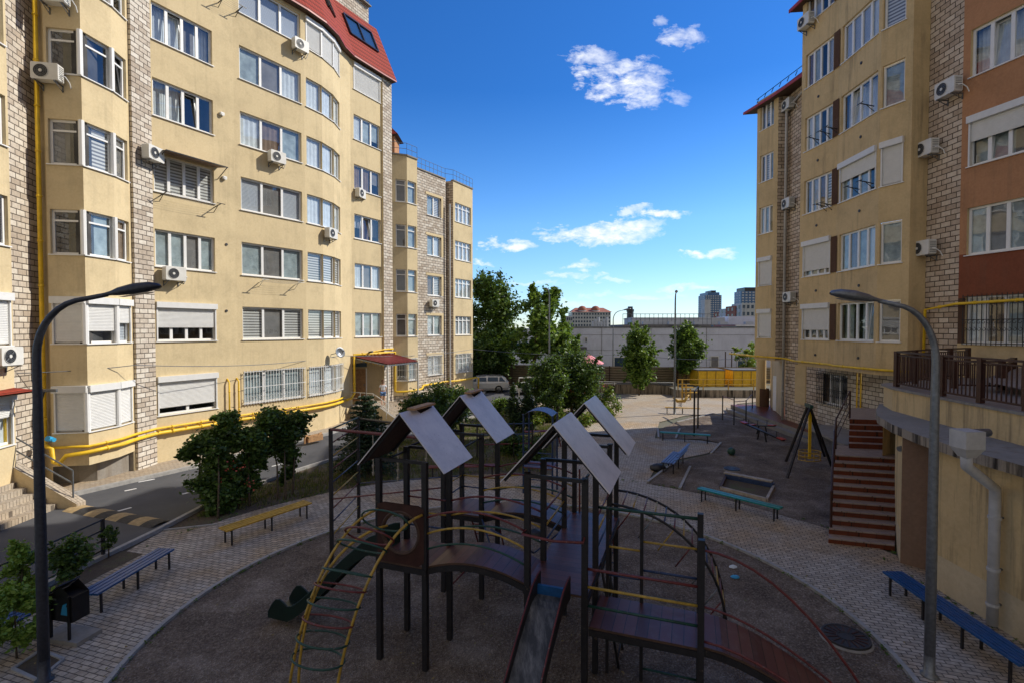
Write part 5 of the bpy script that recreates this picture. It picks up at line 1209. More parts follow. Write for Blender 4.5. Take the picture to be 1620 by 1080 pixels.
# ================================================================ GAS PIPES
def offs(p, q, k):                 # point offset from facade corner
    o, d, n, L = frame_of(p, q); return n*k
t = thing('gas_pipe', 'yellow gas pipe climbing and running along the foot of the left block', 'gas pipe', (-15, 17, 1.4))
def along(chain, z, k, extra=()):
    nv_ = normals(chain); return [Vector((p[0]+n_.x*k, p[1]+n_.y*k, z)) for p, n_ in zip(chain, nv_)]
vx, vy = X(67, 16.9)
def gas(pts, r, name='pipe'):
    m = MB(); m.tube(pts, r, 'gas_yellow', 10)
    for a, b in zip(pts, pts[1:]):
        a, b = Vector(a), Vector(b); L = (b-a).length
        if L > 1.2:
            for k in range(int(L/1.6)+1): p = a.lerp(b, (k+.5)/(int(L/1.6)+1)); d = (b-a)/L; m.tube([p-d*.03, p+d*.03], r*1.28, 'gas_yellow', 10)
    return m.build(name, t, True)
gas([(vx, vy, 1.75), (vx, vy, 21)], .065, 'riser')
main = along(low_chain, 1.33, .16); gas([Vector((vx, vy, 1.78)), Vector((vx, vy, 1.62)), Vector((vx+.15, vy-.05, 1.55)), Vector((vx+.3, vy-.08, 1.5)), Vector((vx+.35, vy-.08, 1.05)), Vector((vx+.55, vy-.1, .98)), Vector((vx+.7, vy, 1.25))] + main[1:], .07)
gas(along(low_chain, 1.52, .13)[0:], .045)
A8o = Vector((A8[0]+.15, A8[1]-.1, 0)); top_ = 3.95
gas([main[-1], Vector((A8o.x-.1, A8o.y-.3, 1.33)), A8o+Vector((0, 0, 1.6)), A8o+Vector((0, 0, top_)), Vector((A9[0]+.18, A9[1]-.05, top_)), Vector((A10[0]+.2, A10[1]-.1, top_)), Vector((A10[0]+.2, A10[1]-.1, 1.35)), Vector((c0[0]+.3, c0[1]-.2, 1.3)), Vector((c1[0]+.1, c1[1]-.25, 1.3)), Vector((c2[0]+.3, c2[1]-.1, 1.35)), Vector((d0[0]+.35, d0[1]+.2, 1.35)), Vector((d1[0]+.2, d1[1], 1.4)), Vector((d2[0]+.2, d2[1]-.05, 1.4)), Vector((d3[0]+.2, d3[1], 1.42)), Vector((d3[0]+.45, d3[1]+.2, 1.4)), Vector((d3[0]+.45, d3[1]+.2, .1))], .07)
gas([A8o+Vector((-.25, -.1, 1.5)), A8o+Vector((-.25, -.1, top_-.15)), Vector((A9[0]+.12, A9[1]-.02, top_+.22)), Vector((A10[0]+.1, A10[1]-.1, top_+.22))], .04)
for px in (360, 375):
    p = hit(px, 650, A4, A5); gas([(p.x+.12, p.y-.05, 1.4), (p.x+.12, p.y-.05, 3.1), (p.x, p.y, 3.25)], .035, 'branch')
for k in range(14):
    p = hit(225+k*22, 668, A4 if k < 7 else A5, A5 if k < 7 else A6) if k*22+225 < 480 else None
    if p: m = MB(); m.beam((p.x, p.y, 1.43), (p.x+.25, p.y-.12, 1.43), .03, .03, 'gas_yellow'); m.build('bracket', t)
# left entrance pipe run over the canopy
gas([(-18, 14.2, 4.35), (-16.2, 15.0, 4.35), (-15.55, 15.3, 4.3), (-15.45, 15.35, 4.0), (-15.45, 15.35, 1.3)], .075)
m = MB(); m.tube([(vx+.28, vy-.15, 1.83), (vx+.5, vy-.2, 1.83)], .07, 'blue_plastic', 10); m.tube([(vx+.39, vy-.17, 1.83), (vx+.39, vy-.33, 1.9)], .09, 'blue_plastic', 10); m.build('valve', t)
t = thing('gas_pipe', 'thin yellow gas pipe along the overhang of the right block up to the salmon wall', 'gas pipe', (14, 22, 3.9))
gas([(14.2, 33, 3.9), (14.3, 30, 3.9), (14.65, 28.4, 3.9), (15.2, 28.1, 3.85), (13.98, 25.0, 3.92), (14.15, 22.5, 3.92), (13.93, 21.9, 3.92), (14.2, 19.75, 3.92), (14.6, 18.7, 3.92), (15.4, 18.75, 3.92)], .05)
p = hit(1468, 470, E0, E1)
gas([(15.3, 18.8, 3.9), (15.3, 18.75, 6.2), (15.32, 17.5, 6.35), (15.85, 15.2, 6.4), (16.8, 11, 6.4)], .05)
for px in (1357, 1363): p = hit(px, 640, g0, g1); gas([(p.x-.05, p.y, .9), (p.x-.05, p.y, 3.8)], .03, 'branch')
# ================================================================ LEFT ENTRANCE (far left edge)
t = thing('entrance_stairs', 'tiled entrance stairs with a sloping side wall at the far left edge', 'stairs', (-15, 14.5, 0))
m = MB(); ns = 9
for i in range(ns):
    x1 = -13.95-.30*i; m.box((-17.5, 11.5, i*.165), (x1, 15.35, (i+1)*.165), 'light_pavers')
m.build('steps', t)
m = MB(); 
pts = [(-13.35, 0), (-13.35, .14), (-16.6, 2.05), (-17.5, 2.05), (-17.5, 0)]
for y in (15.38, 15.72): m.poly([(x, y, z) for x, z in pts], 'cream_stucco')
for (a, b), (c, d) in zip(pts, pts[1:]): m.poly([(a, 15.38, b), (c, 15.38, d), (c, 15.72, d), (a, 15.72, b)], 'light_pavers')
m.build('side_wall', t)
m = MB()
m.box((-17.5, 11.5, 0), (-16.62, 15.36, 1.49), 'grey_plaster'); m.build('landing', t)
r_ = thing('handrail', 'steel handrail on the sloping wall of the far left entrance stairs', 'handrail', (-14, 15.5, .4))
q = [Vector((-13.6, 15.55, .28)), Vector((-14.6, 15.55, .86)), Vector((-15.6, 15.55, 1.45)), Vector((-16.4, 15.55, 1.92))]
for p in q: m = MB(); m.beam(p, p+Vector((0, 0, .85)), .035, .035, 'grey_metal'); m.build('post', r_)
for z in (.85, .45): m = MB(); m.tube([p+Vector((0, 0, z)) for p in q], .022, 'grey_metal', 6); m.build('rail', r_)
t = thing('white_hose', 'pale flexible pipe lying at the foot of the far left stairs', 'pipe', (-14, 15.8, .1))
m = MB(); m.tube([(-15.3, 15.85, 1.1), (-14.6, 15.85, .6), (-14.2, 15.9, .25), (-13.7, 15.85, .12), (-13.45, 15.7, .08)], .05, 'ac_white', 8); m.build('pipe', t, True)
t = thing('entrance_canopy', 'small red tiled canopy over the far left entrance, cut by the photo edge', 'canopy', (-16, 15, 3.7))
m = MB(); a, b, c, d = (-18, 13.0, 4.0), (-18, 15.2, 4.05), (-14.6, 15.55, 3.62), (-14.6, 13.2, 3.6)
m.poly([a, d, c, b], 'roof_tile', [(0, 0), (0, 3), (2.3, 3), (2.3, 0)]); m.poly([(p[0], p[1], p[2]-.05) for p in (a, b, c, d)], 'dark_wood'); m.beam((-18, 15.58, 3.60), (-14.1, 15.62, 3.60), .06, .09, 'grey_metal'); m.build('roof', t)
m = MB(); m.beam((-14.5, 15.6, 3.58), (-15.0, 15.9, 2.9), .08, .08, 'dark_plastic'); m.build('bracket', t)
m = MB(); m.beam((-15.05, 15.3, 0), (-15.05, 15.3, 3.6), .05, .05, 'grey_metal') if False else m.beam((-15.6, 15.3, 1.5), (-15.6, 15.3, 3.6), .06, .06, 'grey_metal'); m.build('post', t)
# ================================================================ CENTRE-LEFT ENTRANCE with red canopy
t = thing('entrance_canopy', 'dark red sheet canopy on thin posts over the entrance of the left block', 'canopy', (-7.5, 31, 3.5))
k1 = W(613, 574, 29.9); k2 = W(661, 570, 32.6); k3 = W(620, 561, 33.6); k4 = W(556, 566, 30.8); k1.z = k2.z = 3.42; k3.z = k4.z = 3.85
m = MB(); m.poly([k1, k2, k3, k4], 'maroon'); m.poly([p+Vector((0, 0, -.04)) for p in (k4, k3, k2, k1)], 'dark_wood')
for i in range(12): a = k1.lerp(k2, i/11); b = k4.lerp(k3, i/11); m.beam(a+Vector((0, 0, .015)), b+Vector((0, 0, .015)), .04, .03, 'maroon')
m.build('roof', t); m = MB()
for a, b in ((k1, k2), (k1, k4), (k2, k3)): m.beam(a+Vector((0, 0, -.09)), b+Vector((0, 0, -.09)), .06, .07, 'galvanised')
m.build('frame', t)
for k in (k1, k2): m = MB(); m.beam((k.x, k.y, 0), (k.x, k.y, 3.35), .09, .09, 'ac_white'); m.build('post', t)
m = MB()
for i in range(4): a = k4.lerp(k1, .1+i*.2); b = k4.lerp(k1, .25+i*.2); m.tube([a+Vector((.3, .3, -.3)), (a+b)/2+Vector((.3, .3, -.1)), b+Vector((.3, .3, -.3))], .03, 'gas_yellow', 6)
m.build('ornament', t)
t = thing('entrance_stairs', 'pale entrance stairs descending from the red canopied door of the left block', 'stairs', (-7, 31, 0))
T = Matrix.Translation((-8.0, 31.2, 0)) @ Matrix.Rotation(R(-27), 4, 'Z')
m = MB(); m.box((-1.6, -1.5, 0), (.6, 1.3, .85), 'light_pavers', T); m.build('landing', t)
m = MB()
for i in range(6): m.box((.601, -1.1, 0), (.9+.28*i, .9, .72-.14*i), 'light_pavers', T)
m.build('steps', t)
m = MB(); pr = [(.6, 0), (.6, 1.05), (2.5, .12), (2.5, 0)]
for y0 in (.92, -1.32):
    m = MB()
    for y in (y0, y0+.2): m.poly([T @ Vector((x, y, z)) for x, z in pr], 'cream_stucco')
    for (a, b), (c, d) in zip(pr, pr[1:]): m.poly([T @ Vector(v) for v in ((a, y0, b), (c, y0, d), (c, y0+.2, d), (a, y0+.2, b))], 'concrete')
    m.build('side_wall', t)
t = thing('handrail', 'pale yellow handrail on the landing of the red canopied entrance', 'handrail', (-9, 30, .9))
m = MB(); 
for z in (.85, .5): m.tube([T @ Vector((-1.5, -1.4, .85+z)), T @ Vector((.5, -1.4, .85+z)), T @ Vector((1.5, -1.3, .3+z))], .022, 'ac_white', 6)
m.build('rail', t)
for x, z in ((-1.5, .85), (-.5, .85), (.5, .85), (1.5, .3)): m = MB(); m.beam(T @ Vector((x, -1.4, z)), T @ Vector((x, -1.4, z+.85)), .03, .03, 'ac_white'); m.build('post', t)
# wall light over the canopy
p = W(584, 557, 31.6); t = thing('wall_lamp', 'small dark floodlight above the red entrance canopy', 'lamp', p.to_tuple()); m = MB(); m.beam(p, p+Vector((.25, -.15, .05)), .14, .1, 'dark_plastic'); m.tube([p+Vector((-.3, .2, -.15)), p], .02, 'dark_plastic'); m.build('housing', t)
# ================================================================ RIGHT STAIRS, PLATFORM, SLAB
t = thing('outdoor_stairs', 'wide red tiled outdoor stairs with pale treads beside the raised terrace', 'stairs', (9, 13, 0))
S0 = Vector((8.12, 12.85, 0)); S1 = Vector((9.5, 12.42, 0)); dn = Vector((.68, 1, 0)).normalized(); mr = MB(); mt_ = MB(); NS = 11; rise, run = .152, .30
def strip(z, k0, k1, left=0.0):
    a = S0+dn*k0; b = S1+dn*k0 + Vector((.25, .0, 0))*(k0/2.8); c = S1+dn*k1+Vector((.25, 0, 0))*(k1/2.8); d = S0+dn*k1
    return [p+Vector((0, 0, z)) for p in (a, b, c, d)]
for i in range(NS):
    k0, k1 = i*run, (i+1)*run; z = (i+1)*rise; a, b, c, d = strip(z, k0, k1 if i < NS-1 else k1+1.3); lo_ = Vector((0, 0, -rise))
    mr.poly([a+lo_, b+lo_, b, a], 'stair_tile'); mr.poly([a-Vector((0, 0, z)), a, d, d-Vector((0, 0, z))], 'stair_tile')
    tr_ = [a-dn*.02, b-dn*.02, c, d]; mt_.poly([p+Vector((0, 0, .002)) for p in tr_], 'tread_tile'); mt_.poly([tr_[0]+Vector((0, 0, -.03)), tr_[1]+Vector((0, 0, -.03)), tr_[1]+Vector((0, 0, .002)), tr_[0]+Vector((0, 0, .002))], 'tread_tile')
mr.build('riser', t); mt_.build('tread', t)
mr = MB(); mt_ = MB(); zt = NS*rise; e0 = S0+dn*(NS*run+.75)+Vector((.45, 0, 0)); e1 = S1+dn*(NS*run+.75)+Vector((1.2, 0, 0))
for i in range(5):
    k = i*.28; z = zt+(i+1)*.155; a, b = e0+dn*k, e1+dn*k; c, d = e1+dn*(k+.3 if i < 4 else k+3), e0+dn*(k+.3 if i < 4 else k+3); up_ = Vector((0, 0, z)); lo_ = Vector((0, 0, z-.155))
    mr.poly([a+lo_, b+lo_, b+up_, a+up_], 'stair_tile'); mt_.poly([a+up_, b+up_, c+up_, d+up_], 'tread_tile'); mr.poly([a, a+up_, d+up_, d], 'stair_tile')
mr.build('riser', t); mt_.build('tread', t)
hr = thing('handrail', 'dark metal handrail climbing the left side of the red tiled stairs', 'handrail', (8.3, 13, 0))
ps_ = [S0+dn*(.35)+Vector((.05, 0, 2*rise)), S0+dn*1.3+Vector((.03, 0, 5*rise)), S0+dn*2.6+Vector((.03, 0, zt-rise)), S0+dn*3.9+Vector((.03, 0, zt)), e0+dn*1.4+Vector((0, 0, zt+.75))]
for p in ps_: m = MB(); m.beam(p, p+Vector((0, 0, .95)), .045, .045, 'rail_brown'); m.build('post', hr)
for z in (.95, .6, .3): m = MB(); m.tube([p+Vector((0, 0, z)) for p in ps_], .024 if z > .9 else .014, 'rail_brown', 6); m.build('rail', hr)
# tiled platform under the overhang, with grey kerb
m = MB(); m.prism([(14.55, 20.2), (15.4, 20.2), (20, 28), (20, 34), (14.75, 34), (14.55, 29)], 0, .42, 'stair_tile', 'concrete'); m.prism([(14.2, 20.0), (14.54, 20.0), (14.54, 34.2), (14.2, 33.2)], 0, .22, 'concrete')
tag(m.build('platform'), 'low red tiled platform with grey kerb along the foot of the right block', 'platform')
t = thing('basement_roof', 'flat grey concrete slab over the basement stairs beside the right block', 'slab', (14, 22, 0))
m = MB(); m.prism([(13.2, 20.0), (14.1, 19.6), (15.38, 19.6), (15.38, 24.0), (14.0, 24.6)], .82, .92, 'concrete'); m.build('slab', t)
m = MB(); m.prism([(13.5, 20.3), (15.3, 20.0), (15.3, 23.5), (14.2, 24)], 0, .819, 'roof_dark'); m.build('basement_wall', t)
t = thing('railing', 'low dark railing around the basement stairs between the slab and the red stairs', 'railing', (12, 18, 0))
q = [(13.0, 19.6), (12.4, 17.8), (13.8, 17.2)]
for a, b in zip(q, q[1:]):
    for z in (.35, .85): m = MB(); m.tube([(*a, z), (*b, z)], .025, 'rail_brown', 6); m.build('rail', t)
for a in q: m = MB(); m.beam((*a, 0), (*a, .87), .05, .05, 'rail_brown'); m.build('post', t)
# ================================================================ STREET LAMPS
def street_lamp(base, zt, arm, label, mat, r=.075, head=.75, hd=None):
    t = thing('street_lamp', label, 'street lamp', (base[0], base[1], 0), 'street lamps'); ax = Vector((arm[0], arm[1], 0)).normalized(); L = math.hypot(*arm)
    pts = [Vector((base[0], base[1], z)) for z in (0, zt*.35, zt*.62, zt-.95*min(L, 1)*1.0)]; rr = [r, r*.95, r*.85, r*.72]
    b0_ = pts[-1]; hz = zt-b0_.z
    for i in range(1, 8):
        a = i/7*PI/2*.86; pts.append(b0_ + ax*(L*.62*(1-math.cos(a))) + Vector((0, 0, hz*.93*math.sin(a)))); rr.append(r*(.72-.03*i))
    pts.append(pts[-1]+ax*L*.38+Vector((0, 0, hz*.10))); rr.append(r*.45)
    m = MB(); m.tube(pts[:3]+pts[3:], rr, mat, 12); m.build('pole', t, True)
    e = pts[-1]; m = MB(); T = Matrix((( ax.x, -ax.y, 0, e.x), (ax.y, ax.x, 0, e.y), (.17, 0, 1, e.z), (0, 0, 0, 1)))
    sec = [(-.06, .035, .03), (.06, .05, .05), (.16, .085, .085), (.40, .13, .115), (.62, .135, .10), (.74, .10, .06), (.78, .03, .015)]
    sc = head/.78; n = 10; base_i = len(m.v)
    for x, w_, h_ in sec:
        for j in range(n): a = 2*PI*j/n; m.v.append(tuple(T @ Vector((x*sc, math.cos(a)*w_*sc, (math.sin(a)*h_*(1 if math.sin(a) > 0 else .5))*sc))))
    for i in range(len(sec)-1):
        for j in range(n): j2 = (j+1) % n; m.f.append((base_i+i*n+j, base_i+i*n+j2, base_i+(i+1)*n+j2, base_i+(i+1)*n+j)); m.m.append(m.mi(mat)); m.uv.append([(0, 0)]*4)
    hd_ = m.build('lamp_head', t, True)
    m = MB(); m.poly([T @ Vector((x*sc, y*sc, -.07*sc)) for x, y in ((.2, -.07), (.6, -.1), (.7, 0), (.6, .1), (.2, .07))], 'ac_white'); m.build('lens', hd_)
    m = MB(); m.lathe([(r*1.6, 0), (r*1.6, .03), (r*1.05, .05), (r*1.0, .35)], (base[0], base[1], .015), mat, 14); m.build('base_flange', t, True)
b_ = G(72, 1078); street_lamp((b_.x-.02, b_.y), 6.02, (1.18, .12), 'dark curved street lamp rising in the left foreground', 'lamp_dark', .078, .78)
b_ = G(1470, 1070); street_lamp((b_.x, b_.y), 5.93, (-.98, .1), 'grey curved street lamp standing in the right foreground', 'galvanised', .075, .72)
b_ = G(1067, 655); street_lamp((b_.x, b_.y), 7.75, (-.15, -.6), 'tall thin grey street lamp beside the right of the two round small trees', 'galvanised', .07, .55)
street_lamp(X(869, 40), 8.5, (-.2, -.6), 'tall thin grey street lamp rising out of the loose leafy tree', 'galvanised', .07, .6)
street_lamp(X(970, 50), 7.3, (1.1, 0), 'distant thin lamp pole in front of the pale warehouse wall', 'galvanised', .06, .8)
# overhead cable
t = MB(); 
def cable(name, pts, r, label):
    P = []
    for a, b in zip(pts, pts[1:]):
        a, b = Vector(a), Vector(b)
        for i in range(12): q = a.lerp(b, i/12); q.z -= .25*4*(i/12)*(1-i/12); P.append(q)
    P.append(Vector(pts[-1])); m = MB(); m.tube(P, r, 'galvanised', 4); tag(m.build(name), label, 'cable')
cable('overhead_cable', [(-18, 13, 4.55), tuple(W(215, 577, 18.6)), tuple(W(540, 562, 28.8)), tuple(W(748, 552, 41.8)), tuple(W(1000, 560, 44)), tuple(W(1198, 566, 31))], .014, 'thin grey cable strung along the left block and across the courtyard')
# ================================================================ BACKGROUND
t = thing('retaining_wall', 'low stained concrete wall with a pale rail at the far side of the plaza', 'wall', (5, 43, 0))
m = MB(); wall(m, (1.5, 44), (13.6, 42.5), 0, .75, 'ledge_concrete'); m.box((1.5, 44, .7), (13.6, 44.3, .75), 'concrete'); m.build('wall', t)
m = MB(); m.tube([(1.5, 44, 1.0), (13.6, 42.5, 1.0)], .04, 'ac_white', 6); m.build('rail', t)
for i in range(6): x = 1.5+12.1*i/5; y = 44-1.5*i/5; m = MB(); m.tube([(x, y, .7), (x, y, 1.0)], .03, 'ac_white', 6); m.build('post', t)
t = thing('retaining_wall', 'higher brownish low wall with yellow rail in front of the yellow containers', 'wall', (18, 40, 0))
m = MB(); wall(m, (13.2, 40.6), (30, 40.0), 0, .62, 'ledge_concrete'); m.poly([(13.2, 40.6, .62), (30, 40, .62), (30, 50, .62), (13.2, 50, .62)], 'far_ground'); wall(m, (13.2, 50), (13.2, 40.6), 0, .62, 'ledge_concrete'); m.build('wall', t)
for z in (1.05, 1.45): m = MB(); m.tube([(13.4, 40.7, z), (30, 40.1, z)], .03, 'bench_yellow', 6); m.build('rail', t)
for i in range(9): x = 13.4+i*2; m = MB(); m.beam((x, 40.7-i*.07, .62), (x, 40.7-i*.07, 1.48), .07, .07, 'bench_yellow'); m.build('post', t)
t = thing('corrugated_fence', 'long brown corrugated metal fence behind the far wall and trees', 'fence', (0, 47, 0))
def corr(a, b, z0, z1, mat, parent, name, per=.22, horiz=True):
    m = MB(); a, b = Vector((*a, 0)), Vector((*b, 0)); d = (b-a).normalized(); nn_ = Vector((d.y, -d.x, 0)); k = int((z1-z0)/per)*2
    for i in range(k):
        za, zb_ = z0+(z1-z0)*i/k, z0+(z1-z0)*(i+1)/k; oa, ob_ = (nn_*.05 if i % 2 else nn_*0), (nn_*0 if i % 2 else nn_*.05)
        m.poly([a+oa+Vector((0, 0, za)), b+oa+Vector((0, 0, za)), b+ob_+Vector((0, 0, zb_)), a+ob_+Vector((0, 0, zb_))], mat)
    return m.build(name, parent)
for a, b in (((-9, 50), (-1, 49)), ((-1, 49), (6, 47.5)), ((6, 47.5), (13, 46)), ((13, 46), (21, 45.8)), ((21, 45.8), (32, 46))): corr(a, b, 0, 2.05, 'fence_brown', t, 'fence_panel')
for i in range(14): x = -9+i*3; y = 50-.33*(x+9)*.55 if x < 13 else 46; m = MB(); m.beam((x, y-.1, 0), (x, y-.1, 2.1), .08, .08, 'rail_brown'); m.build('post', t)
# yellow containers
for px0, px1, lb_ in ((1105, 1147, 'yellow metal container with dark top edge left of the gap behind the far wall'), (1161, 1203, 'yellow metal container right of the gap, nearest the right block')):
    t = thing('container', lb_, 'container', (*X(px0, 43), .6), 'yellow containers'); a, b = X(px0, 43), X(px1, 43)
    m = MB(); m.box((a[0], 43, .62), (b[0], 45, 1.95), 'panel_yellow'); m.build('body', t)
    m = MB(); m.box((a[0]-.05, 42.95, 1.95), (b[0]+.05, 45, 2.03), 'roof_dark'); m.build('top', t)
    r = random.Random(px0); m = MB()
    for i in range(4):
        x = a[0]+(b[0]-a[0])*i/3.0; m.beam((x, 42.97, .62), (x, 42.97, 1.95), .05, .05, 'rail_yellow')
    m.build('rib', t)
# yellow timber swing/planter things at plaza edge
t = thing('wooden_swing', 'small yellow timber play frame standing at the corner of the far wall', 'play frame', (*X(1085, 38.5), 0))
for px, h_ in ((1080, 1.6), (1086, 1.25), (1093, .9)):
    x, y = X(px, 39); m = MB(); m.beam((x, y, 0), (x, y, h_), .09, .09, 'bench_yellow'); m.build('post', t)
x, y = X(1086, 39); m = MB(); m.beam((x-.35, y, 1.0), (x+.55, y, 1.0), .35, .07, 'bench_yellow'); m.beam((x-.35, y, .6), (x+.9, y, .6), .3, .06, 'bench_yellow'); m.build('seat', t)
t = thing('spring_rider', 'small yellow playground rider on the sunlit far plaza behind the yellow bench', 'spring rider', (*G(1080, 648).xy, 0))
p = G(1076, 645); m = MB(); m.tube([p+Vector((.12*math.cos(i), .12*math.sin(i), .02*i)) for i in range(20)], .02, 'grey_metal', 5); m.build('spring', t)
m = MB(); m.tube([p+Vector((-.5, 0, .75)), p+Vector((-.2, 0, .5)), p+Vector((.3, 0, .5)), p+Vector((.6, 0, .95))], [.05, .12, .12, .05], 'bench_yellow', 8); m.build('body', t, True)
m = MB(); m.tube([p+Vector((.45, -.2, .85)), p+Vector((.45, .2, .85))], .02, 'rail_red', 6); m.build('handle', t)
# parasol / pink tent
p = W(932, 575, 46); t = thing('market_umbrella', 'pale pink peaked umbrella showing above the flowering shrub', 'umbrella', (p.x, p.y, 0))
m = MB(); m.lathe([(1.35, 2.35), (1.3, 2.45), (.05, 3.2), (0, 3.25)], (p.x, p.y, 0), 'pink_cloth', 8); m.build('canopy', t)
m = MB(); m.tube([(p.x, p.y, 0), (p.x, p.y, 2.9)], .03, 'ac_white'); m.build('pole', t)
# pergola-like white frame over second car
t = thing('carport_frame', 'thin white metal frame beside the parked cars', 'frame', (*X(822, 40), 0))
q = [X(821, 40.0), X(858, 41.0)]
for a in q: m = MB(); m.beam((*a, 0), (*a, 1.65), .07, .07, 'ac_white'); m.build('post', t)
m = MB(); m.beam((*q[0], 1.65), (*q[1], 1.65), .08, .08, 'ac_white'); m.build('beam', t)
# warehouse
wh = thing('warehouse', 'long low pale warehouse behind the far fence', 'warehouse', (20, 62, 0)); w = MB()
wa, wb, wc = (-6, 57.5), (7.2, 62), (75, 62); ZT = 5.62
wall(w, wb, wc, 0, ZT, 'white_render'); wall(w, wa, wb, 0, ZT-.3, 'white_render'); wall(w, (-25, 62), wa, 0, ZT-.3, 'white_render')
w.poly([(*wb, ZT-.05), (*wc, ZT-.05), (75, 100, ZT-.05), (-25, 100, ZT-.05), (-25, 62, ZT-.35), (*wa, ZT-.35)], 'roof_dark'); w.build('wall', wh)
m = MB(); m.box((7.1, 61.9, ZT), (75, 62.2, ZT+.12), 'roof_dark'); m.build('coping', wh)
m = MB()
for px in (952, 1030, 1118): x = X(px, 61.96)[0]; m.box((x-.02, 61.95, 0), (x+.02, 61.99, ZT), 'curtain_grey')
for z in (4.75, 2.9): m.box((7.3, 61.96, z-.012), (75, 61.99, z+.012), 'curtain_grey')
m.build('panel_joint', wh)
for (pa, pb, z0, z1, mt, nm) in ((972, 990, .7, 2.0, 'far_glass', 'window'), (1125, 1136, 0, 2.1, 'curtain_grey', 'door'), (1167, 1180, .7, 1.6, 'far_glass', 'window'), (903, 917, 0, 2.3, 'curtain_grey', 'door'), (926, 928, 3.9, 4.4, 'far_glass', 'vent')):
    xa, xb_ = X(pa, 62)[0], X(pb, 62)[0]; m = MB(); m.box((xa, 61.88, z0), (xb_, 61.95, z1), mt)
    f_ = m.build(nm, wh); m = MB()
    for q in (((xa-.08, 61.86, z1), (xb_+.08, 61.96, z1+.1)), ((xa-.1, 61.86, z0), (xa, 61.96, z1)), ((xb_, 61.86, z0), (xb_+.1, 61.96, z1))): m.box(*q, 'ac_white')
    m.build('frame', f_)
m = MB(); xa, xb_ = X(900, 60)[0], X(929, 60)[0]; m.box((xa, 60.2, 3.0), (xb_, 61.9, 3.35), 'roof_dark'); m.build('canopy', wh)
# rooftop plant with railing
t = thing('rooftop_plant', 'low grey technical storey with railing and ducts on the warehouse roof', 'rooftop plant', (20, 78, 5.6))
z0 = 5.6; xa, xb_ = X(985, 80)[0], X(1125, 80)[0]; m = MB(); m.box((xa, 80, z0), (xb_, 90, z0+.55), 'curtain_grey'); m.box((xa+2, 82, z0+.551), (xa+17, 88, z0+1.7), 'far_white'); m.box((xa+18, 83, z0+.551), (xa+24, 88, z0+1.9), 'white_render'); m.build('block', t)
m = MB()
for z in (z0+1.4, z0+2.2): m.beam((xa, 79.9, z), (xb_, 79.9, z), .06, .08, 'galvanised')
for i in range(21): x = xa+(xb_-xa)*i/20; m.beam((x, 79.9, z0+.5), (x, 79.9, z0+2.25), .06, .06, 'galvanised')
m.build('roof_rail', t)
for i in range(6): x = X(938+i*4.5, 75)[0]; m = MB(); m.tube([(x, 75, 5.5), (x, 75, 6.6+.3*(i % 3))], .16, 'far_white', 8); m.build('duct', t)
for i in range(5): x = xa+3+i*4; m = MB(); m.box((x, 79, z0+.56), (x+1.2, 79.8, z0+1.0), 'far_white'); m.build('roof_unit', t)
# chimney
p = W(997, 512, 150); t = thing('chimney', 'dark distant brick chimney above the warehouse roof', 'chimney', (p.x, 150, 0)); m = MB(); m.lathe([(1.2, 0), (1.0, 10.5), (1.15, 10.5), (1.15, 11.2), (.8, 11.2), (.75, 12)], (p.x, 150, 0), 'attic_dark', 12); m.build('stack', t)
m = MB(); m.tube([(p.x+2.6, 150, 0), (p.x+2.6, 150, 8.7)], .6, 'attic_dark', 8); m.build('flue', t)
def far_building(name, label, px0, px1, pytop, Y, rows, cols, wallm, winm, depth=14, roof=None, base=-2, extra=None):
    xa, xb_ = X(px0, Y)[0], X(px1, Y)[0]; zt = W(px0, pytop, Y).z; t = thing(name, label, 'apartment building' if 'tower' not in name else 'tower block', (xa, Y, 0))
    m = MB(); m.box((xa, Y, base), (xb_, Y+depth, zt), wallm); m.build('wall', t)
    zw0 = max(base+1, 1.5); m_h = (zt-zw0)/rows; cw = (xb_-xa)/cols
    for r_i in range(rows):
        m = MB()
        for c_i in range(cols):
            x = xa+cw*(c_i+.22); z = zw0+m_h*(r_i+.25)
            m.box((x, Y-.12, z), (x+cw*.56, Y+.02, z+m_h*.5), winm)
            m.box((x-cw*.05, Y-.2, z-m_h*.12), (x+cw*.61, Y, z-.02), wallm)
        m.build('window_row', t)
    m = MB()
    for c_i in range(int(depth/4)):
        for r_i in range(rows): y = Y+2+c_i*4; z = zw0+m_h*(r_i+.25); m.box((xa-.1, y, z), (xa+.02, y+1.8, z+m_h*.5), winm)
    m.build('side_windows', t)
    return t, xa, xb_, zt
t, xa, xb_, zt = far_building('tower_block', 'dark blue glass tower block on the skyline, the left one', 1115, 1141, 467, 330, 18, 7, 'far_blue', 'far_white', 12)
m = MB(); m.box((xa+2, 331, zt), (xb_-1, 345, zt+1.8), 'far_blue'); m.box((xa+5, 333, zt+1.8), (xb_-2.5, 343, zt+3.2), 'attic_dark'); m.build('roof_storey', t)
m = MB(); m.box((xa-.4, 329.5, 0), (xa+3.4, 336, zt-3), 'far_white'); m.build('corner_bay', t)
t, xa, xb_, zt = far_building('tower_block', 'dark blue tower block partly hidden behind the right block on the skyline', 1172, 1205, 461, 380, 16, 6, 'far_blue', 'far_white', 12)
m = MB(); m.box((xa+3, 381, zt), (xb_-3, 395, zt+3), 'attic_dark'); m.build('roof_storey', t)
t, xa, xb_, zt = far_building('apartment_building', 'long distant pale apartment building with red roof and two round domes', 905, 966, 494, 210, 7, 14, 'far_white', 'far_glass', 14)
m = MB(); m.poly([(xa-.5, 209.5, zt), (xb_+.5, 209.5, zt), (xb_-2, 216, zt+2), (xa+2, 216, zt+2)], 'far_red'); m.poly([(xa-.5, 209.5, zt), (xa+2, 216, zt+2), (xa-.5, 224, zt)], 'far_red'); m.poly([(xb_+.5, 209.5, zt), (xb_+.5, 224, zt), (xb_-2, 216, zt+2)], 'far_red'); m.build('roof', t)
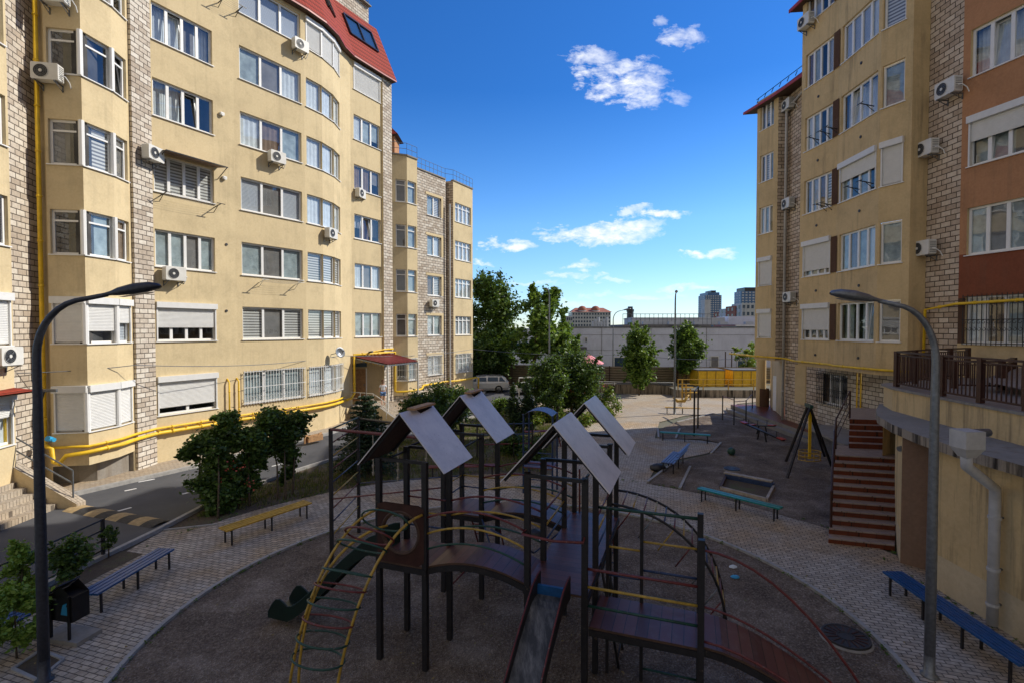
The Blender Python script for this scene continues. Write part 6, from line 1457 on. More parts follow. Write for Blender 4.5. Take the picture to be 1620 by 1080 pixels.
for px in (921, 942): x = X(px, 212)[0]; m = MB(); m.lathe([(1.9, zt-.5), (1.9, zt+.8), (1.7, zt+1.6), (1.1, zt+2.3), (.3, zt+2.6), (0, zt+2.7)], (x, 212, 0), 'far_white', 12); m.lathe([(1.95, zt+.7), (1.75, zt+1.65), (1.15, zt+2.35), (.3, zt+2.65)], (x, 212, 0), 'far_red', 12); m.build('dome', t, True)
k = 0
for (a, b, c_, Y, wm, lb_) in ((1142, 1152, 494, 240, 'far_red', 'small reddish distant house left of the pale flats on the skyline'), (1152, 1163, 488, 230, 'far_white', 'small pale distant block right beside the reddish house'), (1163, 1174, 484, 220, 'far_red', 'reddish stepped distant block below the hidden tower'), (1173, 1200, 480, 215, 'far_white', 'wide pale distant block at the edge of the right building'), (893, 906, 500, 120, 'far_white', 'small pale building peeping through the trees at the left of the skyline')):
    far_building('apartment_building', lb_, a, b, c_, Y, 5, 4, wm, 'far_glass', 10)
for (px0, px1, Y, zt, lb_) in ((1165, 1192, 110, 6.6, 'small hipped grey roof house behind the warehouse at the right'), (1148, 1166, 120, 6.0, 'low reddish roofed house behind the warehouse')):
    xa, xb_ = X(px0, Y)[0], X(px1, Y)[0]; t = thing('house', lb_, 'house', (xa, Y, 0)); m = MB(); m.box((xa, Y, 0), (xb_, Y+8, zt-.5), 'far_white'); m.build('wall', t); xm = (xa+xb_)/2
    m = MB(); m.poly([(xa-.4, Y-.4, zt-.5), (xb_+.4, Y-.4, zt-.5), (xm+.3, Y+4, zt+1.4), (xm-.3, Y+4, zt+1.4)], 'far_red' if px0 < 1160 else 'curtain_grey'); m.poly([(xa-.4, Y-.4, zt-.5), (xm-.3, Y+4, zt+1.4), (xa-.4, Y+8.4, zt-.5)], 'far_red'); m.poly([(xb_+.4, Y-.4, zt-.5), (xb_+.4, Y+8.4, zt-.5), (xm+.3, Y+4, zt+1.4)], 'far_red'); m.build('roof', t)
for (px, Y, zt, lb_) in ((1144, 150, 12.5, 'left of two thin lattice masts on the skyline'), (1150, 150, 12.0, 'right of two thin lattice masts on the skyline')):
    x = X(px, Y)[0]+5; t = MB()
    for e in (-.25, .25): t.beam((x+e, Y, 5), (x+e*.4, Y, zt), .06, .06, 'grey_metal')
    for i in range(12): z = 5+(zt-5)*i/12; t.beam((x-.25, Y, z), (x+.2, Y, z+.5), .04, .04, 'grey_metal')
    tag(t.build('mast'), lb_, 'mast', 'masts on the skyline')
# poles by the right end of fence
for px in (1148, 1158): x = X(px, 47)[0]; m = MB(); m.tube([(x, 47, 0), (x, 47, 3.4)], .05, 'rail_brown', 6); tag(m.build('pole'), ('left' if px < 1150 else 'right')+' of two thin rusty poles behind the yellow containers', 'pole', 'rusty poles')
# ================================================================ VEGETATION
def leaves(cents, radii, n, size, mat, flat=.6, squash=.9, shell=.35, elong=1.8):
    """leaf cards scattered through clumps; returns verts, faces"""
    cents = np.array(cents, float); radii = np.array(radii, float); w_ = radii**1.8; idx = rng.choice(len(cents), n, p=w_/w_.sum())
    d = rng.normal(size=(n, 3)); d /= np.linalg.norm(d, axis=1)[:, None]; rr = rng.random(n)**shell; far = rng.random(n) < .30; rr[far] *= 1.15+.85*rng.random(far.sum())
    p = cents[idx]+d*(rr*radii[idx])[:, None]*np.array([1, 1, squash])
    a = rng.normal(size=(n, 3)); a[:, 2] *= flat; a /= np.linalg.norm(a, axis=1)[:, None]; b = np.cross(a, rng.normal(size=(n, 3))); b /= np.linalg.norm(b, axis=1)[:, None]
    s = size*(.6+.8*rng.random(n))[:, None]; a = a*s*elong/1.8; b = b*s*.55
    c = np.cross(a, b); c /= np.linalg.norm(c, axis=1)[:, None]; c *= s*.12
    V = np.stack([p-a, p+b-c, p+a, p-b-c], 1).reshape(-1, 3); return V
def leaf_obj(name, parts, parent):
    """parts: list of (V, matname)"""
    off = OFF.get(parent, Vector((0, 0, 0))); V = np.concatenate([v for v, _ in parts]); V = V-np.array(off); n = len(V)//4
    me = bpy.data.meshes.new(name); me.vertices.add(len(V)); me.vertices.foreach_set('co', V.ravel()); me.loops.add(n*4); me.loops.foreach_set('vertex_index', np.arange(n*4)); me.polygons.add(n); me.polygons.foreach_set('loop_start', np.arange(n)*4); me.polygons.foreach_set('loop_total', np.full(n, 4))
    mi = np.concatenate([np.full(len(v)//4, i) for i, (v, _) in enumerate(parts)])
    for _, m_ in parts: me.materials.append(M[m_])
    me.update(); me.validate(); me.polygons.foreach_set('material_index', mi.astype(np.int32)); o = bpy.data.objects.new(name, me); COL.objects.link(o)
    if parent: o.parent = parent
    OFF[o] = off; return o
def tree(name, label, cat, base, h, rad, z0, n, size, mats, nc=26, trunk=.12, lean=(0, 0), shape='round', grp=None, shell=.6, fill=.36, limbs=7, seed=0):
    r = random.Random(seed or hash(label) % 9999); b = Vector((base[0], base[1], 0)); t = thing(name, label, cat, b.to_tuple(), grp); C_ = []; Rr = []
    for i in range(nc):
        f = r.random(); z = z0+(h-z0)*f
        prof = {'round': math.sqrt(max(.05, 1-(2*f-1)**2)), 'cone': (1-f)*.95+.08, 'oval': max(.15, math.sin(PI*min(.97, f*.86+.10)))**.8, 'spread': min(1, .55+f)*math.sqrt(max(.05, 1-max(0, f*1.35-.4)**2))}[shape]
        a = r.random()*2*PI; q = rad*prof*(r.random()**.5)*.85
        C_.append((b.x+lean[0]*f+q*math.cos(a), b.y+lean[1]*f+q*math.sin(a), z)); Rr.append(rad*fill*(.6+.7*r.random())*(.6 if shape == 'cone' and f > .7 else 1))
    for _ in range(nc//2):      # loose shoots beyond the mass
        j = r.randrange(nc); c = Vector(C_[j]); o = (c-Vector((b.x, b.y, (z0+h)/2))); o = o.normalized() if o.length > .01 else Vector((0, 0, 1)); o = (o+Vector((r.uniform(-.5, .5), r.uniform(-.5, .5), r.uniform(-.2, .6)))).normalized()
        for q in (1.0, 1.35, 1.7): p = c+o*Rr[j]*q; C_.append(tuple(p)); Rr.append(rad*.085)
    parts = []; k = n//len(mats)
    for m_ in mats: parts.append((leaves(C_, Rr, k, size, m_, shell=shell), m_))
    leaf_obj('crown', parts, t)
    m = MB(); top = Vector((b.x+lean[0]*.6, b.y+lean[1]*.6, z0+(h-z0)*.6)); bend = Vector((r.uniform(-.1, .1), r.uniform(-.1, .1), 0))*h*.3
    m.tube([b+Vector((0, 0, -.02)), b.lerp(top, .4)+bend*.5, b.lerp(top, .75)+bend*.3, top], [trunk, trunk*.75, trunk*.5, trunk*.2], 'bark', 9)
    for i in range(limbs):
        c = Vector(C_[r.randrange(nc)]); s = b.lerp(top, r.uniform(.35, .85))+bend*.3; mid = s.lerp(c, .5)+Vector((0, 0, -.08*rad)); m.tube([s, mid, c], [trunk*.4, trunk*.22, trunk*.08], 'bark', 6)
    m.build('trunk', t, True); return t
tree('tree', 'tall dense green tree just past the end of the left wing', 'tree', X(772, 50), 10.4, 2.9, 1.6, 15000, .17, ['leaf_mid', 'leaf_mid', 'leaf_dark', 'leaf_mid'], 46, .25, shape='oval', seed=3)
tree('tree', 'darker low leafy tree tucked beneath the tall one by the car', 'tree', X(757, 46.5), 4.2, 1.9, 1.2, 6000, .15, ['leaf_dark', 'leaf_mid'], 22, .15, seed=4)
tree('tree', 'dark leafy tree behind the parked estate car', 'tree', X(795, 49), 5.5, 2.2, 1.6, 7500, .16, ['leaf_dark', 'leaf_mid'], 24, .15, seed=14)
tree('tree', 'tall loose-leaved tree with pale trunk beside the thin lamp post', 'tree', X(842, 46), 8.6, 3.3, 3.2, 8500, .20, ['leaf_mid', 'leaf_light', 'leaf_mid'], 44, .2, (.8, 0), 'spread', fill=.20, limbs=20, seed=5)
tree('tree', 'thin greyish-leaved tree to the right of the loose tall tree', 'tree', X(893, 47), 5.6, 1.5, 1.6, 6500, .15, ['leaf_mid', 'leaf_light'], 20, .12, seed=6)
tree('tree', 'left of two small bright green trees in front of the warehouse', 'tree', X(1012, 41.8), 5.2, 1.4, 1.3, 13000, .12, ['leaf_light', 'leaf_mid', 'leaf_mid'], 70, .07, shape='oval', seed=7, grp='small trees before the warehouse', fill=.33)
tree('tree', 'right of two small bright green trees, next to the thin lamp post', 'tree', X(1086, 45.2), 5.5, 1.5, 1.9, 13000, .12, ['leaf_light', 'leaf_mid', 'leaf_dark'], 70, .07, shape='oval', seed=8, grp='small trees before the warehouse', fill=.33)
tree('tree', 'sparse yellowish young tree beside the end of the right block', 'tree', X(1183, 48), 4.3, 1.4, 1.6, 1700, .13, ['leaf_yellow', 'leaf_light'], 18, .05, seed=9, fill=.26)
tree('shrub', 'big dark green flowering shrub in the middle of the courtyard', 'shrub', X(905, 32.5), 3.6, 2.05, .5, 24000, .085, ['leaf_dark', 'leaf_mid', 'leaf_mid', 'leaf_dark'], 44, .1, shape='round', seed=10, fill=.30)
tree('shrub', 'lower dark shrub at the left of the big flowering shrub', 'shrub', X(868, 31), 3.3, 1.5, 1.2, 9000, .085, ['leaf_dark', 'leaf_mid'], 22, .07, seed=11)
tree('flower_bush', 'sunlit bush with white and orange flowers at the plaza edge', 'shrub', X(963, 32), 1.5, .8, .1, 4500, .07, ['leaf_light', 'leaf_mid', 'leaf_yellow'], 20, .03, seed=12)
tree('tree', 'slim dark trunked young tree rising from the grass behind the towers', 'tree', X(882, 27.5), 2.9, .9, 1.3, 3200, .085, ['leaf_mid', 'leaf_dark'], 14, .05, seed=13)
def flowers(name, label, base, rad, z0, z1, n, mat, grp=None):
    C_ = [(base[0]+rng.uniform(-rad, rad), base[1]-abs(rng.normal())*.5*rad*.6-rad*.2, rng.uniform(z0, z1)) for _ in range(14)]
    o = leaf_obj(name, [(leaves(C_, [.14]*14, n, .045, mat, shell=.3, elong=1.2), mat)], None); tag(o, label, 'flowers', grp, 'stuff')
flowers('blossoms', 'scattered pink red blossoms in the big dark shrub', X(915, 32), 1.6, 1.5, 3.0, 260, 'flower_red')
flowers('blossoms', 'white blossoms on the sunlit bush at the plaza edge', X(963, 32), .6, .6, 1.4, 220, 'flower_white')
for px, Y, h_, lb_ in ((812, 26.8, 2.5, 'left of two dark narrow cypress bushes'), (834, 27.0, 2.5, 'right of two dark narrow cypress bushes')):
    tree('cypress_bush', lb_, 'cypress', X(px, Y), h_, .52, .05, 7500, .05, ['leaf_fir', 'leaf_dark'], 46, .04, shape='cone', grp='narrow cypress bushes', fill=.42, seed=int(px))
# fir with drooping branch tiers
b = X(578, 19.3); t = thing('fir_tree', 'dark spreading fir tree in the grass bed by the left road', 'fir tree', (*b, 0)); parts = []; m = MB(); H_ = 3.1
m.tube([(b[0], b[1], 0), (b[0], b[1], H_)], [.07, .01], 'bark', 7); rr_ = random.Random(4)
for k in range(15):
    f = k/15; z = .25+(H_-.35)*f; L = 1.35*(1-f)**.85+.08; nb = 9
    for j in range(nb):
        a = j/nb*2*PI+k*.7+rr_.uniform(-.2, .2); l = L*rr_.uniform(.75, 1.1); e = Vector((b[0]+l*math.cos(a), b[1]+l*math.sin(a), z-.12*l+.10)); s = Vector((b[0], b[1], z)); m.tube([s, e], [.015, .004], 'bark', 4)
        q = [tuple(s.lerp(e, x)) for x in (.2, .4, .6, .8, 1.0)]; parts.append(leaves(q, [.10*l+.05, .14*l+.04, .15*l+.04, .13*l+.04, .08], 115, .05, '', squash=.4))
leaf_obj('crown', [(np.concatenate(parts), 'leaf_fir')], t); m.build('trunk', t)
# vine-covered bushes beside the road: clumps laid out as they stand
def mass(name, label, cat, clumps, n, size, mats, stems, grp=None):
    base = clumps[0][0]; t = thing(name, label, cat, (base[0], base[1], 0), grp); C_ = []; Rr = []
    for c, r in clumps:
        for _ in range(10): d = rng.normal(size=3); d /= np.linalg.norm(d); C_.append(np.array(c)+d*r*rng.uniform(.1, .85)); Rr.append(r*rng.uniform(.35, .7))
    for _ in range(len(clumps)*5):      # hanging and reaching vine shoots
        j = random.randrange(len(C_)); c = Vector(C_[j]); o = Vector((random.uniform(-1, 1), random.uniform(-1, 1), random.uniform(-.9, .7))).normalized(); rj = float(Rr[j])
        for q in (.9, 1.2, 1.5, 1.8): p = c+o*rj*q-Vector((0, 0, .06*q*q*rj)); C_.append(np.array(p)); Rr.append(clumps[0][1]*.09)
    k = n//len(mats); leaf_obj('foliage', [(leaves(C_, Rr, k, size, m_, shell=.6), m_) for m_ in mats], t)
    m = MB()
    for s, e in stems: s, e = Vector(s), Vector(e); m.tube([s, s.lerp(e, .5)+Vector((random.uniform(-.08, .08), random.uniform(-.08, .08), 0)), e], [.035, .025, .015], 'bark', 6)
    m.build('stem', t, True); return t
def wp(px, py, Y): return tuple(W(px, py, Y))
mass('vine_bush', 'tall dark vine-covered bush between the road and the yellow bench, the larger left mass', 'bush', [(wp(345, 735, 15.6), .75), (wp(318, 700, 15.5), .42), (wp(365, 690, 16.2), .6), (wp(350, 780, 15.2), .55), (wp(400, 690, 16.5), .6), (wp(385, 740, 16.3), .55), (wp(330, 665+25, 16), .4), (wp(345, 805, 15.0), .35), (wp(405, 725, 16.5), .45), (wp(335, 765, 15.3), .5), (wp(370, 770, 15.8), .5), (wp(395, 760, 16.2), .35), (wp(300, 715, 15.3), .3), (wp(360, 660, 16.2), .35), (wp(420, 665, 17), .4)], 30000, .066, ['leaf_dark', 'leaf_mid', 'leaf_mid'], [((*G(345, 820).xy, 0), wp(345, 700, 15.6)), ((*G(320, 800).xy, 0), wp(318, 690, 15.5)), ((*G(395, 800).xy, 0), wp(395, 690, 16.5))])
mass('vine_bush', 'smaller dark vine bush on thin stems right of the large one, over the road edge', 'bush', [(wp(445, 690, 17.5), .6), (wp(465, 670, 18), .48), (wp(430, 668, 17.8), .5), (wp(462, 715, 17.6), .4), (wp(455, 745, 17.3), .25), (wp(425, 705, 17.3), .4)], 14000, .07, ['leaf_dark', 'leaf_mid', 'leaf_dark'], [((*G(452, 790).xy, 0), wp(450, 690, 17.5)), ((*G(463, 782).xy, 0), wp(465, 680, 18)), ((*G(440, 788).xy, 0), wp(430, 690, 17.8))])
flowers('blossoms', 'few orange blossoms low in the large vine bush', G(375, 800).xy, .5, .6, 1.6, 60, 'flower_red')
mass('bush', 'dark glossy bush in front of the entrance stairs of the left block', 'bush', [(wp(668, 640, 24), .8), (wp(700, 632, 25), .75), (wp(728, 628, 26), .7), (wp(650, 650, 23.5), .5), (wp(690, 655, 24), .7), (wp(735, 640, 26), .6), (wp(715, 655, 24.5), .8)], 22000, .075, ['leaf_dark', 'leaf_dark', 'leaf_mid'], [((*G(690, 690).xy, 0), wp(690, 640, 24)), ((*G(715, 690).xy, 0), wp(710, 635, 25))])
mass('bush', 'sunny yellow green weeds beside the parked cars', 'bush', [(wp(795, 640, 33), .5), (wp(802, 650, 32), .5), (wp(785, 645, 33), .4)], 3500, .07, ['leaf_light', 'leaf_mid'], [((*G(798, 660).xy, 0), wp(798, 645, 32))])
mass('bush', 'bright low bush behind the cypress bushes', 'bush', [(wp(860, 655, 30), .6), (wp(848, 665, 29), .5), (wp(880, 660, 30), .5)], 4500, .07, ['leaf_light', 'leaf_yellow', 'leaf_mid'], [((*G(860, 672).xy, 0), wp(860, 655, 30))])
mass('bush', 'low flowering border at the left of the plaza edge', 'bush', [(wp(905, 672, 27), .45), (wp(925, 665, 28.5), .5), (wp(945, 655, 30), .5), (wp(955, 648, 31), .5)], 6500, .065, ['leaf_mid', 'leaf_light', 'leaf_yellow'], [((*G(925, 680).xy, 0), wp(925, 665, 28.5))])
mass('bush', 'dark bush in the shade near the centre, left of the inner path', 'bush', [(wp(838, 720, 20.5), .45), (wp(815, 700, 22), .5), (wp(850, 700, 22), .4)], 7000, .06, ['leaf_dark', 'leaf_mid'], [((*G(838, 745).xy, 0), wp(838, 715, 20.5))])
# saplings at the bottom left
for (px, py, Y, r_, h_, n_, lb_) in ((26, 920, 9.7, .33, 1.3, 3000, 'bright green sapling just left of the street lamp, the farther one'), (14, 1030, 8.3, .38, 1.1, 3400, 'bright green sapling at the bottom left corner, the nearest one'), (105, 930, 10.4, .38, 1.05, 3000, 'darker green sapling between the lamp pole and the blue bench'), (165, 885, 12.0, .2, .75, 900, 'small thin sapling at the end of the low pipe fence')):
    tree('sapling', lb_, 'sapling', X(px, Y), h_, r_, .3, n_, .042 if r_ > .3 else .03, ['leaf_light', 'leaf_light'] if px < 60 else ['leaf_mid', 'leaf_dark'], 22, .018, grp='saplings in the left planting strip', seed=int(py), shell=.6)
# grass patches in the bed
def grass(label, poly, n):
    xs = [p[0] for p in poly]; ys = [p[1] for p in poly]; out = []
    def inside(x, y):
        c = False; j = len(poly)-1
        for i in range(len(poly)):
            if (poly[i][1] > y) != (poly[j][1] > y) and x < (poly[j][0]-poly[i][0])*(y-poly[i][1])/(poly[j][1]-poly[i][1])+poly[i][0]: c = not c
            j = i
        return c
    while len(out) < n:
        cx_, cy_ = random.uniform(min(xs), max(xs)), random.uniform(min(ys), max(ys))
        if not inside(cx_, cy_): continue
        for _ in range(14):
            x, y = cx_+random.gauss(0, .12), cy_+random.gauss(0, .12)
            if inside(x, y): out.append((x, y))
    P = np.array(out); k = len(P); h_ = .05+.10*rng.random(k); a = rng.random(k)*2*PI; dx, dy = np.cos(a)*.012, np.sin(a)*.012; lx, ly = rng.normal(size=k)*.03, rng.normal(size=k)*.03; z = np.full(k, .0)
    V = np.stack([np.stack([P[:, 0]-dx, P[:, 1]-dy, z], 1), np.stack([P[:, 0]+dx, P[:, 1]+dy, z], 1), np.stack([P[:, 0]+lx+dx*.2, P[:, 1]+ly+dy*.2, h_], 1), np.stack([P[:, 0]+lx-dx*.2, P[:, 1]+ly-dy*.2, h_], 1)], 1).reshape(-1, 3)
    tag(leaf_obj('grass', [(V, 'grass_blade')], None), label, 'grass', kind='stuff')
grass('dry green grass in the bed between the road and the path', [(-9.3, 14.2), (-9.2, 16.1), (-8.3, 18.8), (-6.9, 21.8), (-5.1, 25.5), (-3.1, 29.5), (-1, 33.5), (2.8, 33), (2.7, 29.4), (2.1, 24.5), (1.3, 19.2), (-1, 19.3), (-4.5, 18.2), (-7.5, 15.6)], 26000)
V = []
for _ in range(900):
    a_ = random.random()*2*PI; r_ = random.choice([random.uniform(.5, 6.4), random.uniform(6.6, 9.8), random.uniform(6.4, 6.9), random.uniform(9.2, 10)]); c = Vector((CX+r_*math.cos(a_), CY+r_*math.sin(a_), .026+random.random()*.012))
    if c.x > 8.4 or c.x < -9.2: continue
    t_ = random.random()*6.28; s_ = random.uniform(.015, .035); e1_ = Vector((math.cos(t_), math.sin(t_), random.uniform(-.2, .3)))*s_; e2_ = Vector((-math.sin(t_), math.cos(t_), random.uniform(-.3, .3)))*s_*.6; V += [c-e1_, c+e2_, c+e1_, c-e2_]
tag(leaf_obj('fallen_leaves', [(np.array([tuple(v) for v in V]), 'leaf_dry')], None), 'small dry leaves scattered over the gravel and curved path', 'leaves', kind='stuff')
C_ = []
for a0_, a1_, r_ in ((.2, 1.2, 9.8), (2.0, 2.9, 9.8), (0, 6.28, 6.42)):
    for _ in range(int(26*(a1_-a0_))): a_ = random.uniform(a0_, a1_); C_.append((CX+r_*math.cos(a_), CY+r_*math.sin(a_), .04))
for _ in range(30): y_ = random.uniform(5, 12); C_.append((8.86, y_, .04))
tag(leaf_obj('weeds', [(leaves(C_, [.05]*len(C_), 2600, .022, 'leaf_mid', squash=.7), 'leaf_mid')], None), 'tiny weeds growing along the kerbs and wall foot', 'weeds', kind='stuff')
# ================================================================ CARS
def car(loc, rz, body, label):
    t = thing('parked_car', label, 'car', (0, 0, 0), 'cars parked beyond the left wing')
    st = [(-2.35, .62, .45, .78, .80, .60), (-2.30, .80, .30, .92, .95, .72), (-2.05, .88, .24, .96, 1.28, .66), (-1.75, .90, .22, .96, 1.42, .68), (-.4, .91, .22, .95, 1.46, .70), (.45, .91, .22, .95, 1.40, .67), (1.15, .90, .22, .95, 1.02, .70), (1.9, .86, .24, .88, .90, .62), (2.25, .76, .30, .76, .78, .55), (2.36, .60, .42, .66, .68, .45)]
    m = MB(); n = 10; rings = []
    for x, hw, z0, zb_, zr, rw in st:
        rings.append([(x, -hw*.9, z0), (x, -hw, z0+.2), (x, -hw, zb_-.12), (x, -hw*.97, zb_), (x, -rw, zr-.03), (x, -rw*.8, zr), (x, rw*.8, zr), (x, rw, zr-.03), (x, hw*.97, zb_), (x, hw, zb_-.12), (x, hw, z0+.2), (x, hw*.9, z0)])
    for a, b in zip(rings, rings[1:]):
        for i in range(12): j = (i+1) % 12; m.poly([a[i], a[j], b[j], b[i]], body)
    m.poly(rings[0], body); m.poly(rings[-1][::-1], body); m.build('body', t, True)
    for s in (-1, 1):
        m = MB(); zt = lambda x: 1.43
        for a, b in (((-2.0, -1.45)), ((-1.38, -.45)), ((-.37, .42))):
            za = .985
            def sd_(x, z): f = (z-.95)/(1.43-.95); return (x, s*(.885-(.885-.69)*f+.012), z)
            xa, xb_ = a, b; m.poly([sd_(xa, za), sd_(xb_, za), sd_(xb_-(.05 if b < .3 else .0), 1.35 if b < .3 else 1.32), sd_(xa+(.30 if a < -1.9 else .02), 1.34)], 'far_glass')
        m.poly([(.5, s*.885, 1.0), (1.0, s*.89, .99), (.5, s*.765, 1.28)], 'far_glass'); m.build('side_window', t)
    m = MB(); m.poly([(-2.26, -.66, 1.0), (-2.26, .66, 1.0), (-2.08, .60, 1.25), (-2.08, -.60, 1.25)], 'far_glass'); m.build('rear_window', t)
    m = MB(); m.poly([(1.13, -.68, 1.03), (1.13, .68, 1.03), (.5, .62, 1.39), (.5, -.62, 1.39)], 'far_glass'); m.build('windscreen', t)
    for x in (-1.42, 1.42):
        for s in (-1, 1):
            w_ = MB(); w_.lathe([(.20, -.1), (.31, -.1), (.33, -.06), (.33, .06), (.31, .1), (.20, .1)], (0, 0, 0), 'tyre', 20, Matrix.Translation((x, s*.83, .33)) @ Matrix.Rotation(PI/2, 4, 'X')); wo_ = w_.build('wheel', t, True)
            w_ = MB(); Tm = Matrix.Translation((x, s*.83, .33)) @ Matrix.Rotation(PI/2*(1 if s < 0 else -1), 4, 'X'); w_.lathe([(0, .09), (.05, .09), (.06, .07)], (0, 0, 0), 'galvanised', 12, Tm)
            for k in range(5): a = k/5*2*PI; w_.beam(Tm @ Vector((.04*math.cos(a), .04*math.sin(a), .08)), Tm @ Vector((.2*math.cos(a), .2*math.sin(a), .09)), .05, .02, 'galvanised')
            w_.lathe([(.19, .07), (.21, .1)], (0, 0, 0), 'galvanised', 20, Tm); w_.build('rim', wo_)
    for s in (-1, 1):
        m = MB(); m.box((-2.33, s*.66-.12, .74), (-2.24, s*.66+.12, .93), 'tail_red'); m.build('tail_light', t)
        m = MB(); m.box((2.12, s*.58-.16, .62), (2.33, s*.58+.14, .74), 'ac_white'); m.build('headlight', t)
        m = MB(); m.box((.75, s*.98-.07, .95), (.9, s*.98+.07, 1.08), body); m.build('wing_mirror', t)
        m = MB(); m.beam((-1.7, s*.64, 1.46), (.3, s*.64, 1.46), .04, .04, 'dark_plastic'); m.build('roof_rail', t)
    m = MB(); m.box((-2.40, -.26, .55), (-2.37, .26, .66), 'paint_white'); m.build('number_plate', t)
    t.location = loc; t.rotation_euler = (0, 0, rz); return t
p = G(787, 621); car((p.x-1.4, p.y+.9, 0), PI+R(6), 'car_silver', 'silver estate car parked beyond the corner of the left wing')
p = G(850, 624); car((p.x+.4, p.y+.9, 0), PI+R(4), 'car_white', 'white car half hidden behind the cypress bushes and shrubs')
# ================================================================ PERSON on the entrance steps
pr_ = thing('person', 'person in a white top and light blue shorts climbing the steps under the red canopy', 'person', (0, 0, 0))
def skinned(name, pts, edges, radii, mat, parent, sub=2):
    me = bpy.data.meshes.new(name); me.from_pydata(pts, edges, []); o = bpy.data.objects.new(name, me); COL.objects.link(o); o.parent = parent; me.materials.append(M[mat])
    mod = o.modifiers.new('skin', 'SKIN'); me.skin_vertices[0].data[0].use_root = True
    for i, r in enumerate(radii): me.skin_vertices[0].data[i].radius = (r, r) if isinstance(r, float) else r
    sb_ = o.modifiers.new('sub', 'SUBSURF'); sb_.levels = sb_.render_levels = sub; mod.use_smooth_shade = True
    return o
P_ = [(0, 0, .92), (0, 0, 1.08), (0, .01, 1.27), (0, .01, 1.38), (0, .0, 1.47), (0, -.01, 1.56), (0, -.01, 1.66), (-.16, .01, 1.34), (-.21, .05, 1.10), (-.22, -.06, .90), (.16, .01, 1.34), (.22, -.05, 1.11), (.23, -.20, .98),
      (-.085, 0, .86), (-.10, -.12, .50), (-.10, .02, .10), (-.10, -.10, .04), (.085, 0, .86), (.10, .05, .48), (.10, .22, .12), (.10, .14, .05)]
E_ = [(0, 1), (1, 2), (2, 3), (3, 4), (4, 5), (5, 6), (3, 7), (7, 8), (8, 9), (3, 10), (10, 11), (11, 12), (0, 13), (13, 14), (14, 15), (15, 16), (0, 17), (17, 18), (18, 19), (19, 20)]
Rd = [(.13, .10), (.11, .085), (.14, .095), (.10, .07), .045, .075, .07, .05, .036, .028, .05, .036, .028, .085, .055, .035, .035, .085, .055, .035, .035]
skinned('body', P_, E_, Rd, 'skin', pr_)
skinned('shirt', [(0, 0, .98), (0, .0, 1.10), (0, .01, 1.28), (0, .01, 1.37), (-.15, .01, 1.34), (-.19, .03, 1.20), (.15, .01, 1.34), (.20, -.02, 1.2)], [(0, 1), (1, 2), (2, 3), (3, 4), (4, 5), (3, 6), (6, 7)], [(.15, .12), (.135, .11), (.16, .12), (.12, .09), .075, .062, .075, .062], 'shirt', pr_)
skinned('shorts', [(0, 0, .95), (-.09, 0, .86), (-.10, -.08, .63), (.09, 0, .86), (.10, .03, .63)], [(0, 1), (1, 2), (0, 3), (3, 4)], [(.15, .12), .105, .095, .105, .095], 'denim', pr_)
m = MB(); m.lathe([(.085, -.07), (.10, 0), (.095, .06), (.06, .10), (0, .115)], (0, .015, 1.63), 'hair', 14); m.tube([(0, .09, 1.64), (0, .12, 1.52), (0, .10, 1.40)], [.05, .045, .02], 'hair', 8); m.build('hair', pr_, True)
m = MB()
for e in (-.03, .03): m.tube([(e, -.082, 1.60), (e, -.09, 1.60)], .011, 'dark_plastic', 6)
m.tube([(0, -.08, 1.585), (0, -.105, 1.565)], .012, 'skin', 6); m.tube([(-.022, -.082, 1.535), (.022, -.082, 1.535)], .006, 'red_paint', 5); m.build('face', pr_)
for hx, hy, hz in ((-.22, -.08, .87), (.23, -.235, .965)):
    m = MB(); m.tube([(hx, hy+.02, hz+.03), (hx, hy, hz-.04)], [.022, .03], 'skin', 8)
    for k in range(4): m.tube([(hx-.024+.016*k, hy, hz-.04), (hx-.026+.017*k, hy-.01, hz-.09-.012*(1 if k in (1, 2) else 0))], [.0085, .006], 'skin', 6)
    m.tube([(hx+.03, hy-.01, hz-.005), (hx+.045, hy-.03, hz-.05)], [.009, .007], 'skin', 6); m.build('hand', pr_, True)
pp = W(606, 641, 30.6); pr_.location = (pp.x, pp.y, .86); pr_.rotation_euler = (0, 0, R(200)); pr_.scale = (.92,)*3
# ================================================================ WORLD, SUN
AZ, EL = R(17), R(38)
sd_ = bpy.data.lights.new('sun', 'SUN'); so_ = bpy.data.objects.new('sun', sd_); COL.objects.link(so_); sd_.energy = 3.8; sd_.angle = R(.53); sd_.color = (1, .93, .82)
dirv = Vector((math.cos(AZ)*math.cos(EL), math.sin(AZ)*math.cos(EL), math.sin(EL))); so_.rotation_euler = dirv.to_track_quat('Z', 'Y').to_euler(); so_.location = (30, 10, 40)
wd = bpy.data.worlds.new('World'); SC.world = wd; wd.use_nodes = True; n = wd.node_tree.nodes; l = wd.node_tree.links; bg = n['Background']
sky = n.new('ShaderNodeTexSky'); sky.sky_type = 'NISHITA'; sky.sun_disc = False; sky.sun_elevation = EL; sky.sun_rotation = PI/2-AZ; sky.air_density = 1.0; sky.dust_density = .1; sky.ozone_density = 4.0; sky.altitude = 200
hs_ = n.new('ShaderNodeHueSaturation'); hs_.inputs['Saturation'].default_value = 1.2; hs_.inputs['Value'].default_value = 1.0; l.new(mixc(n, l, 1.0, sky.outputs[0], (.95, .97, 1.0), 'MULTIPLY'), hs_.inputs['Color'])
tc = n.new('ShaderNodeTexCoord'); sp = n.new('ShaderNodeSeparateXYZ'); l.new(tc.outputs['Generated'], sp.inputs[0])
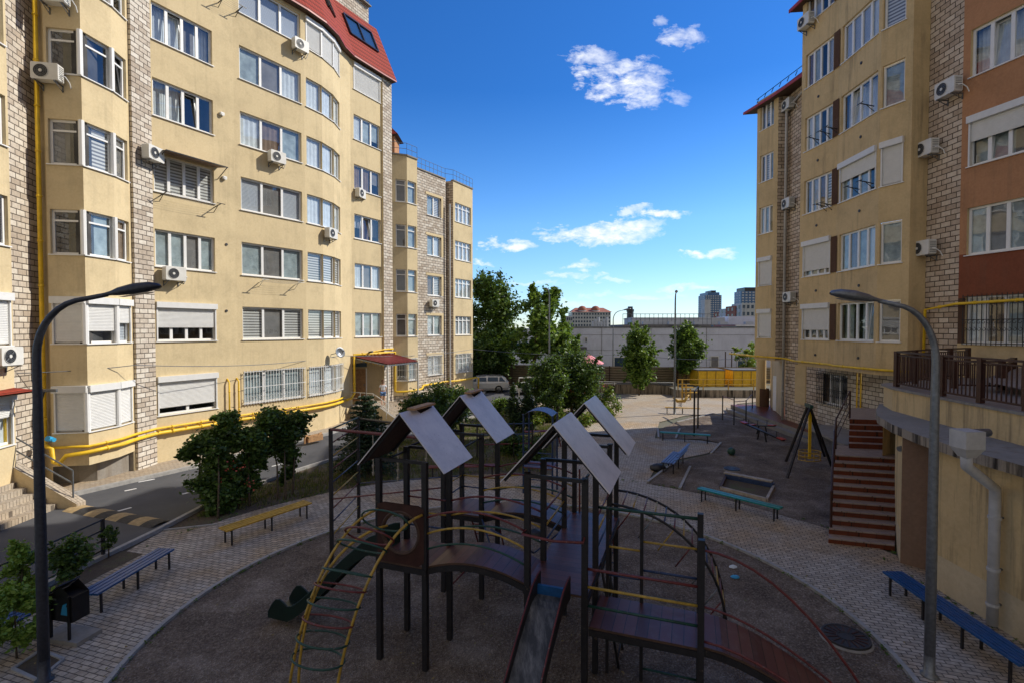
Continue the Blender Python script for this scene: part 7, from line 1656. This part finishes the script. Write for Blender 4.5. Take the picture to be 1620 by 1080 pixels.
def mth(op, a, b=None, c=None, clamp=False):
    q = n.new('ShaderNodeMath'); q.operation = op; q.use_clamp = clamp
    for i, v in enumerate((a, b, c)):
        if v is None: continue
        if isinstance(v, (int, float)): q.inputs[i].default_value = v
        else: l.new(v, q.inputs[i])
    return q.outputs[0]
ysafe = mth('MAXIMUM', sp.outputs[1], .05); cu_ = mth('DIVIDE', sp.outputs[0], ysafe); cv_ = mth('DIVIDE', sp.outputs[2], ysafe)
cx = n.new('ShaderNodeCombineXYZ'); l.new(cu_, cx.inputs[0]); l.new(mth('MULTIPLY', cv_, 1.9), cx.inputs[1])
def wn(s, det, dist=.25):
    q = n.new('ShaderNodeTexNoise'); q.inputs['Scale'].default_value = s; q.inputs['Detail'].default_value = det; q.inputs['Roughness'].default_value = .64; q.inputs['Distortion'].default_value = dist; l.new(cx.outputs[0], q.inputs['Vector']); return q
q1, q2 = wn(7, 8), wn(26, 8); n1, n2 = q1.outputs['Fac'], q2.outputs['Fac']
sc_ = n.new('ShaderNodeSeparateColor'); l.new(q1.outputs['Color'], sc_.inputs[0]); sc2 = n.new('ShaderNodeSeparateColor'); l.new(q2.outputs['Color'], sc2.inputs[0])
wu = mth('ADD', cu_, mth('ADD', mth('MULTIPLY', mth('SUBTRACT', sc_.outputs[0], .5), .16), mth('MULTIPLY', mth('SUBTRACT', sc2.outputs[0], .5), .05)))
wv = mth('ADD', cv_, mth('ADD', mth('MULTIPLY', mth('SUBTRACT', sc_.outputs[1], .5), .07), mth('MULTIPLY', mth('SUBTRACT', sc2.outputs[1], .5), .03)))
nz = mth('ADD', mth('MULTIPLY', mth('SUBTRACT', n1, .5), 1.8), mth('MULTIPLY', mth('SUBTRACT', n2, .5), 3.0))
tot = None
for (px, py, a, b, s) in ((985, 132, 78, 40, 1.0), (1000, 160, 50, 22, .9), (935, 98, 46, 16, .7), (1072, 66, 50, 16, .65), (1040, 40, 20, 12, .4), (1070, 155, 24, 12, .4), (945, 370, 110, 17, 1.0), (1000, 355, 62, 13, .9), (805, 390, 52, 10, 1.0), (1052, 340, 38, 9, .95), (1010, 332, 30, 7, .6), (1125, 404, 46, 10, .95), (912, 421, 32, 9, .8), (890, 434, 40, 8, .6), (930, 438, 30, 5, .6), (765, 415, 24, 5, .7), (955, 447, 48, 6, .6), (1090, 458, 70, 7, .45), (835, 450, 60, 6, .4), (1000, 470, 90, 5, .35), (900, 480, 60, 5, .3)):
    u0, v0 = (px-810)/F, (520-py)/F; du = mth('DIVIDE', mth('SUBTRACT', wu, u0), a/F); dv = mth('DIVIDE', mth('SUBTRACT', wv, v0), b/F)
    d2_ = mth('ADD', mth('MULTIPLY', du, du), mth('MULTIPLY', dv, dv)); k = mth('MULTIPLY', mth('ADD', mth('SUBTRACT', .9, d2_), nz), .85); k = mth('MULTIPLY', mth('MAXIMUM', mth('MINIMUM', k, 1.0), 0.0), s)
    tot = k if tot is None else mth('MAXIMUM', tot, k)
mxn = n.new('ShaderNodeMix'); mxn.data_type = 'RGBA'; l.new(tot, mxn.inputs[0]); elev = ramp(n, l, sp.outputs[2], [(0, (.66, .74, .90)), (.10, (.80, .85, .97)), (.2, (.85, .90, .98)), (.42, (.36, .60, .82)), (1, (.5, .7, .9))]); l.new(mixc(n, l, 1.0, hs_.outputs[0], elev, 'MULTIPLY'), mxn.inputs[6]); 
wh_ = mixc(n, l, n2, (4.6, 4.8, 5.2), (6.6, 6.6, 6.7)) ; l.new(wh_, mxn.inputs[7]); back = mth('MULTIPLY', mth('MULTIPLY', sp.outputs[1], -3.0, clamp=True), .85); back = mth('MULTIPLY', back, mth('ADD', .75, mth('MULTIPLY', n2, .5)), clamp=True)  # unseen pale cloud bank added behind the camera to fill and neutralise the shade
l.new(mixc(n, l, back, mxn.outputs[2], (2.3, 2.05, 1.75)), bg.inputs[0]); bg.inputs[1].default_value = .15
SC.render.engine = 'CYCLES'
SC.view_settings.view_transform = 'Standard'; SC.view_settings.look = 'None'; SC.view_settings.exposure = .44; SC.view_settings.gamma = 1
SC.cycles.max_bounces = 6; SC.cycles.transparent_max_bounces = 12
